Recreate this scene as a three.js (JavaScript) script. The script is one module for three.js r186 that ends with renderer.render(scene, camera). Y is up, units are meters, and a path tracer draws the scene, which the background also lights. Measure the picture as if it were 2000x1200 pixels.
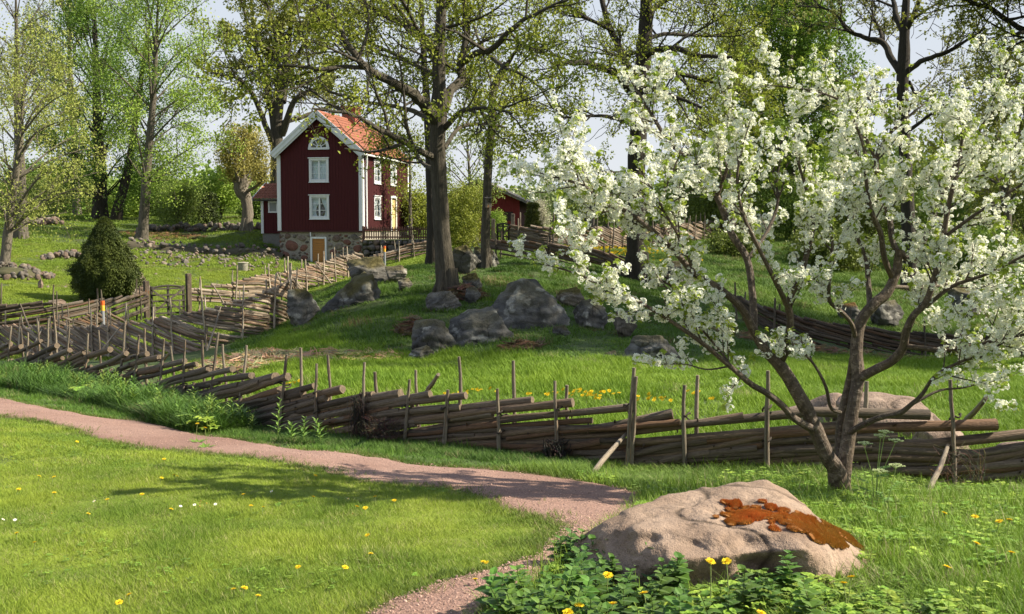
import * as THREE from 'three';
import { ImprovedNoise } from 'three/addons/math/ImprovedNoise.js';
import { ConvexHull } from 'three/addons/math/ConvexHull.js';
import { mergeGeometries, mergeVertices } from 'three/addons/utils/BufferGeometryUtils.js';
import { RoundedBoxGeometry } from 'three/addons/geometries/RoundedBoxGeometry.js';

// ---------------------------------------------------------------- camera, sky, sun, exposure
const scene = new THREE.Scene();
const EYE = 1.6, F = 2145, PITCH = Math.atan(155 / F);
const camera = new THREE.PerspectiveCamera(2 * Math.atan(600 / F) * 180 / Math.PI, 2000 / 1200, 0.1, 1500);
camera.position.set(0, EYE, 0);
camera.rotation.x = -PITCH;
const renderer = new THREE.WebGLRenderer({ antialias: true });
renderer.setSize(1024, 614);
renderer.toneMapping = THREE.LinearToneMapping;
renderer.toneMappingExposure = 2.15;
renderer.shadowMap.enabled = true;
const SUN_AZ = 91 * Math.PI / 180, SUN_EL = 40 * Math.PI / 180;      // azimuth: clockwise from straight ahead
const SUN = new THREE.Vector3(Math.sin(SUN_AZ) * Math.cos(SUN_EL), Math.sin(SUN_EL), -Math.cos(SUN_AZ) * Math.cos(SUN_EL));
const sun = new THREE.DirectionalLight(new THREE.Color(1, 0.91, 0.73), 5.0);
sun.name = 'sun';
sun.position.copy(SUN).multiplyScalar(200).add(new THREE.Vector3(0, 0, -40));
sun.target.position.set(0, 0, -40);
sun.castShadow = true;
Object.assign(sun.shadow.camera, { left: -110, right: 110, top: 90, bottom: -90, near: 1, far: 500 });
sun.shadow.mapSize.set(4096, 4096);
scene.add(sun, sun.target);
{ // spring sky: pale haze low down, blue overhead, a soft brightening round the sun, thin veils
  const W = 512, Hh = 256, data = new Float32Array(W * Hh * 4), nz = new ImprovedNoise();
  const sm = (a, b, x) => { x = Math.min(1, Math.max(0, (x - a) / (b - a))); return x * x * (3 - 2 * x); };
  for (let j = 0; j < Hh; j++) for (let i = 0; i < W; i++) {
    const el = ((j + 0.5) / Hh - 0.5) * Math.PI, az = ((i + 0.5) / W - 0.5) * 2 * Math.PI;
    const x = Math.cos(az) * Math.cos(el), y = Math.sin(el), z = Math.sin(az) * Math.cos(el);
    const k = sm(-0.02, 0.26, y), k2 = sm(0.15, 0.9, y);
    let c = [0.378, 0.392, 0.408].map((a, n) => a + ([0.318, 0.353, 0.400][n] - a) * k);
    c = c.map((a, n) => a + ([0.15, 0.21, 0.33][n] - a) * k2);
    const cosS = x * SUN.x + y * SUN.y + z * SUN.z, glow = Math.pow(Math.max(0, cosS), 6) * 0.2;
    const yy = Math.max(y, 0.03), veil = sm(0.05, 0.6, nz.noise(x / yy * 0.35 + 3, z / yy * 0.35, 1.7) + 0.5 * nz.noise(x / yy * 0.9, z / yy * 0.9, 5)) * 0.16;
    c = c.map((a, n) => (a + ([0.39, 0.40, 0.415][n] - a) * veil) + glow * [1, 0.93, 0.8][n]);
    data.set([c[0], c[1], c[2], 1], (j * W + i) * 4);
  }
  const t = new THREE.DataTexture(data, W, Hh, THREE.RGBAFormat, THREE.FloatType);
  t.mapping = THREE.EquirectangularReflectionMapping; t.magFilter = THREE.LinearFilter; t.needsUpdate = true;
  scene.background = t; scene.environment = t;
}

// ---------------------------------------------------------------- helpers
const V3 = (x, y, z) => new THREE.Vector3(x, y, z);
function rng(seed) { let s = seed >>> 0; return () => { s = (s + 0x6d2b79f5) | 0; let t = Math.imul(s ^ (s >>> 15), 1 | s); t = (t + Math.imul(t ^ (t >>> 7), 61 | t)) ^ t; return ((t ^ (t >>> 14)) >>> 0) / 4294967296; }; }
const R0 = rng(77);
const lerp = (a, b, t) => a + (b - a) * t, clamp = (x, a, b) => Math.min(b, Math.max(a, x));
const smooth = (a, b, x) => { x = clamp((x - a) / (b - a), 0, 1); return x * x * (3 - 2 * x); };
const NZ = new ImprovedNoise();
const n3 = (x, y, z) => NZ.noise(x + 13.7, y + 7.3, z + 31.1);
function fbm(x, y, z, o = 4) { let a = 1, s = 0, t = 0; for (let i = 0; i < o; i++) { s += a * n3(x, y, z); t += a; a *= 0.5; x = x * 2.03 + 11; y = y * 2.03 + 5; z = z * 2.03 + 3; } return s / t; }
const cp = Math.cos(PITCH), sp = Math.sin(PITCH);
/** A direction of sight (given in the photograph's 2000 x 1200 grid) at a horizontal distance ahead, as a place in the world. */
function at(u, v, d) {
  const x = (u - 1000) / F, y = (600 - v) / F, yw = y * cp - sp, zw = cp + y * sp;
  return V3(x / zw * d, EYE + yw / zw * d, -d);
}
function seen(p) { // the reverse
  const y = p.y - EYE, z = -p.z, yc = y * cp + z * sp, zc = z * cp - y * sp;
  return [1000 + F * p.x / zc, 600 - F * yc / zc, zc];
}
function inside(poly, u, v) { let c = false; for (let i = 0, j = poly.length - 1; i < poly.length; j = i++) { const [a, b] = poly[i], [e, f] = poly[j]; if ((b > v) !== (f > v) && u < (e - a) * (v - b) / (f - b) + a) c = !c; } return c; }
const names = new Map();
function numbered(n) { const k = names.get(n) ?? 0; names.set(n, k + 1); return k ? n + '_' + String(k).padStart(3, '0') : n; }
function tag(o, label, category, group, kind) { if (label) o.userData.label = label; if (category) o.userData.category = category; if (group) o.userData.group = group; if (kind) o.userData.kind = kind; return o; }
function thing(name, label, category, pos, turn = 0, group) {
  const o = new THREE.Group(); o.name = numbered(name); scene.add(o); if (pos) o.position.copy(pos); o.rotation.y = turn;
  return tag(o, label, category, group);
}
function mesh(name, geo, mat, parent) { const m = new THREE.Mesh(geo, mat); m.name = parent ? name : numbered(name); m.castShadow = m.receiveShadow = true; (parent ?? scene).add(m); return m; }
function instances(name, geo, mat, mats, colors, parent) {
  const m = new THREE.InstancedMesh(geo, mat, mats.length); m.name = parent ? name : numbered(name); m.castShadow = m.receiveShadow = true;
  mats.forEach((q, i) => m.setMatrixAt(i, q)); if (colors) colors.forEach((c, i) => m.setColorAt(i, c));
  (parent ?? scene).add(m); m.userData.kind = 'stuff'; return m;
}
const merge = (list) => mergeGeometries(list.map((g) => { g = g.index ? g.toNonIndexed() : g; for (const k of Object.keys(g.attributes)) if (!['position', 'normal', 'uv', 'color'].includes(k)) g.deleteAttribute(k); return g; }));
const col = (r, g, b) => new THREE.Color(r, g, b);
function paint(g, c) { const n = g.attributes.position.count, a = new Float32Array(n * 3); for (let i = 0; i < n; i++) a.set([c.r, c.g, c.b], i * 3); g.setAttribute('color', new THREE.BufferAttribute(a, 3)); return g; }
/** uv in metres, from the axis each face looks along */
function boxUV(g, s = 1) {
  g = g.index ? g.toNonIndexed() : g; const p = g.attributes.position, uv = new Float32Array(p.count * 2), a = V3(), b = V3(), c = V3();
  for (let i = 0; i < p.count; i += 3) {
    a.fromBufferAttribute(p, i); b.fromBufferAttribute(p, i + 1); c.fromBufferAttribute(p, i + 2);
    const n = b.clone().sub(a).cross(c.clone().sub(a)); n.set(Math.abs(n.x), Math.abs(n.y), Math.abs(n.z));
    [a, b, c].forEach((q, k) => { const w = n.x > n.y && n.x > n.z ? [q.z, q.y] : n.y > n.z ? [q.x, q.z] : [q.x, q.y]; uv[(i + k) * 2] = w[0] * s; uv[(i + k) * 2 + 1] = w[1] * s; });
  }
  g.setAttribute('uv', new THREE.BufferAttribute(uv, 2)); return g;
}
function box(w, h, d, x = 0, y = 0, z = 0, bevel = 0) { const g = bevel ? new RoundedBoxGeometry(w, h, d, 1, bevel) : new THREE.BoxGeometry(w, h, d); g.translate(x, y, z); return g; }
/** a tapered, slightly uneven round stick along points */
function stick(pts, rad, sides = 7, o = {}) {
  const n = pts.length, P = [], N = [], UV = [], I = [], C = [], col0 = o.color, tip = o.tip, rough = o.rough ?? 0, se = o.seed ?? 0;
  let up = V3(0.31, 0.93, 0.2).normalize(), len = 0; const T = V3(), X = V3(), Y = V3();
  for (let i = 0; i < n; i++) {
    T.subVectors(pts[Math.min(n - 1, i + 1)], pts[Math.max(0, i - 1)]).normalize();
    X.crossVectors(up, T); if (X.lengthSq() < 1e-4) X.crossVectors(V3(1, 0, 0), T); X.normalize(); Y.crossVectors(T, X); up = Y.clone();
    if (i) len += pts[i].distanceTo(pts[i - 1]);
    for (let k = 0; k <= sides; k++) {
      const a = k % sides / sides * Math.PI * 2, r = rad[i] * (1 + rough * n3(Math.cos(a) * 1.4 + se, Math.sin(a) * 1.4, len * (o.freq ?? 6) + se * 3.1));
      const nx = X.x * Math.cos(a) + Y.x * Math.sin(a), ny = X.y * Math.cos(a) + Y.y * Math.sin(a), nz = X.z * Math.cos(a) + Y.z * Math.sin(a);
      P.push(pts[i].x + nx * r, pts[i].y + ny * r, pts[i].z + nz * r); N.push(nx, ny, nz); UV.push(k / sides * (o.uround ?? Math.max(1, Math.round(rad[0] * 6.3 / 0.5))), len * (o.ulen ?? 1) + se);
      if (col0) C.push(col0.r, col0.g, col0.b);
    }
  }
  const S = sides + 1;
  for (let i = 0; i < n - 1; i++) for (let k = 0; k < sides; k++) { const a = i * S + k, b = a + 1, c = a + S, d = c + 1; I.push(a, b, d, a, d, c); }
  if (o.caps) for (const e of [0, n - 1]) {
    T.subVectors(pts[e ? n - 1 : 1], pts[e ? n - 2 : 0]).normalize().multiplyScalar(e ? 1 : -1);
    const base = P.length / 3, cc = tip ?? col0;
    for (let k = 0; k < sides; k++) { const q = (e * S + k) * 3; P.push(P[q], P[q + 1], P[q + 2]); N.push(T.x, T.y, T.z); UV.push(0.5 + 0.05 * Math.cos(k / sides * 6.28), se + 0.05 * Math.sin(k / sides * 6.28)); if (col0) C.push(cc.r, cc.g, cc.b); }
    P.push(pts[e].x, pts[e].y, pts[e].z); N.push(T.x, T.y, T.z); UV.push(0.5, se); if (col0) C.push(cc.r * 0.8, cc.g * 0.8, cc.b * 0.8);
    for (let k = 0; k < sides; k++) { const a = base + k, b = base + (k + 1) % sides; e ? I.push(base + sides, a, b) : I.push(base + sides, b, a); }
  }
  const g = new THREE.BufferGeometry();
  g.setAttribute('position', new THREE.Float32BufferAttribute(P, 3)); g.setAttribute('normal', new THREE.Float32BufferAttribute(N, 3)); g.setAttribute('uv', new THREE.Float32BufferAttribute(UV, 2));
  if (col0) g.setAttribute('color', new THREE.Float32BufferAttribute(C, 3));
  g.setIndex(I); return g;
}

// ---------------------------------------------------------------- textures (tileable noise) and materials
function tnoise(period, seed) { // tileable value noise
  const r = rng(seed), P = period, a = new Float32Array(P * P); for (let i = 0; i < a.length; i++) a[i] = r();
  return (x, y) => { const xi = Math.floor(x), yi = Math.floor(y), fx = x - xi, fy = y - yi, sx = fx * fx * (3 - 2 * fx), sy = fy * fy * (3 - 2 * fy), m = (q) => ((q % P) + P) % P, g = (i, j) => a[m(j) * P + m(i)]; return lerp(lerp(g(xi, yi), g(xi + 1, yi), sx), lerp(g(xi, yi + 1), g(xi + 1, yi + 1), sx), sy); };
}
function tfbm(freq, oct, seed) { const f = []; for (let i = 0; i < oct; i++) f.push(tnoise(freq << i, seed + i * 31)); return (x, y) => { let s = 0, a = 1, t = 0; for (let i = 0; i < oct; i++) { s += a * f[i](x * (freq << i), y * (freq << i)); t += a; a *= 0.55; } return s / t; }; }
function tex(n, fn, srgb, rep = 1) {
  const d = new Uint8Array(n * n * 4);
  for (let j = 0; j < n; j++) for (let i = 0; i < n; i++) { let c = fn(i / n, j / n); if (typeof c === 'number') c = [c, c, c]; for (let k = 0; k < 3; k++) { let x = clamp(c[k], 0, 1); if (srgb) x = x <= 0.0031308 ? x * 12.92 : 1.055 * Math.pow(x, 1 / 2.4) - 0.055; d[(j * n + i) * 4 + k] = Math.round(x * 255); } d[(j * n + i) * 4 + 3] = 255; }
  const t = new THREE.DataTexture(d, n, n, THREE.RGBAFormat); t.wrapS = t.wrapT = THREE.RepeatWrapping; t.magFilter = THREE.LinearFilter; t.minFilter = THREE.LinearMipmapLinearFilter; t.generateMipmaps = true; if (srgb) t.colorSpace = THREE.SRGBColorSpace; t.repeat.set(rep, rep); t.needsUpdate = true; return t;
}
const mix3 = (a, b, t) => [lerp(a[0], b[0], t), lerp(a[1], b[1], t), lerp(a[2], b[2], t)];
const fA = tfbm(4, 5, 11), fB = tfbm(8, 5, 211), fC = tfbm(32, 3, 411), fD = tfbm(64, 2, 611), fE = tfbm(128, 1, 811);
const barkH = (x, y) => { const w = fA(x, y) * 0.25, l = fB(x * 2 + w, y * 0.5), f = fC(x, y * 0.5); return clamp(0.15 + 0.9 * Math.abs(l - 0.5) * 2 + (f - 0.5) * 0.5, 0, 1); };
const stoneH = (x, y) => 0.45 * fB(x, y) + 0.35 * fC(x, y) + 0.2 * fE(x, y);
const T = {
  bark: tex(512, (x, y) => { const h = barkH(x, y); return mix3([0.28, 0.27, 0.25], [1, 0.97, 0.9], clamp(h * 0.9 + (fA(x, y) - 0.5) * 0.9, 0, 1)); }, true),
  barkB: tex(512, barkH, false),
  wood: tex(512, (x, y) => { const g = fC(x, y * 0.125), h = fE(x, y * 0.5), p = fA(x * 0.5 + 0.3, y * 0.5); let c = mix3([0.30, 0.27, 0.24], [1, 0.95, 0.88], clamp(g * 0.9 + (h - 0.5) * 0.6 + 0.05, 0, 1)); c = mix3(c, [0.22, 0.19, 0.17], smooth(0.56, 0.66, fB(x * 0.5 + 0.1, y * 0.5 + 0.6)) * 0.75); return mix3(c, [1.0, 0.52, 0.22], smooth(0.55, 0.63, p) * smooth(0.42, 0.55, fC(x * 0.5, y * 0.25)) * 0.85); }, true),
  plum: tex(512, (x, y) => { const h = barkH(x, y), l = fC(x * 0.25, y), m = fA(x, y); let c = mix3([0.30, 0.25, 0.21], [0.85, 0.76, 0.66], clamp(h * 0.7 + (m - 0.5) * 1.0, 0, 1)); c = mix3(c, [1, 0.97, 0.92], smooth(0.60, 0.70, l) * 0.75); return mix3(c, [0.18, 0.14, 0.11], smooth(0.40, 0.30, fC(x * 0.25 + 0.4, y + 0.3)) * 0.7); }, true),
  plumB: tex(512, (x, y) => 0.6 * barkH(x, y) + 0.4 * fC(x * 0.25, y), false),
  woodB: tex(512, (x, y) => fC(x, y * 0.125) * 0.7 + fE(x, y * 0.5) * 0.3, false),
  stone: tex(512, (x, y) => { const h = stoneH(x, y), s = fE(x + 0.31, y + 0.17), q = fA(x, y); let c = mix3([0.50, 0.47, 0.45], [1, 0.96, 0.92], clamp(h * 1.5 - 0.25, 0, 1)); if (s > 0.86) c = mix3(c, [1, 1, 1], 0.8); if (s < 0.13) c = mix3(c, [0.25, 0.22, 0.22], 0.8); return mix3(c, [c[0] * 0.75, c[1] * 0.74, c[2] * 0.72], smooth(0.55, 0.7, q)); }, true),
  stoneB: tex(512, stoneH, false),
  grit: tex(1024, (x, y) => { const s = fE(x, y), m = fC(x, y), l = fB(x, y); let c = mix3([0.62, 0.55, 0.52], [1.0, 0.96, 0.94], clamp(0.5 * m + 0.5 * l + (s - 0.5) * 0.7, 0, 1)); if (s > 0.92) c = [1, 1, 1]; return c; }, true),
  gritB: tex(1024, (x, y) => fE(x, y) * 0.5 + fC(x, y) * 0.3 + fB(x, y) * 0.4, false),
  soil: tex(512, (x, y) => mix3([0.35, 0.36, 0.30], [1, 1, 1], clamp(fC(x, y) * 0.8 + (fE(x, y) - 0.5) * 0.7 + 0.15, 0, 1)), true),
  fine: tex(256, (x, y) => 0.5 * fD(x, y) + 0.5 * fE(x, y), false),
  paint: tex(256, (x, y) => { const a = fA(x, y * 0.25), b = fC(x, y * 0.0625); return mix3([0.7, 0.7, 0.7], [1, 1, 1], clamp(0.35 + a * 0.5 + (b - 0.5) * 0.5, 0, 1)); }, true),
};
const rep = (t, a, b = a) => { const c = t.clone(); c.repeat.set(a, b); c.needsUpdate = true; return c; };
const std = (o) => new THREE.MeshStandardMaterial({ roughness: 0.9, ...o });
const leafy = (o) => new THREE.MeshPhysicalMaterial({ roughness: 0.75, transmission: 0.42, thickness: 0, side: THREE.DoubleSide, specularIntensity: 0.35, ...o });
const barkMat = (r, g, b) => std({ color: col(r, g, b), map: T.bark, bumpMap: T.barkB, bumpScale: 0.03, roughness: 0.95 });
const M = {
  barkOak: barkMat(0.15, 0.13, 0.10), barkGrey: barkMat(0.24, 0.21, 0.175), barkDark: barkMat(0.075, 0.062, 0.048), barkPale: barkMat(0.34, 0.30, 0.25),
  barkPlum: std({ color: col(0.19, 0.15, 0.115), map: rep(T.plum, 1, 1.6), bumpMap: rep(T.plumB, 1, 1.6), bumpScale: 0.012, roughness: 0.7 }),
  rail: std({ vertexColors: true, map: T.wood, bumpMap: T.woodB, bumpScale: 0.008, roughness: 0.85 }),
  stoneGrey: std({ vertexColors: true, map: rep(T.stone, 0.9), bumpMap: rep(T.stoneB, 0.9), bumpScale: 0.03 }),
  stoneFine: std({ vertexColors: true, map: rep(T.stone, 1.6), bumpMap: rep(T.stoneB, 1.6), bumpScale: 0.02 }),
  falu: std({ color: col(0.070, 0.007, 0.0085), map: rep(T.paint, 0.5), roughness: 0.92 }),
  white: std({ color: col(0.74, 0.75, 0.76), map: rep(T.paint, 0.7), roughness: 0.55 }),
  ochre: std({ color: col(0.42, 0.175, 0.032), map: rep(T.paint, 0.8), roughness: 0.6 }), cream: std({ color: col(0.72, 0.52, 0.24), map: rep(T.paint, 0.8), roughness: 0.55 }),
  mortar: std({ color: col(0.40, 0.355, 0.30), map: rep(T.soil, 0.7), bumpMap: rep(T.stoneB, 1), bumpScale: 0.03 }),
  tile: std({ color: col(0.36, 0.125, 0.072), map: rep(T.soil, 0.5), roughness: 0.85 }), brick: std({ color: col(0.40, 0.12, 0.08), map: rep(T.soil, 1), roughness: 0.9 }),
  glass: new THREE.MeshPhysicalMaterial({ color: col(0.9, 0.95, 0.97), transmission: 1, roughness: 0.02, thickness: 0 }), dark: std({ color: col(0.03, 0.028, 0.025) }), curtain: std({ color: col(0.7, 0.72, 0.72), side: THREE.DoubleSide }),
};

// ---------------------------------------------------------------- terrain
const CTRL = [ // [across, down, distance] of points of the ground
  [-600, 1732, 2.5], [0, 1732, 2.5], [1000, 1732, 2.5], [2000, 1732, 2.5], [2600, 1732, 2.5],
  [-500, 1200, 4.4], [0, 1200, 4.4], [500, 1200, 4.4], [1000, 1200, 4.4], [1500, 1195, 4.4], [2000, 1195, 4.4], [2500, 1195, 4.4],
  [-400, 1030, 6.2], [0, 1030, 6.2], [500, 1030, 6.2], [1000, 1045, 6.1], [1400, 1050, 6.1], [1720, 1050, 6.1], [2000, 1050, 6.1], [2500, 1050, 6.1],
  [-300, 905, 8.5], [0, 905, 8.5], [500, 925, 8], [1000, 965, 7.6], [1300, 968, 7.8], [1640, 972, 7.8], [2000, 978, 7.9], [2500, 980, 8],
  [0, 793, 13], [-300, 780, 13], [250, 790, 14.3], [1900, 962, 9.5], [2400, 970, 9.5], [1500, 928, 9.5], [1220, 910, 9.8], [980, 885, 10.3], [800, 866, 10.8], [550, 846, 12], [400, 803, 14], [250, 764, 16], [0, 732, 20], [-300, 715, 24],
  [1300, 800, 13], [1700, 800, 13.5], [2000, 805, 13.5], [2500, 810, 13.5], [1000, 775, 14], [700, 762, 15], [500, 705, 20],
  [950, 692, 20], [800, 694, 20.5], [640, 655, 23], [1280, 706, 19], [1150, 645, 22], [1030, 640, 21.8], [870, 574, 26], [720, 565, 27], [950, 527, 31], [1080, 522, 33], [600, 620, 26], [1245, 548, 33],
  [1400, 625, 27], [1500, 690, 22.5], [1700, 700, 25], [2000, 712, 25], [2500, 720, 25], [1700, 610, 36], [1700, 505, 52], [2000, 610, 38], [2000, 500, 54], [1500, 560, 38], [1480, 490, 52], [2500, 600, 40],
  [1200, 492, 46], [1100, 476, 53], [1300, 480, 54], [1000, 470, 60],
  [100, 700, 27], [400, 675, 27], [-300, 690, 30], [0, 652, 33], [325, 622, 37], [420, 612, 39], [560, 582, 43], [690, 545, 48], [820, 500, 55],
  [205, 590, 44], [0, 560, 46], [-300, 560, 46], [400, 545, 54], [560, 522, 61], [640, 515, 62.5], [700, 512, 62], [770, 506, 60], [150, 540, 52], [20, 500, 55], [-300, 500, 55], [150, 480, 61], [300, 475, 66], [420, 468, 68], [520, 474, 66], [620, 455, 76], [780, 456, 72],
  [275, 462, 68], [195, 428, 80], [100, 430, 76], [-300, 430, 78], [480, 440, 73], [0, 425, 120], [500, 432, 120], [1000, 445, 120], [1500, 445, 120], [2000, 442, 120], [-400, 425, 120], [2500, 442, 120], [0, 436, 300], [1000, 442, 300], [2000, 440, 300], [-500, 436, 300], [2600, 440, 300],
];
const hx = (X) => X * F / 1000, hb = (d) => 0.8 * Math.log(d);
const TPS = (() => {
  const P = CTRL.map((c) => { const p = at(...c), d = c[2]; return [hx(p.x / d), hb(d), (p.y - EYE) / d]; }), n = P.length, N = n + 3, A = [];
  const U = (r2) => (r2 < 1e-12 ? 0 : r2 * Math.log(r2) * 0.5);
  for (let i = 0; i < N; i++) A.push(new Float64Array(N + 1));
  for (let i = 0; i < n; i++) { for (let j = 0; j < n; j++) A[i][j] = U((P[i][0] - P[j][0]) ** 2 + (P[i][1] - P[j][1]) ** 2); A[i][i] = 0.004; A[i][n] = A[n][i] = 1; A[i][n + 1] = A[n + 1][i] = P[i][0]; A[i][n + 2] = A[n + 2][i] = P[i][1]; A[i][N] = P[i][2]; }
  for (let k = 0; k < N; k++) { let m = k; for (let i = k + 1; i < N; i++) if (Math.abs(A[i][k]) > Math.abs(A[m][k])) m = i; [A[k], A[m]] = [A[m], A[k]]; for (let i = k + 1; i < N; i++) { const f = A[i][k] / A[k][k]; if (f) for (let j = k; j <= N; j++) A[i][j] -= f * A[k][j]; } }
  const w = new Float64Array(N); for (let i = N - 1; i >= 0; i--) { let s = A[i][N]; for (let j = i + 1; j < N; j++) s -= A[i][j] * w[j]; w[i] = s / A[i][i]; }
  return (a, b) => { let s = w[n] + w[n + 1] * a + w[n + 2] * b; for (let i = 0; i < n; i++) s += w[i] * U((a - P[i][0]) ** 2 + (b - P[i][1]) ** 2); return s; };
})();
const grid = (() => { // the spline, tabulated
  const NA = 241, NB = 300, a0 = -1.6, a1 = 1.6, b0 = hb(2.5), b1 = hb(300), g = new Float32Array(NA * NB);
  for (let j = 0; j < NB; j++) for (let i = 0; i < NA; i++) g[j * NA + i] = TPS(lerp(a0, a1, i / (NA - 1)), lerp(b0, b1, j / (NB - 1)));
  return (a, b) => { const x = clamp((a - a0) / (a1 - a0), 0, 1) * (NA - 1.001), y = clamp((b - b0) / (b1 - b0), 0, 1) * (NB - 1.001), i = Math.floor(x), j = Math.floor(y), fx = x - i, fy = y - j; return lerp(lerp(g[j * NA + i], g[j * NA + i + 1], fx), lerp(g[(j + 1) * NA + i], g[(j + 1) * NA + i + 1], fx), fy); };
})();
function H(x, z) { // height of the ground
  const d = clamp(-z, 2.5, 300), h = EYE + d * grid(hx(x / d), hb(d)), amp = 0.012 + 0.0018 * Math.min(d, 90);
  return h + amp * (n3(x * 0.35, 1, z * 0.35) + 0.6 * n3(x * 1.1, 5, z * 1.1)) + 0.012 * n3(x * 3.1, 9, z * 3.1);
}
function ground(x, z) { return V3(x, H(x, z), z); }
function normalAt(x, z, e = 0.3) { return V3(H(x - e, z) - H(x + e, z), 2 * e, H(x, z - e) - H(x, z + e)).normalize(); }
/** first place where the ground is met when looking that way */
function G(u, v, from = 2.6) { let last = from; for (let d = from; d < 290; d *= 1.006) { const p = at(u, v, d); if (p.y < H(p.x, p.z)) { let a = last, b = d; for (let i = 0; i < 12; i++) { const m = (a + b) / 2, q = at(u, v, m); q.y < H(q.x, q.z) ? (b = m) : (a = m); } const q = at(u, v, b); return ground(q.x, q.z); } last = d; } const q = at(u, v, 290); return ground(q.x, q.z); }
/** the ground below that line of sight at a given distance */
function at0(u, d) { const p = at(u, 500, d); return ground(p.x, p.z); }
// ---------------------------------------------------------------- ground and path
const PATH = [ // far/right edge and near/left edge of the gravel path, pairwise
  [[-420, 735], [-420, 772]], [[-150, 756], [-150, 795]], [[0, 779], [0, 815]], [[100, 800], [90, 827]], [[200, 817], [150, 844]], [[290, 826], [230, 870]], [[400, 852], [330, 884]], [[480, 863], [420, 890]], [[600, 882], [560, 907]], [[700, 889], [650, 927]], [[800, 907], [720, 947]], [[900, 915], [850, 954]], [[1000, 921], [940, 977]], [[1110, 935], [1000, 1006]], [[1200, 952], [1060, 1019]], [[1262, 972], [1088, 1031]], [[1255, 1005], [1086, 1046]], [[1200, 1045], [1064, 1062]], [[1150, 1080], [1052, 1088]], [[1105, 1112], [962, 1122]], [[1050, 1140], [850, 1143]], [[1005, 1168], [780, 1172]], [[950, 1212], [690, 1212]], [[900, 1330], [560, 1330]], [[850, 1500], [400, 1500]],
];
const PATHPOLY = [...PATH.map((q) => q[0]), ...PATH.map((q) => q[1]).reverse()];
{
  const angs = []; for (let a = -180; a < -32; a += 4) angs.push(a); for (let a = -32; a < 32; a += 0.22) angs.push(a); for (let a = 32; a <= 180.01; a += 4) angs.push(Math.min(a, 180)); if (angs[angs.length - 1] < 180) angs.push(180);
  const rad = [0.3]; while (rad[rad.length - 1] < 295) rad.push(rad[rad.length - 1] * 1.024); rad.push(400, 700, 1300);
  const P = [], C = [], UV = [], I = [], n = angs.length;
  for (const r of rad) for (const a of angs) {
    const x = r * Math.sin(a * Math.PI / 180), z = -r * Math.cos(a * Math.PI / 180), y = H(x, z); P.push(x, y, z); UV.push(x * 0.5, z * 0.5);
    const q = 0.5 + 0.5 * fbm(x * 0.3, 2, z * 0.3, 3), w = smooth(0.45, 0.7, 0.5 + 0.6 * fbm(x * 0.9, 7, z * 0.9, 3)), c = mix3([0.055, 0.095, 0.018], [0.085, 0.125, 0.024], q), e = mix3(c, [0.11, 0.085, 0.05], w * 0.35 * smooth(15, 45, -z)); C.push(...e);
  }
  for (let j = 0; j < rad.length - 1; j++) for (let i = 0; i < n - 1; i++) { const a = j * n + i, b = a + 1, c = a + n, d = c + 1; I.push(a, b, d, a, d, c); }
  P.push(0, H(0, 0), 0); UV.push(0, 0); C.push(0.06, 0.1, 0.02); for (let i = 0; i < n - 1; i++) I.push(P.length / 3 - 1, i + 1, i);
  const g = new THREE.BufferGeometry(); g.setAttribute('position', new THREE.Float32BufferAttribute(P, 3)); g.setAttribute('uv', new THREE.Float32BufferAttribute(UV, 2)); g.setAttribute('color', new THREE.Float32BufferAttribute(C, 3)); g.setIndex(I.reverse()); g.computeVertexNormals();
  if (g.attributes.normal.getY(5000) < 0) { g.index.array.reverse(); g.computeVertexNormals(); }
  tag(mesh('ground', g, std({ vertexColors: true, map: T.soil, bumpMap: T.fine, bumpScale: 0.03, roughness: 1 })), null, null, null, 'structure');
}
const PW = PATH.map(([a, b]) => { const p = G(...a), q = G(...b); return [p, q]; });
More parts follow.
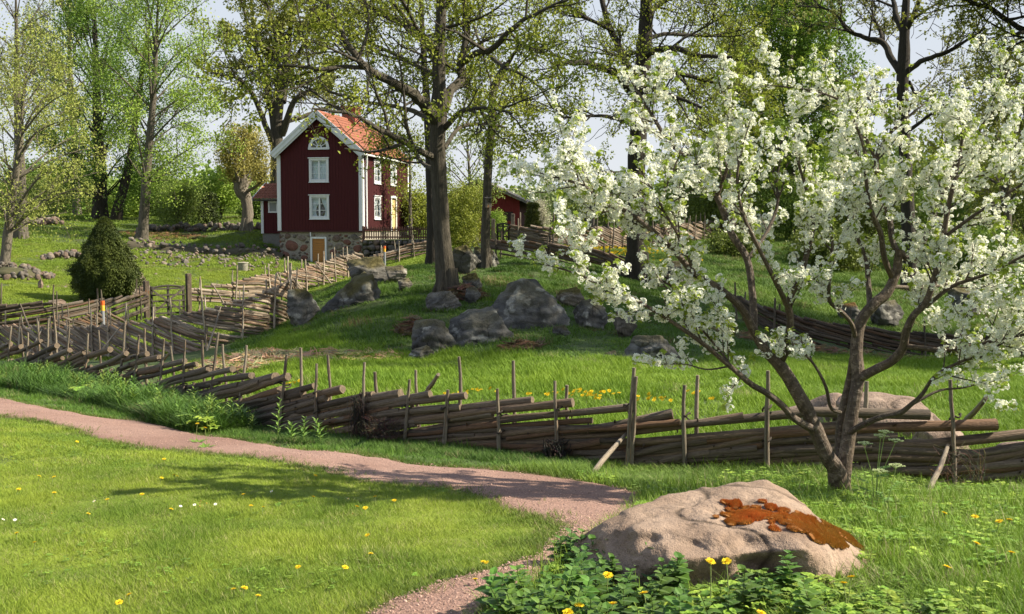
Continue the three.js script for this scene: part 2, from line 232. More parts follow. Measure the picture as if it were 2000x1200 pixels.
{
  const ca = new THREE.CatmullRomCurve3(PW.map((q) => q[0]), false, 'centripetal'), cb = new THREE.CatmullRomCurve3(PW.map((q) => q[1]), false, 'centripetal'), N = 420, Mm = 22, P = [], UV = [], C = [], I = [];
  for (let i = 0; i <= N; i++) {
    const a = ca.getPoint(i / N), b = cb.getPoint(i / N), w = Math.max(0.15, a.distanceTo(b)), j1 = (0.055 * n3(a.x * 3, 0, a.z * 3) + 0.04 * n3(a.x * 9, 3, a.z * 9)) / w, j2 = (0.06 * n3(b.x * 3, 0, b.z * 3) + 0.05 * n3(b.x * 9, 3, b.z * 9)) / w;
    for (let k = 0; k <= Mm; k++) {
      const t = lerp(j1, 1 + j2, k / Mm), x = lerp(a.x, b.x, t), z = lerp(a.z, b.z, t), edge = Math.min(k, Mm - k) / Mm;
      P.push(x, H(x, z) + 0.006 + 0.016 * smooth(0, 0.12, edge) + 0.012 * fbm(x * 2.5, 3, z * 2.5, 3), z); UV.push(x * 0.8, z * 0.8);
      const q = 0.5 + 0.5 * fbm(x * 1.2, 4, z * 1.2, 4), w2 = smooth(0.35, 0.65, 0.5 + 0.7 * fbm(x * 0.45, 8, z * 0.45, 3)), c = mix3(mix3([0.21, 0.122, 0.095], [0.26, 0.16, 0.128], w2), mix3([0.30, 0.19, 0.15], [0.37, 0.25, 0.205], w2), q); C.push(...mix3([0.15, 0.10, 0.07], c, smooth(0, 0.08, edge)));
    }
  }
  const S = Mm + 1; for (let i = 0; i < N; i++) for (let k = 0; k < Mm; k++) { const a = i * S + k, b = a + 1, c = a + S, d = c + 1; I.push(a, b, d, a, d, c); }
  const g = new THREE.BufferGeometry(); g.setAttribute('position', new THREE.Float32BufferAttribute(P, 3)); g.setAttribute('uv', new THREE.Float32BufferAttribute(UV, 2)); g.setAttribute('color', new THREE.Float32BufferAttribute(C, 3)); g.setIndex(I); g.computeVertexNormals();
  if (g.attributes.normal.getY(500) < 0) { g.index.array.reverse(); g.computeVertexNormals(); }
  tag(mesh('path', g, std({ vertexColors: true, map: T.grit, bumpMap: T.gritB, bumpScale: 0.012, roughness: 1 })), 'reddish gravel footpath curving along the pole fence', null, null, 'structure');
}
/** is that spot of the ground on the path? */
const onPath = (() => { const poly = [...PW.map((q) => [q[0].x, q[0].z]), ...PW.map((q) => [q[1].x, q[1].z]).reverse()]; return (x, z) => inside(poly, x, z); })();

// ---------------------------------------------------------------- rocks
/** a rock: the hull of scattered or given points, its edges rounded, its faces roughened */
function hullPlanes(pts) { const h = new ConvexHull().setFromPoints(pts); return h.faces.map((f) => [f.normal.clone(), f.constant]).filter((q) => q[1] > 1e-4); }
function rockGeo(o) {
  const r = rng(o.seed ?? 1), S = o.size ?? [1, 1, 1], det = o.detail ?? 14, amp = o.amp ?? 0.05, k = o.sharp ?? 14;
  let pts = o.pts; if (!pts) { pts = []; const n = o.n ?? 15; for (let i = 0; i < n; i++) { const y = 1 - 2 * (i + 0.5) / n, a = i * 2.4 + r() * 1.1, q = Math.sqrt(1 - y * y); pts.push(V3(q * Math.cos(a), y + (r() - 0.5) * 0.25, q * Math.sin(a)).multiplyScalar(0.85 + r() * 0.35)); } }
  const planes = hullPlanes(pts), g = mergeVertices(new THREE.IcosahedronGeometry(1, det).deleteAttribute('normal').deleteAttribute('uv')), p = g.attributes.position, d = V3(), C = new Float32Array(p.count * 3), q = V3();
  const cen = V3(); if (o.pts) { for (const z of pts) cen.add(z); cen.multiplyScalar(1 / pts.length); }
  const pl = planes.map(([n, c]) => [n, c - n.dot(cen)]).filter((z) => z[1] > 1e-3);
  for (let i = 0; i < p.count; i++) {
    d.fromBufferAttribute(p, i); if (o.stretch) d.multiply(o.stretch).normalize();
    let s = 0; for (const [n, c] of pl) { const f = n.dot(d); if (f > 1e-3) s += Math.pow(f / c, k); }
    q.copy(d).multiplyScalar(Math.pow(s, -1 / k)).add(cen);
    const f = o.freq ?? 2.2, sx = q.x * S[0], sy = q.y * S[1], sz = q.z * S[2], se = (o.seed ?? 1) * 7.7;
    let e = amp * (fbm(q.x * f + se, q.y * f, q.z * f, 5) + 0.5 * Math.abs(n3(q.x * f * 0.7, q.y * f * 0.7 + se, q.z * f * 0.7)));
    const crk = o.crack ? Math.exp(-Math.pow(n3(q.x * 1.7 + se, q.y * 1.7 + 2, q.z * 1.7) / 0.028, 2)) : 0; e -= crk * (o.crack ?? 0) + (o.ledge ?? 0) * Math.abs((((q.y * 3.1 + 0.8 * n3(q.x * 1.3, q.y, q.z * 1.3 + se)) % 1) + 1) % 1 - 0.5);
    for (const dn of o.dents ?? []) { const dd = q.distanceToSquared(dn[0]); e -= dn[2] * Math.exp(-dd / (dn[1] * dn[1])); }
    q.addScaledVector(d, e); p.setXYZ(i, q.x * S[0], q.y * S[1], q.z * S[2]);
    const u = d.y, m1 = 0.5 + 0.5 * fbm(sx * 1.7 + se, sy * 1.7, sz * 1.7, 4), m2 = 0.5 + 0.5 * fbm(sx * 5 + 9, sy * 5 + se, sz * 5, 3);
    let c = mix3(o.dark ?? [0.10, 0.095, 0.09], o.pale ?? [0.26, 0.25, 0.235], clamp((m1 - 0.5) * 1.5 + 0.42 + (m2 - 0.5) * 1.5, 0, 1));
    if (o.lichen) c = mix3(c, [0.42, 0.42, 0.38], smooth(0.57, 0.64, 0.5 + 0.5 * fbm(sx * 3.4 + se, sy * 3.4 + 4, sz * 3.4, 4)) * o.lichen);
    if (o.crack) c = mix3(c, [c[0] * 0.35, c[1] * 0.33, c[2] * 0.3], crk);
    if (o.moss) c = mix3(c, o.mossColor ?? [0.11, 0.095, 0.02], smooth(0.62, 0.9, u * 0.6 + m1 * 0.75) * o.moss);
    C.set(c, i * 3);
  }
  g.setAttribute('color', new THREE.BufferAttribute(C, 3)); g.computeVertexNormals(); return boxUV(g, 1);
}
const FIELDSTONES = []; for (let i = 0; i < 9; i++) FIELDSTONES.push(rockGeo({ seed: 40 + i, n: 14, detail: 5, amp: 0.08, sharp: 12 + i, dark: [0.5, 0.48, 0.46], pale: [0.95, 0.92, 0.88] }));
const stoneTint = [[0.30, 0.155, 0.115], [0.24, 0.18, 0.15], [0.22, 0.205, 0.19], [0.32, 0.28, 0.24], [0.27, 0.13, 0.10], [0.16, 0.15, 0.14], [0.34, 0.31, 0.28]].map((c) => std({ color: col(...c).multiplyScalar(1.3), vertexColors: true, map: rep(T.stone, 1), bumpMap: rep(T.stoneB, 1), bumpScale: 0.03 }));
function fieldstone(parent, x, y, z, s, tint, r, name = 'stone', squash = [1, 1, 1]) {
  const m = mesh(name, FIELDSTONES[Math.floor(r() * 9)], stoneTint[tint ?? Math.floor(r() * 7)], parent);
  m.position.set(x, y, z); m.rotation.set(r() * 6, r() * 6, r() * 0.6); m.rotation.order = 'YXZ'; m.scale.set(s * squash[0], s * squash[1], s * squash[2]); return m;
}

// ---------------------------------------------------------------- the house
function wallPanel(w0, profile, holes, battenStep, mat, parent) { // a boarded wall in its own x-y plane, openings cut out
  const sh = new THREE.Shape(profile.map((q) => new THREE.Vector2(...q)));
  for (const h of holes) { const p = new THREE.Path(); if (h.round) { p.moveTo(h.x - h.w / 2, h.y); p.lineTo(h.x + h.w / 2, h.y); p.absarc(h.x, h.y, h.w / 2, 0, Math.PI, false); } else { p.moveTo(h.x - h.w / 2, h.y - h.h / 2); p.lineTo(h.x - h.w / 2, h.y + h.h / 2); p.lineTo(h.x + h.w / 2, h.y + h.h / 2); p.lineTo(h.x + h.w / 2, h.y - h.h / 2); } p.closePath(); sh.holes.push(p); }
  const g = new THREE.ExtrudeGeometry(sh, { depth: 0.1, bevelEnabled: false }); g.translate(0, 0, -0.1);
  const list = [boxUV(g)], xs = profile.map((q) => q[0]), x0 = Math.min(...xs), x1 = Math.max(...xs), yMin = Math.min(...profile.map((q) => q[1]));
  const top = (x) => { let t = -1; for (let i = 0; i < profile.length; i++) { const a = profile[i], b = profile[(i + 1) % profile.length]; if ((a[0] <= x && b[0] >= x) || (b[0] <= x && a[0] >= x)) if (Math.abs(a[0] - b[0]) > 1e-6) t = Math.max(t, lerp(a[1], b[1], (x - a[0]) / (b[0] - a[0]))); } return t; };
  const r = rng(5);
  for (let x = x0 + battenStep / 2; x < x1; x += battenStep) {
    let spans = [[yMin, top(x) - 0.02]];
    for (const h of holes) if (Math.abs(x - h.x) < h.w / 2 + 0.03) { const lo = h.round ? h.y : h.y - h.h / 2, hi = h.round ? h.y + Math.sqrt(Math.max(0, (h.w / 2 + 0.03) ** 2 - (x - h.x) ** 2)) : h.y + h.h / 2; spans = spans.flatMap(([a, b]) => (lo > a && hi < b ? [[a, lo], [hi, b]] : [[a, b]])); }
    for (const [a, b] of spans) list.push(boxUV(box(0.05, b - a, 0.022 + r() * 0.006, x, (a + b) / 2, 0.0125)));
  }
  return mesh('board_wall', merge(list), mat, parent);
}
/** a casement window of white wood, its panes and curtains behind; the front of the wall is z = 0 */
function windowAt(parent, x, y, w, h, cols, rows, curtain) {
  const fr = [], b = 0.11, o = parent;
  fr.push(box(b, h + 0.02, 0.06, -w / 2 + b / 2, 0, 0.03), box(b, h + 0.02, 0.06, w / 2 - b / 2, 0, 0.03), box(w - 2 * b, b, 0.06, 0, h / 2 - b / 2 + 0.01, 0.03), box(w - 2 * b, b, 0.06, 0, -h / 2 + b / 2 - 0.01, 0.03), box(w + 0.1, 0.05, 0.11, 0, h / 2 + 0.035, 0.055), box(w + 0.06, 0.04, 0.09, 0, -h / 2 - 0.03, 0.045));
  const iw = w - 2 * b, ih = h - 2 * b, cw = iw / cols, s = 0.045;
  for (let c = 0; c < cols; c++) { const cx = -iw / 2 + cw * (c + 0.5); fr.push(box(s, ih, 0.04, cx - cw / 2 + s / 2, 0, -0.005), box(s, ih, 0.04, cx + cw / 2 - s / 2, 0, -0.005), box(cw - 2 * s, s, 0.04, cx, ih / 2 - s / 2, -0.005), box(cw - 2 * s, s, 0.04, cx, -ih / 2 + s / 2, -0.005)); for (let k = 1; k < rows; k++) fr.push(box(cw - 2 * s, 0.028, 0.036, cx, -ih / 2 + ih * k / rows, -0.005)); }
  const win = mesh('window', boxUV(merge(fr)), M.white, o); win.position.set(x, y, 0);
  for (let c = 0; c < cols; c++) for (let k = 0; k < rows; k++) { const p = mesh('pane', box(cw - 2 * s + 0.004, ih / rows - 0.02, 0.006, -iw / 2 + cw * (c + 0.5), -ih / 2 + ih * (k + 0.5) / rows, -0.012), M.glass, win); }
  if (curtain) for (const e of [-1, 1]) {
    const g = new THREE.PlaneGeometry(iw * 0.42, ih * 1.05, 16, 8), p = g.attributes.position;
    for (let i = 0; i < p.count; i++) { const yy = (p.getY(i) / ih + 0.5), pinch = curtain > 1 ? 1 : 0.45 + 0.55 * smooth(0.0, 1, Math.abs(yy - 0.3) * 1.6); const e0 = p.getX(i) / (iw * 0.42) + 0.5; p.setXYZ(i, (e0 * pinch) * iw * (curtain > 1 ? 0.5 : 0.44), p.getY(i), 0.02 * Math.sin(e0 * 30)); }
    g.computeVertexNormals(); const c = mesh('curtain', g, M.curtain, win); c.position.set(e < 0 ? -iw / 2 : iw / 2, 0, -0.16); if (e > 0) c.scale.x = -1;
  }
  return win;
}
function tileRoof(len, slope, rows) { // pantiles on a sheet: x along the ridge, y down the slope, z up
  const nx = Math.round(len / 0.046), P = [], UV = [], I = [], step = slope / rows;
  for (let j = 0; j < rows; j++) for (const [t, lift] of [[0, 0.0], [1, 0.045]]) for (let i = 0; i <= nx; i++) { const x = i / nx * len, ph = (x / 0.23) % 1, w = 0.035 * Math.cos(ph * 6.283) + 0.012 * Math.cos(ph * 12.566 + 1); P.push(x, -(j + t) * step - (t ? 0.02 : 0), w + lift + 0.006 * n3(Math.floor(x / 0.23) * 3.3, j * 2.7, 1)); UV.push(x, (j + t) * step); }
  const S = nx + 1; for (let k = 0; k < rows * 2 - 1; k++) for (let i = 0; i < nx; i++) { const a = k * S + i, b = a + 1, c = a + S, d = c + 1; I.push(a, c, d, a, d, b); }
  const g = new THREE.BufferGeometry(); g.setAttribute('position', new THREE.Float32BufferAttribute(P, 3)); g.setAttribute('uv', new THREE.Float32BufferAttribute(UV, 2)); g.setIndex(I); g.computeVertexNormals(); return g;
}
const HO = at(545, 515, 63.5), HT = -12 * Math.PI / 180;
const house = thing('red_cottage', 'two-storey dark red wooden cottage with white corners, tiled roof and fieldstone cellar', 'house', HO, HT);
{
  const Wd = 5.1, Ln = 8.6, y0 = 1.86, ye = 6.2, yr = 8.38, r = rng(9);
  // fieldstone cellar
  const sh = new THREE.Shape([[0.05, -0.5], [Wd - 0.05, -0.5], [Wd - 0.05, y0 - 0.02], [0.05, y0 - 0.02]].map((q) => new THREE.Vector2(...q)));
  const dx = 2.43, dw = 0.98, dh = 1.52, hole = new THREE.Path([[dx - dw / 2, -0.05], [dx - dw / 2, dh], [dx + dw / 2, dh], [dx + dw / 2, -0.05]].map((q) => new THREE.Vector2(...q))); sh.holes.push(hole);
  const fg = new THREE.ExtrudeGeometry(sh, { depth: 0.35, bevelEnabled: false }); fg.translate(0, 0, -0.4);
  const found = mesh('foundation', boxUV(merge([fg, box(0.35, y0 + 0.48, Ln - 0.5, 0.225, (y0 - 0.52) / 2, -Ln / 2 - 0.2), box(0.35, y0 + 0.48, Ln - 0.5, Wd - 0.225, (y0 - 0.52) / 2, -Ln / 2 - 0.2)])), M.mortar, house);
  const put = []; let tries = 0;
  while (put.length < 78 && tries++ < 9000) { const s = (tries < 2500 ? 0.22 + 0.22 * r() : 0.07 + 0.13 * r()), x = 0.12 + r() * (Wd - 0.24), y = -0.15 + r() * (y0 - 0.05), sx = s * (0.85 + 0.5 * r()), sy = s * 0.8; if (x - sx < 0 || x + sx > Wd || y + sy > y0 - 0.08) continue; if (Math.abs(x - dx) < dw / 2 + sx + 0.03 && y - sy < dh + 0.06) continue; if (put.some((q) => ((q[0] - x) / (q[2] + sx)) ** 2 + ((q[1] - y) / (q[3] + sy)) ** 2 < 0.92)) continue; put.push([x, y, sx, sy]); const big = s > 0.28, m = mesh('stone', FIELDSTONES[Math.floor(r() * 9)], stoneTint[big ? [0, 4, 1, 0, 3][Math.floor(r() * 5)] : Math.floor(r() * 7)], found); m.position.set(x, y, -0.05); m.rotation.set(0, r() > 0.5 ? Math.PI : 0, 0); m.scale.set(sx, sy, 0.11); }
  for (let i = 0; i < 12; i++) { const y = 0.15 + (i % 6) * 0.28, s = 0.14 + 0.06 * r(), m = mesh('stone', FIELDSTONES[i % 9], stoneTint[[0, 1, 4, 3][i % 4]], found); m.position.set(i < 6 ? 0.07 : Wd - 0.07, y, -0.14); m.scale.set(0.11, s * 0.85, s); }
  // cellar door of ochre boards
  const door = mesh('cellar_door', boxUV(merge([box(0.1, dh + 0.1, 0.12, dx - dw / 2 + 0.05, (dh - 0.1) / 2, -0.03), box(0.1, dh + 0.1, 0.12, dx + dw / 2 - 0.05, (dh - 0.1) / 2, -0.03), box(dw, 0.1, 0.12, dx, dh + 0.05 - 0.08, -0.027)])), M.white, house); door.userData.label = 'ochre boarded cellar door in a white frame';
  for (let i = 0; i < 11; i++) mesh('plank', boxUV(box(dw - 0.22, 0.132, 0.04, dx, -0.05 + 0.14 * i + 0.035, -0.05 - (i % 2) * 0.004, 0.008)), M.ochre, door);
  mesh('door_post', boxUV(box(0.06, y0 - dh - 0.05, 0.05, dx - dw / 2 + 0.03, (y0 + dh + 0.1) / 2 - 0.02, 0.04)), M.white, house);
  // boarded walls
  const wx = 2.52, prof = [[0, y0], [Wd, y0], [Wd, ye], [Wd / 2, yr], [0, ye]];
  const gable = new THREE.Group(); gable.name = 'gable_wall'; house.add(gable);
  wallPanel(0, prof, [{ x: wx, y: 5.34, w: 1.0, h: 1.14 }, { x: wx, y: 3.24, w: 1.0, h: 1.14 }, { x: wx + 0.02, y: 6.62, w: 0.98, round: 1 }], 0.17, M.falu, gable);
  windowAt(gable, wx, 5.34, 1.18, 1.32, 2, 3, 2); windowAt(gable, wx, 3.24, 1.18, 1.32, 2, 3, 1);
  { // half-round fanlight
    const L = []; const ring = (a, b, z, d) => { const s = new THREE.Shape(); s.moveTo(-a, 0); s.absarc(0, 0, a, Math.PI, 0, true); s.lineTo(b, 0); s.absarc(0, 0, b, 0, Math.PI, false); s.closePath(); const g = new THREE.ExtrudeGeometry(s, { depth: d, bevelEnabled: false, curveSegments: 20 }); g.translate(0, 0, z); return g; };
    L.push(ring(0.62, 0.46, 0.0, 0.07), ring(0.17, 0.10, -0.02, 0.05), box(1.28, 0.12, 0.085, 0, -0.058, 0.043)); for (let i = 1; i < 6; i++) { const a = i * Math.PI / 6, g = new THREE.BoxGeometry(0.33, 0.04, 0.04); g.translate(0.31, 0, 0); g.rotateZ(a); g.translate(0, 0, -0.002); L.push(g); }
    const f = mesh('fanlight', boxUV(merge(L)), M.white, gable); f.position.set(wx + 0.02, 6.62, 0);
    for (let i = 0; i < 6; i++) { const s = new THREE.Shape(), a0 = i * Math.PI / 6, a1 = a0 + Math.PI / 6; s.moveTo(0.14 * Math.cos(a0), 0.14 * Math.sin(a0)); s.absarc(0, 0, 0.475, a0, a1, false); s.absarc(0, 0, 0.14, a1, a0, true); const g = new THREE.ExtrudeGeometry(s, { depth: 0.006, bevelEnabled: false, curveSegments: 4 }); g.translate(0, 0, -0.03); mesh('pane', g, M.glass, f); }
  }
  const side = new THREE.Group(); side.name = 'long_wall'; side.position.set(Wd, 0, -0.1); side.rotation.y = Math.PI / 2; house.add(side);
  wallPanel(0, [[0, y0], [Ln - 0.1, y0], [Ln - 0.1, ye], [0, ye]], [{ x: 2.45, y: 5.32, w: 1.0, h: 1.14 }, { x: 5.46, y: 5.32, w: 1.0, h: 1.14 }, { x: 2.4, y: 3.24, w: 1.0, h: 1.14 }, { x: 5.46, y: 2.84, w: 0.95, h: 1.9 }], 0.17, M.falu, side);
  windowAt(side, 2.45, 5.32, 1.18, 1.32, 2, 3, 1); windowAt(side, 5.46, 5.32, 1.18, 1.32, 2, 3, 1); windowAt(side, 2.4, 3.24, 1.18, 1.32, 2, 3, 1);
  const fd = mesh('front_door', boxUV(merge([box(0.82, 1.85, 0.05, 5.46, 2.84, -0.05)])), M.cream, side); fd.userData.label = 'pale yellow front door in a white frame';
  mesh('door_frame', boxUV(merge([box(0.12, 2.0, 0.07, 4.98, 2.88, 0.035), box(0.12, 2.0, 0.07, 5.94, 2.88, 0.035), box(1.2, 0.14, 0.08, 5.46, 3.95, 0.04)])), M.white, fd);
  for (let i = 0; i < 3; i++) mesh('door_panel', boxUV(box(0.5, 0.42, 0.02, 5.46, 2.28 + i * 0.56, -0.02, 0.008)), M.cream, fd);
  const left = new THREE.Group(); left.name = 'side_wall'; left.rotation.y = -Math.PI / 2; left.position.set(0, 0, -Ln); house.add(left); wallPanel(0, [[0, y0], [Ln - 0.1, y0], [Ln - 0.1, ye], [0, ye]], [], 0.17, M.falu, left);
  const rear = new THREE.Group(); rear.name = 'rear_wall'; rear.rotation.y = Math.PI; rear.position.set(Wd, 0, -Ln); house.add(rear); wallPanel(0, prof, [], 0.17, M.falu, rear);
  mesh('inner_room', merge([box(Wd - 0.5, 0.05, Ln - 0.6, Wd / 2, y0 + 0.1, -Ln / 2), box(Wd - 0.5, 0.05, Ln - 0.6, Wd / 2, 4.25, -Ln / 2), box(Wd - 0.5, 0.05, Ln - 0.6, Wd / 2, 6.3, -Ln / 2), box(Wd - 0.5, 4.4, 0.05, Wd / 2, 4.1, -1.9), box(0.05, 4.3, Ln - 0.6, Wd - 1.4, 4, -Ln / 2)]), M.dark, house);
  // white corner boards, sill board, eaves
  for (const [x, z] of [[0, 0], [Wd, 0], [Wd, -Ln], [0, -Ln]]) { const sx = x ? 1 : -1, sz = z ? -1 : 1; mesh('corner_board', boxUV(merge([box(0.2, ye - y0 + (z ? 0 : 0.05), 0.035, x - sx * 0.085, (ye + y0) / 2 - 0.02, z + sz * 0.044), box(0.035, ye - y0, 0.2, x + sx * 0.044, (ye + y0) / 2 - 0.02, z - sz * 0.085)])), M.white, house); }
  mesh('sill_board', boxUV(box(Wd + 0.06, 0.09, 0.08, Wd / 2, y0 - 0.01, 0.03)), std({ color: col(0.06, 0.02, 0.017) }), house);
  const half = Wd / 2 + 0.15, rise = yr - ye, ang = Math.atan2(rise, Wd / 2), sl = half / Math.cos(ang), oh = 0.38;
  const roof = mesh('roof', boxUV(merge([-1, 1].map((e) => { const g = new THREE.BoxGeometry(sl, 0.07, Ln + 2 * oh - 0.1); g.translate(sl / 2, 0, 0); g.rotateZ(-ang); if (e < 0) g.rotateY(Math.PI); g.translate(Wd / 2, yr + 0.1, -Ln / 2); return g; }))), std({ color: col(0.3, 0.28, 0.25) }), house);
  for (const e of [1, -1]) { const t = mesh('roof_tiles', tileRoof(Ln + 2 * oh, sl + 0.02, 11), M.tile, roof); t.userData.kind = 'stuff'; t.position.set(Wd / 2, yr + 0.21, e > 0 ? oh : -Ln - oh); t.rotation.order = 'YXZ'; t.rotation.y = e > 0 ? Math.PI / 2 : -Math.PI / 2; t.rotation.x = -(Math.PI / 2 - ang); }
  mesh('ridge', boxUV(stick([V3(Wd / 2, yr + 0.22, oh), V3(Wd / 2, yr + 0.22, -Ln / 2), V3(Wd / 2, yr + 0.22, -Ln - oh)], [0.11, 0.11, 0.11], 8, { caps: 1 })), M.tile, roof);
  for (const e of [-1, 1]) for (const z of [oh, -Ln - oh]) { // bargeboards: a deep board and a narrower one above it
    const a = new THREE.BoxGeometry(sl + 0.06, 0.21, 0.04); a.translate(sl / 2, 0.0, 0); const b = new THREE.BoxGeometry(sl + 0.1, 0.11, 0.05); b.translate(sl / 2, 0.15, 0.03 * Math.sign(z + 1)); const c = new THREE.BoxGeometry(sl + 0.02, 0.11, 0.03); c.translate(sl / 2, -0.15, -0.06 * Math.sign(z + 1));
    const g = merge([a, b, c]); g.rotateZ(-ang); if (e < 0) { g.scale(-1, 1, 1); const p = g.attributes.position.array; for (let i = 0; i < p.length; i += 9) for (let k = 0; k < 3; k++) { const t = p[i + 3 + k]; p[i + 3 + k] = p[i + 6 + k]; p[i + 6 + k] = t; } g.computeVertexNormals(); }
    const bb = mesh('bargeboard', boxUV(g), M.white, roof); bb.position.set(Wd / 2, yr + 0.1, z + 0.02 * Math.sign(z + 1));
  }
  const gut = mesh('gutter', boxUV(stick([V3(Wd + 0.24, ye - 0.02, oh), V3(Wd + 0.24, ye - 0.04, -4), V3(Wd + 0.24, ye - 0.06, -Ln - oh)], [0.06, 0.06, 0.06], 8, { caps: 1 })), M.white, house);
  mesh('downpipe', boxUV(stick([V3(Wd + 0.23, ye - 0.06, -0.15), V3(Wd + 0.18, ye - 0.5, -0.32), V3(Wd + 0.13, ye - 0.8, -0.34), V3(Wd + 0.13, 4, -0.34), V3(Wd + 0.13, y0 + 0.1, -0.34)], [0.06, 0.06, 0.06, 0.06, 0.06], 8)), M.white, gut);
  // chimney
  const cx = Wd / 2 + 0.1, cz = -5.0, L = []; for (let i = 0; i < 19; i++) { const k = i > 16 ? 0.05 : i > 15 ? 0.025 : 0; L.push(box(0.86 + 2 * k, 0.078, 1.0 + 2 * k, cx, 7.75 + i * 0.09, cz, 0.01), box(0.83, 0.014, 0.97, cx, 7.75 + i * 0.09 + 0.045, cz)); }
  const ch = mesh('chimney', boxUV(merge(L)), M.brick, house); mesh('flue_cap', boxUV(box(0.98, 0.05, 1.1, cx, 7.75 + 19 * 0.09 - 0.02, cz)), std({ color: col(0.14, 0.06, 0.045) }), ch);
  // annex on the left
  const an = new THREE.Group(); an.name = 'annex'; house.add(an); const ax = -2.05, az0 = -2.2, az1 = -5.4, ay0 = 1.72, aye = 3.82, ayr = 4.72;
  mesh('annex_wall', boxUV(merge([box(2.0, aye - ay0, 3.2, ax / 2 - 0.02, (ay0 + aye) / 2, (az0 + az1) / 2), ...Array.from({ length: 11 }, (_, i) => box(0.05, aye - ay0, 0.02, ax + 0.2 + i * 0.17, (ay0 + aye) / 2, az0 + 0.01))])), M.falu, an);
  mesh('annex_plinth', boxUV(box(1.97, 1.7, 3.1, ax / 2 - 0.02, ay0 - 0.86, (az0 + az1) / 2)), std({ color: col(0.24, 0.23, 0.21), map: T.soil, bumpMap: T.stoneB, bumpScale: 0.02 }), an);
  mesh('annex_corner', boxUV(merge([box(0.16, aye - ay0, 0.03, ax + 0.05, (ay0 + aye) / 2, az0 + 0.036), box(2.0, 0.16, 0.03, ax / 2, aye - 0.02, az0 + 0.04), box(0.03, aye - ay0, 0.16, ax - 0.03, (ay0 + aye) / 2, az0 - 0.05)])), M.white, an);
  { const w = new THREE.Group(); w.name = 'annex_window'; w.position.set(0, 0, az0); an.add(w); mesh('window_frame', boxUV(merge([box(0.09, 0.68, 0.06, -1.56, 3.3, 0.03), box(0.09, 0.68, 0.06, -1.04, 3.3, 0.03), box(0.44, 0.09, 0.06, -1.3, 3.6, 0.03), box(0.44, 0.09, 0.06, -1.3, 3.0, 0.03)])), M.white, w); mesh('pane', box(0.44, 0.52, 0.01, -1.3, 3.3, 0.02), std({ color: col(0.16, 0.18, 0.17), roughness: 0.08 }), w); }
  const mid = (az0 + az1) / 2, hs = (az0 - az1) / 2 + 0.35, asl = Math.hypot(hs, ayr - aye + 0.1), aa = Math.atan2(ayr - aye + 0.1, hs);
  const at1 = mesh('annex_roof', tileRoof(2.5, asl, 6), M.tile, an); at1.userData.kind = 'stuff'; at1.position.set(ax - 0.42, ayr + 0.06, mid); at1.rotation.x = -(Math.PI / 2 - aa);
  const at2 = mesh('annex_roof', tileRoof(2.5, asl, 6), M.tile, an); at2.userData.kind = 'stuff'; at2.position.set(0.1, ayr + 0.06, mid); at2.rotation.order = 'YXZ'; at2.rotation.y = Math.PI; at2.rotation.x = -(Math.PI / 2 - aa);
  const vb = box(0.05, 0.2, asl, 0, 0, asl / 2); vb.rotateX(aa); vb.translate(ax - 0.44, ayr + 0.02, mid); const ev = box(2.45, 0.09, 0.06, ax / 2 - 0.2, aye - 0.12, az0 + 0.36); mesh('annex_bargeboard', boxUV(vb), M.white, an); mesh('annex_eave', boxUV(ev), std({ color: col(0.05, 0.045, 0.04) }), an);
}
// terrace beside the house: a dry stone wall, its earth, and a picket fence on top
const toHouse = (x, y, z) => V3(x, y, z).applyAxisAngle(V3(0, 1, 0), HT).add(HO);
{
  const o = thing('retaining_wall', 'dark dry stone retaining wall below the brown picket fence', 'stone wall', toHouse(5.15, 0, 0.35), HT), r = rng(17), wl = 4.0;
  mesh('earth', boxUV(box(wl, 1.9, 7.6, wl / 2, 0.42, -3.95)), std({ color: col(0.05, 0.065, 0.02), map: T.soil }), o);
  for (let row = 0; row < 5; row++) for (let x = 0.05; x < wl;) { const s = 0.14 + r() * 0.12; fieldstone(o, x + s, 0.1 + row * 0.27 + r() * 0.05, -0.05 + r() * 0.04, s * 1.05, [5, 2, 5, 1][Math.floor(r() * 4)], r, 'stone', [1.15, 0.8, 0.8]); x += s * 1.75; }
  for (let row = 0; row < 5; row++) for (let i = 0; i < 5; i++) { const s = 0.16 + r() * 0.08; fieldstone(o, wl + 0.02, 0.12 + row * 0.27, -0.3 - i * 0.38, s, null, r); }
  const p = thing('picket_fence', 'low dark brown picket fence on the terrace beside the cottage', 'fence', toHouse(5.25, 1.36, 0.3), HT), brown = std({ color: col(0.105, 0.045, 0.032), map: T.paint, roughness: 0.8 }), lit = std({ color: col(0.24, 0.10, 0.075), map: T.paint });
  for (let i = 0; i < 27; i++) mesh('picket', boxUV(box(0.055, 0.7, 0.022, 0.08 + i * 0.138, 0.4 + 0.02 * r(), 0.02)), brown, p);
  mesh('fence_rail', boxUV(box(3.75, 0.08, 0.04, 1.9, 0.18, -0.02)), brown, p); mesh('fence_rail', boxUV(box(3.75, 0.08, 0.04, 1.9, 0.62, -0.02)), brown, p); mesh('post', boxUV(box(0.13, 2.1, 0.13, 3.86, -0.2, 0.02, 0.015)), lit, p); mesh('post', boxUV(box(0.1, 0.9, 0.1, 0.0, 0.35, 0.02, 0.015)), brown, p);
}
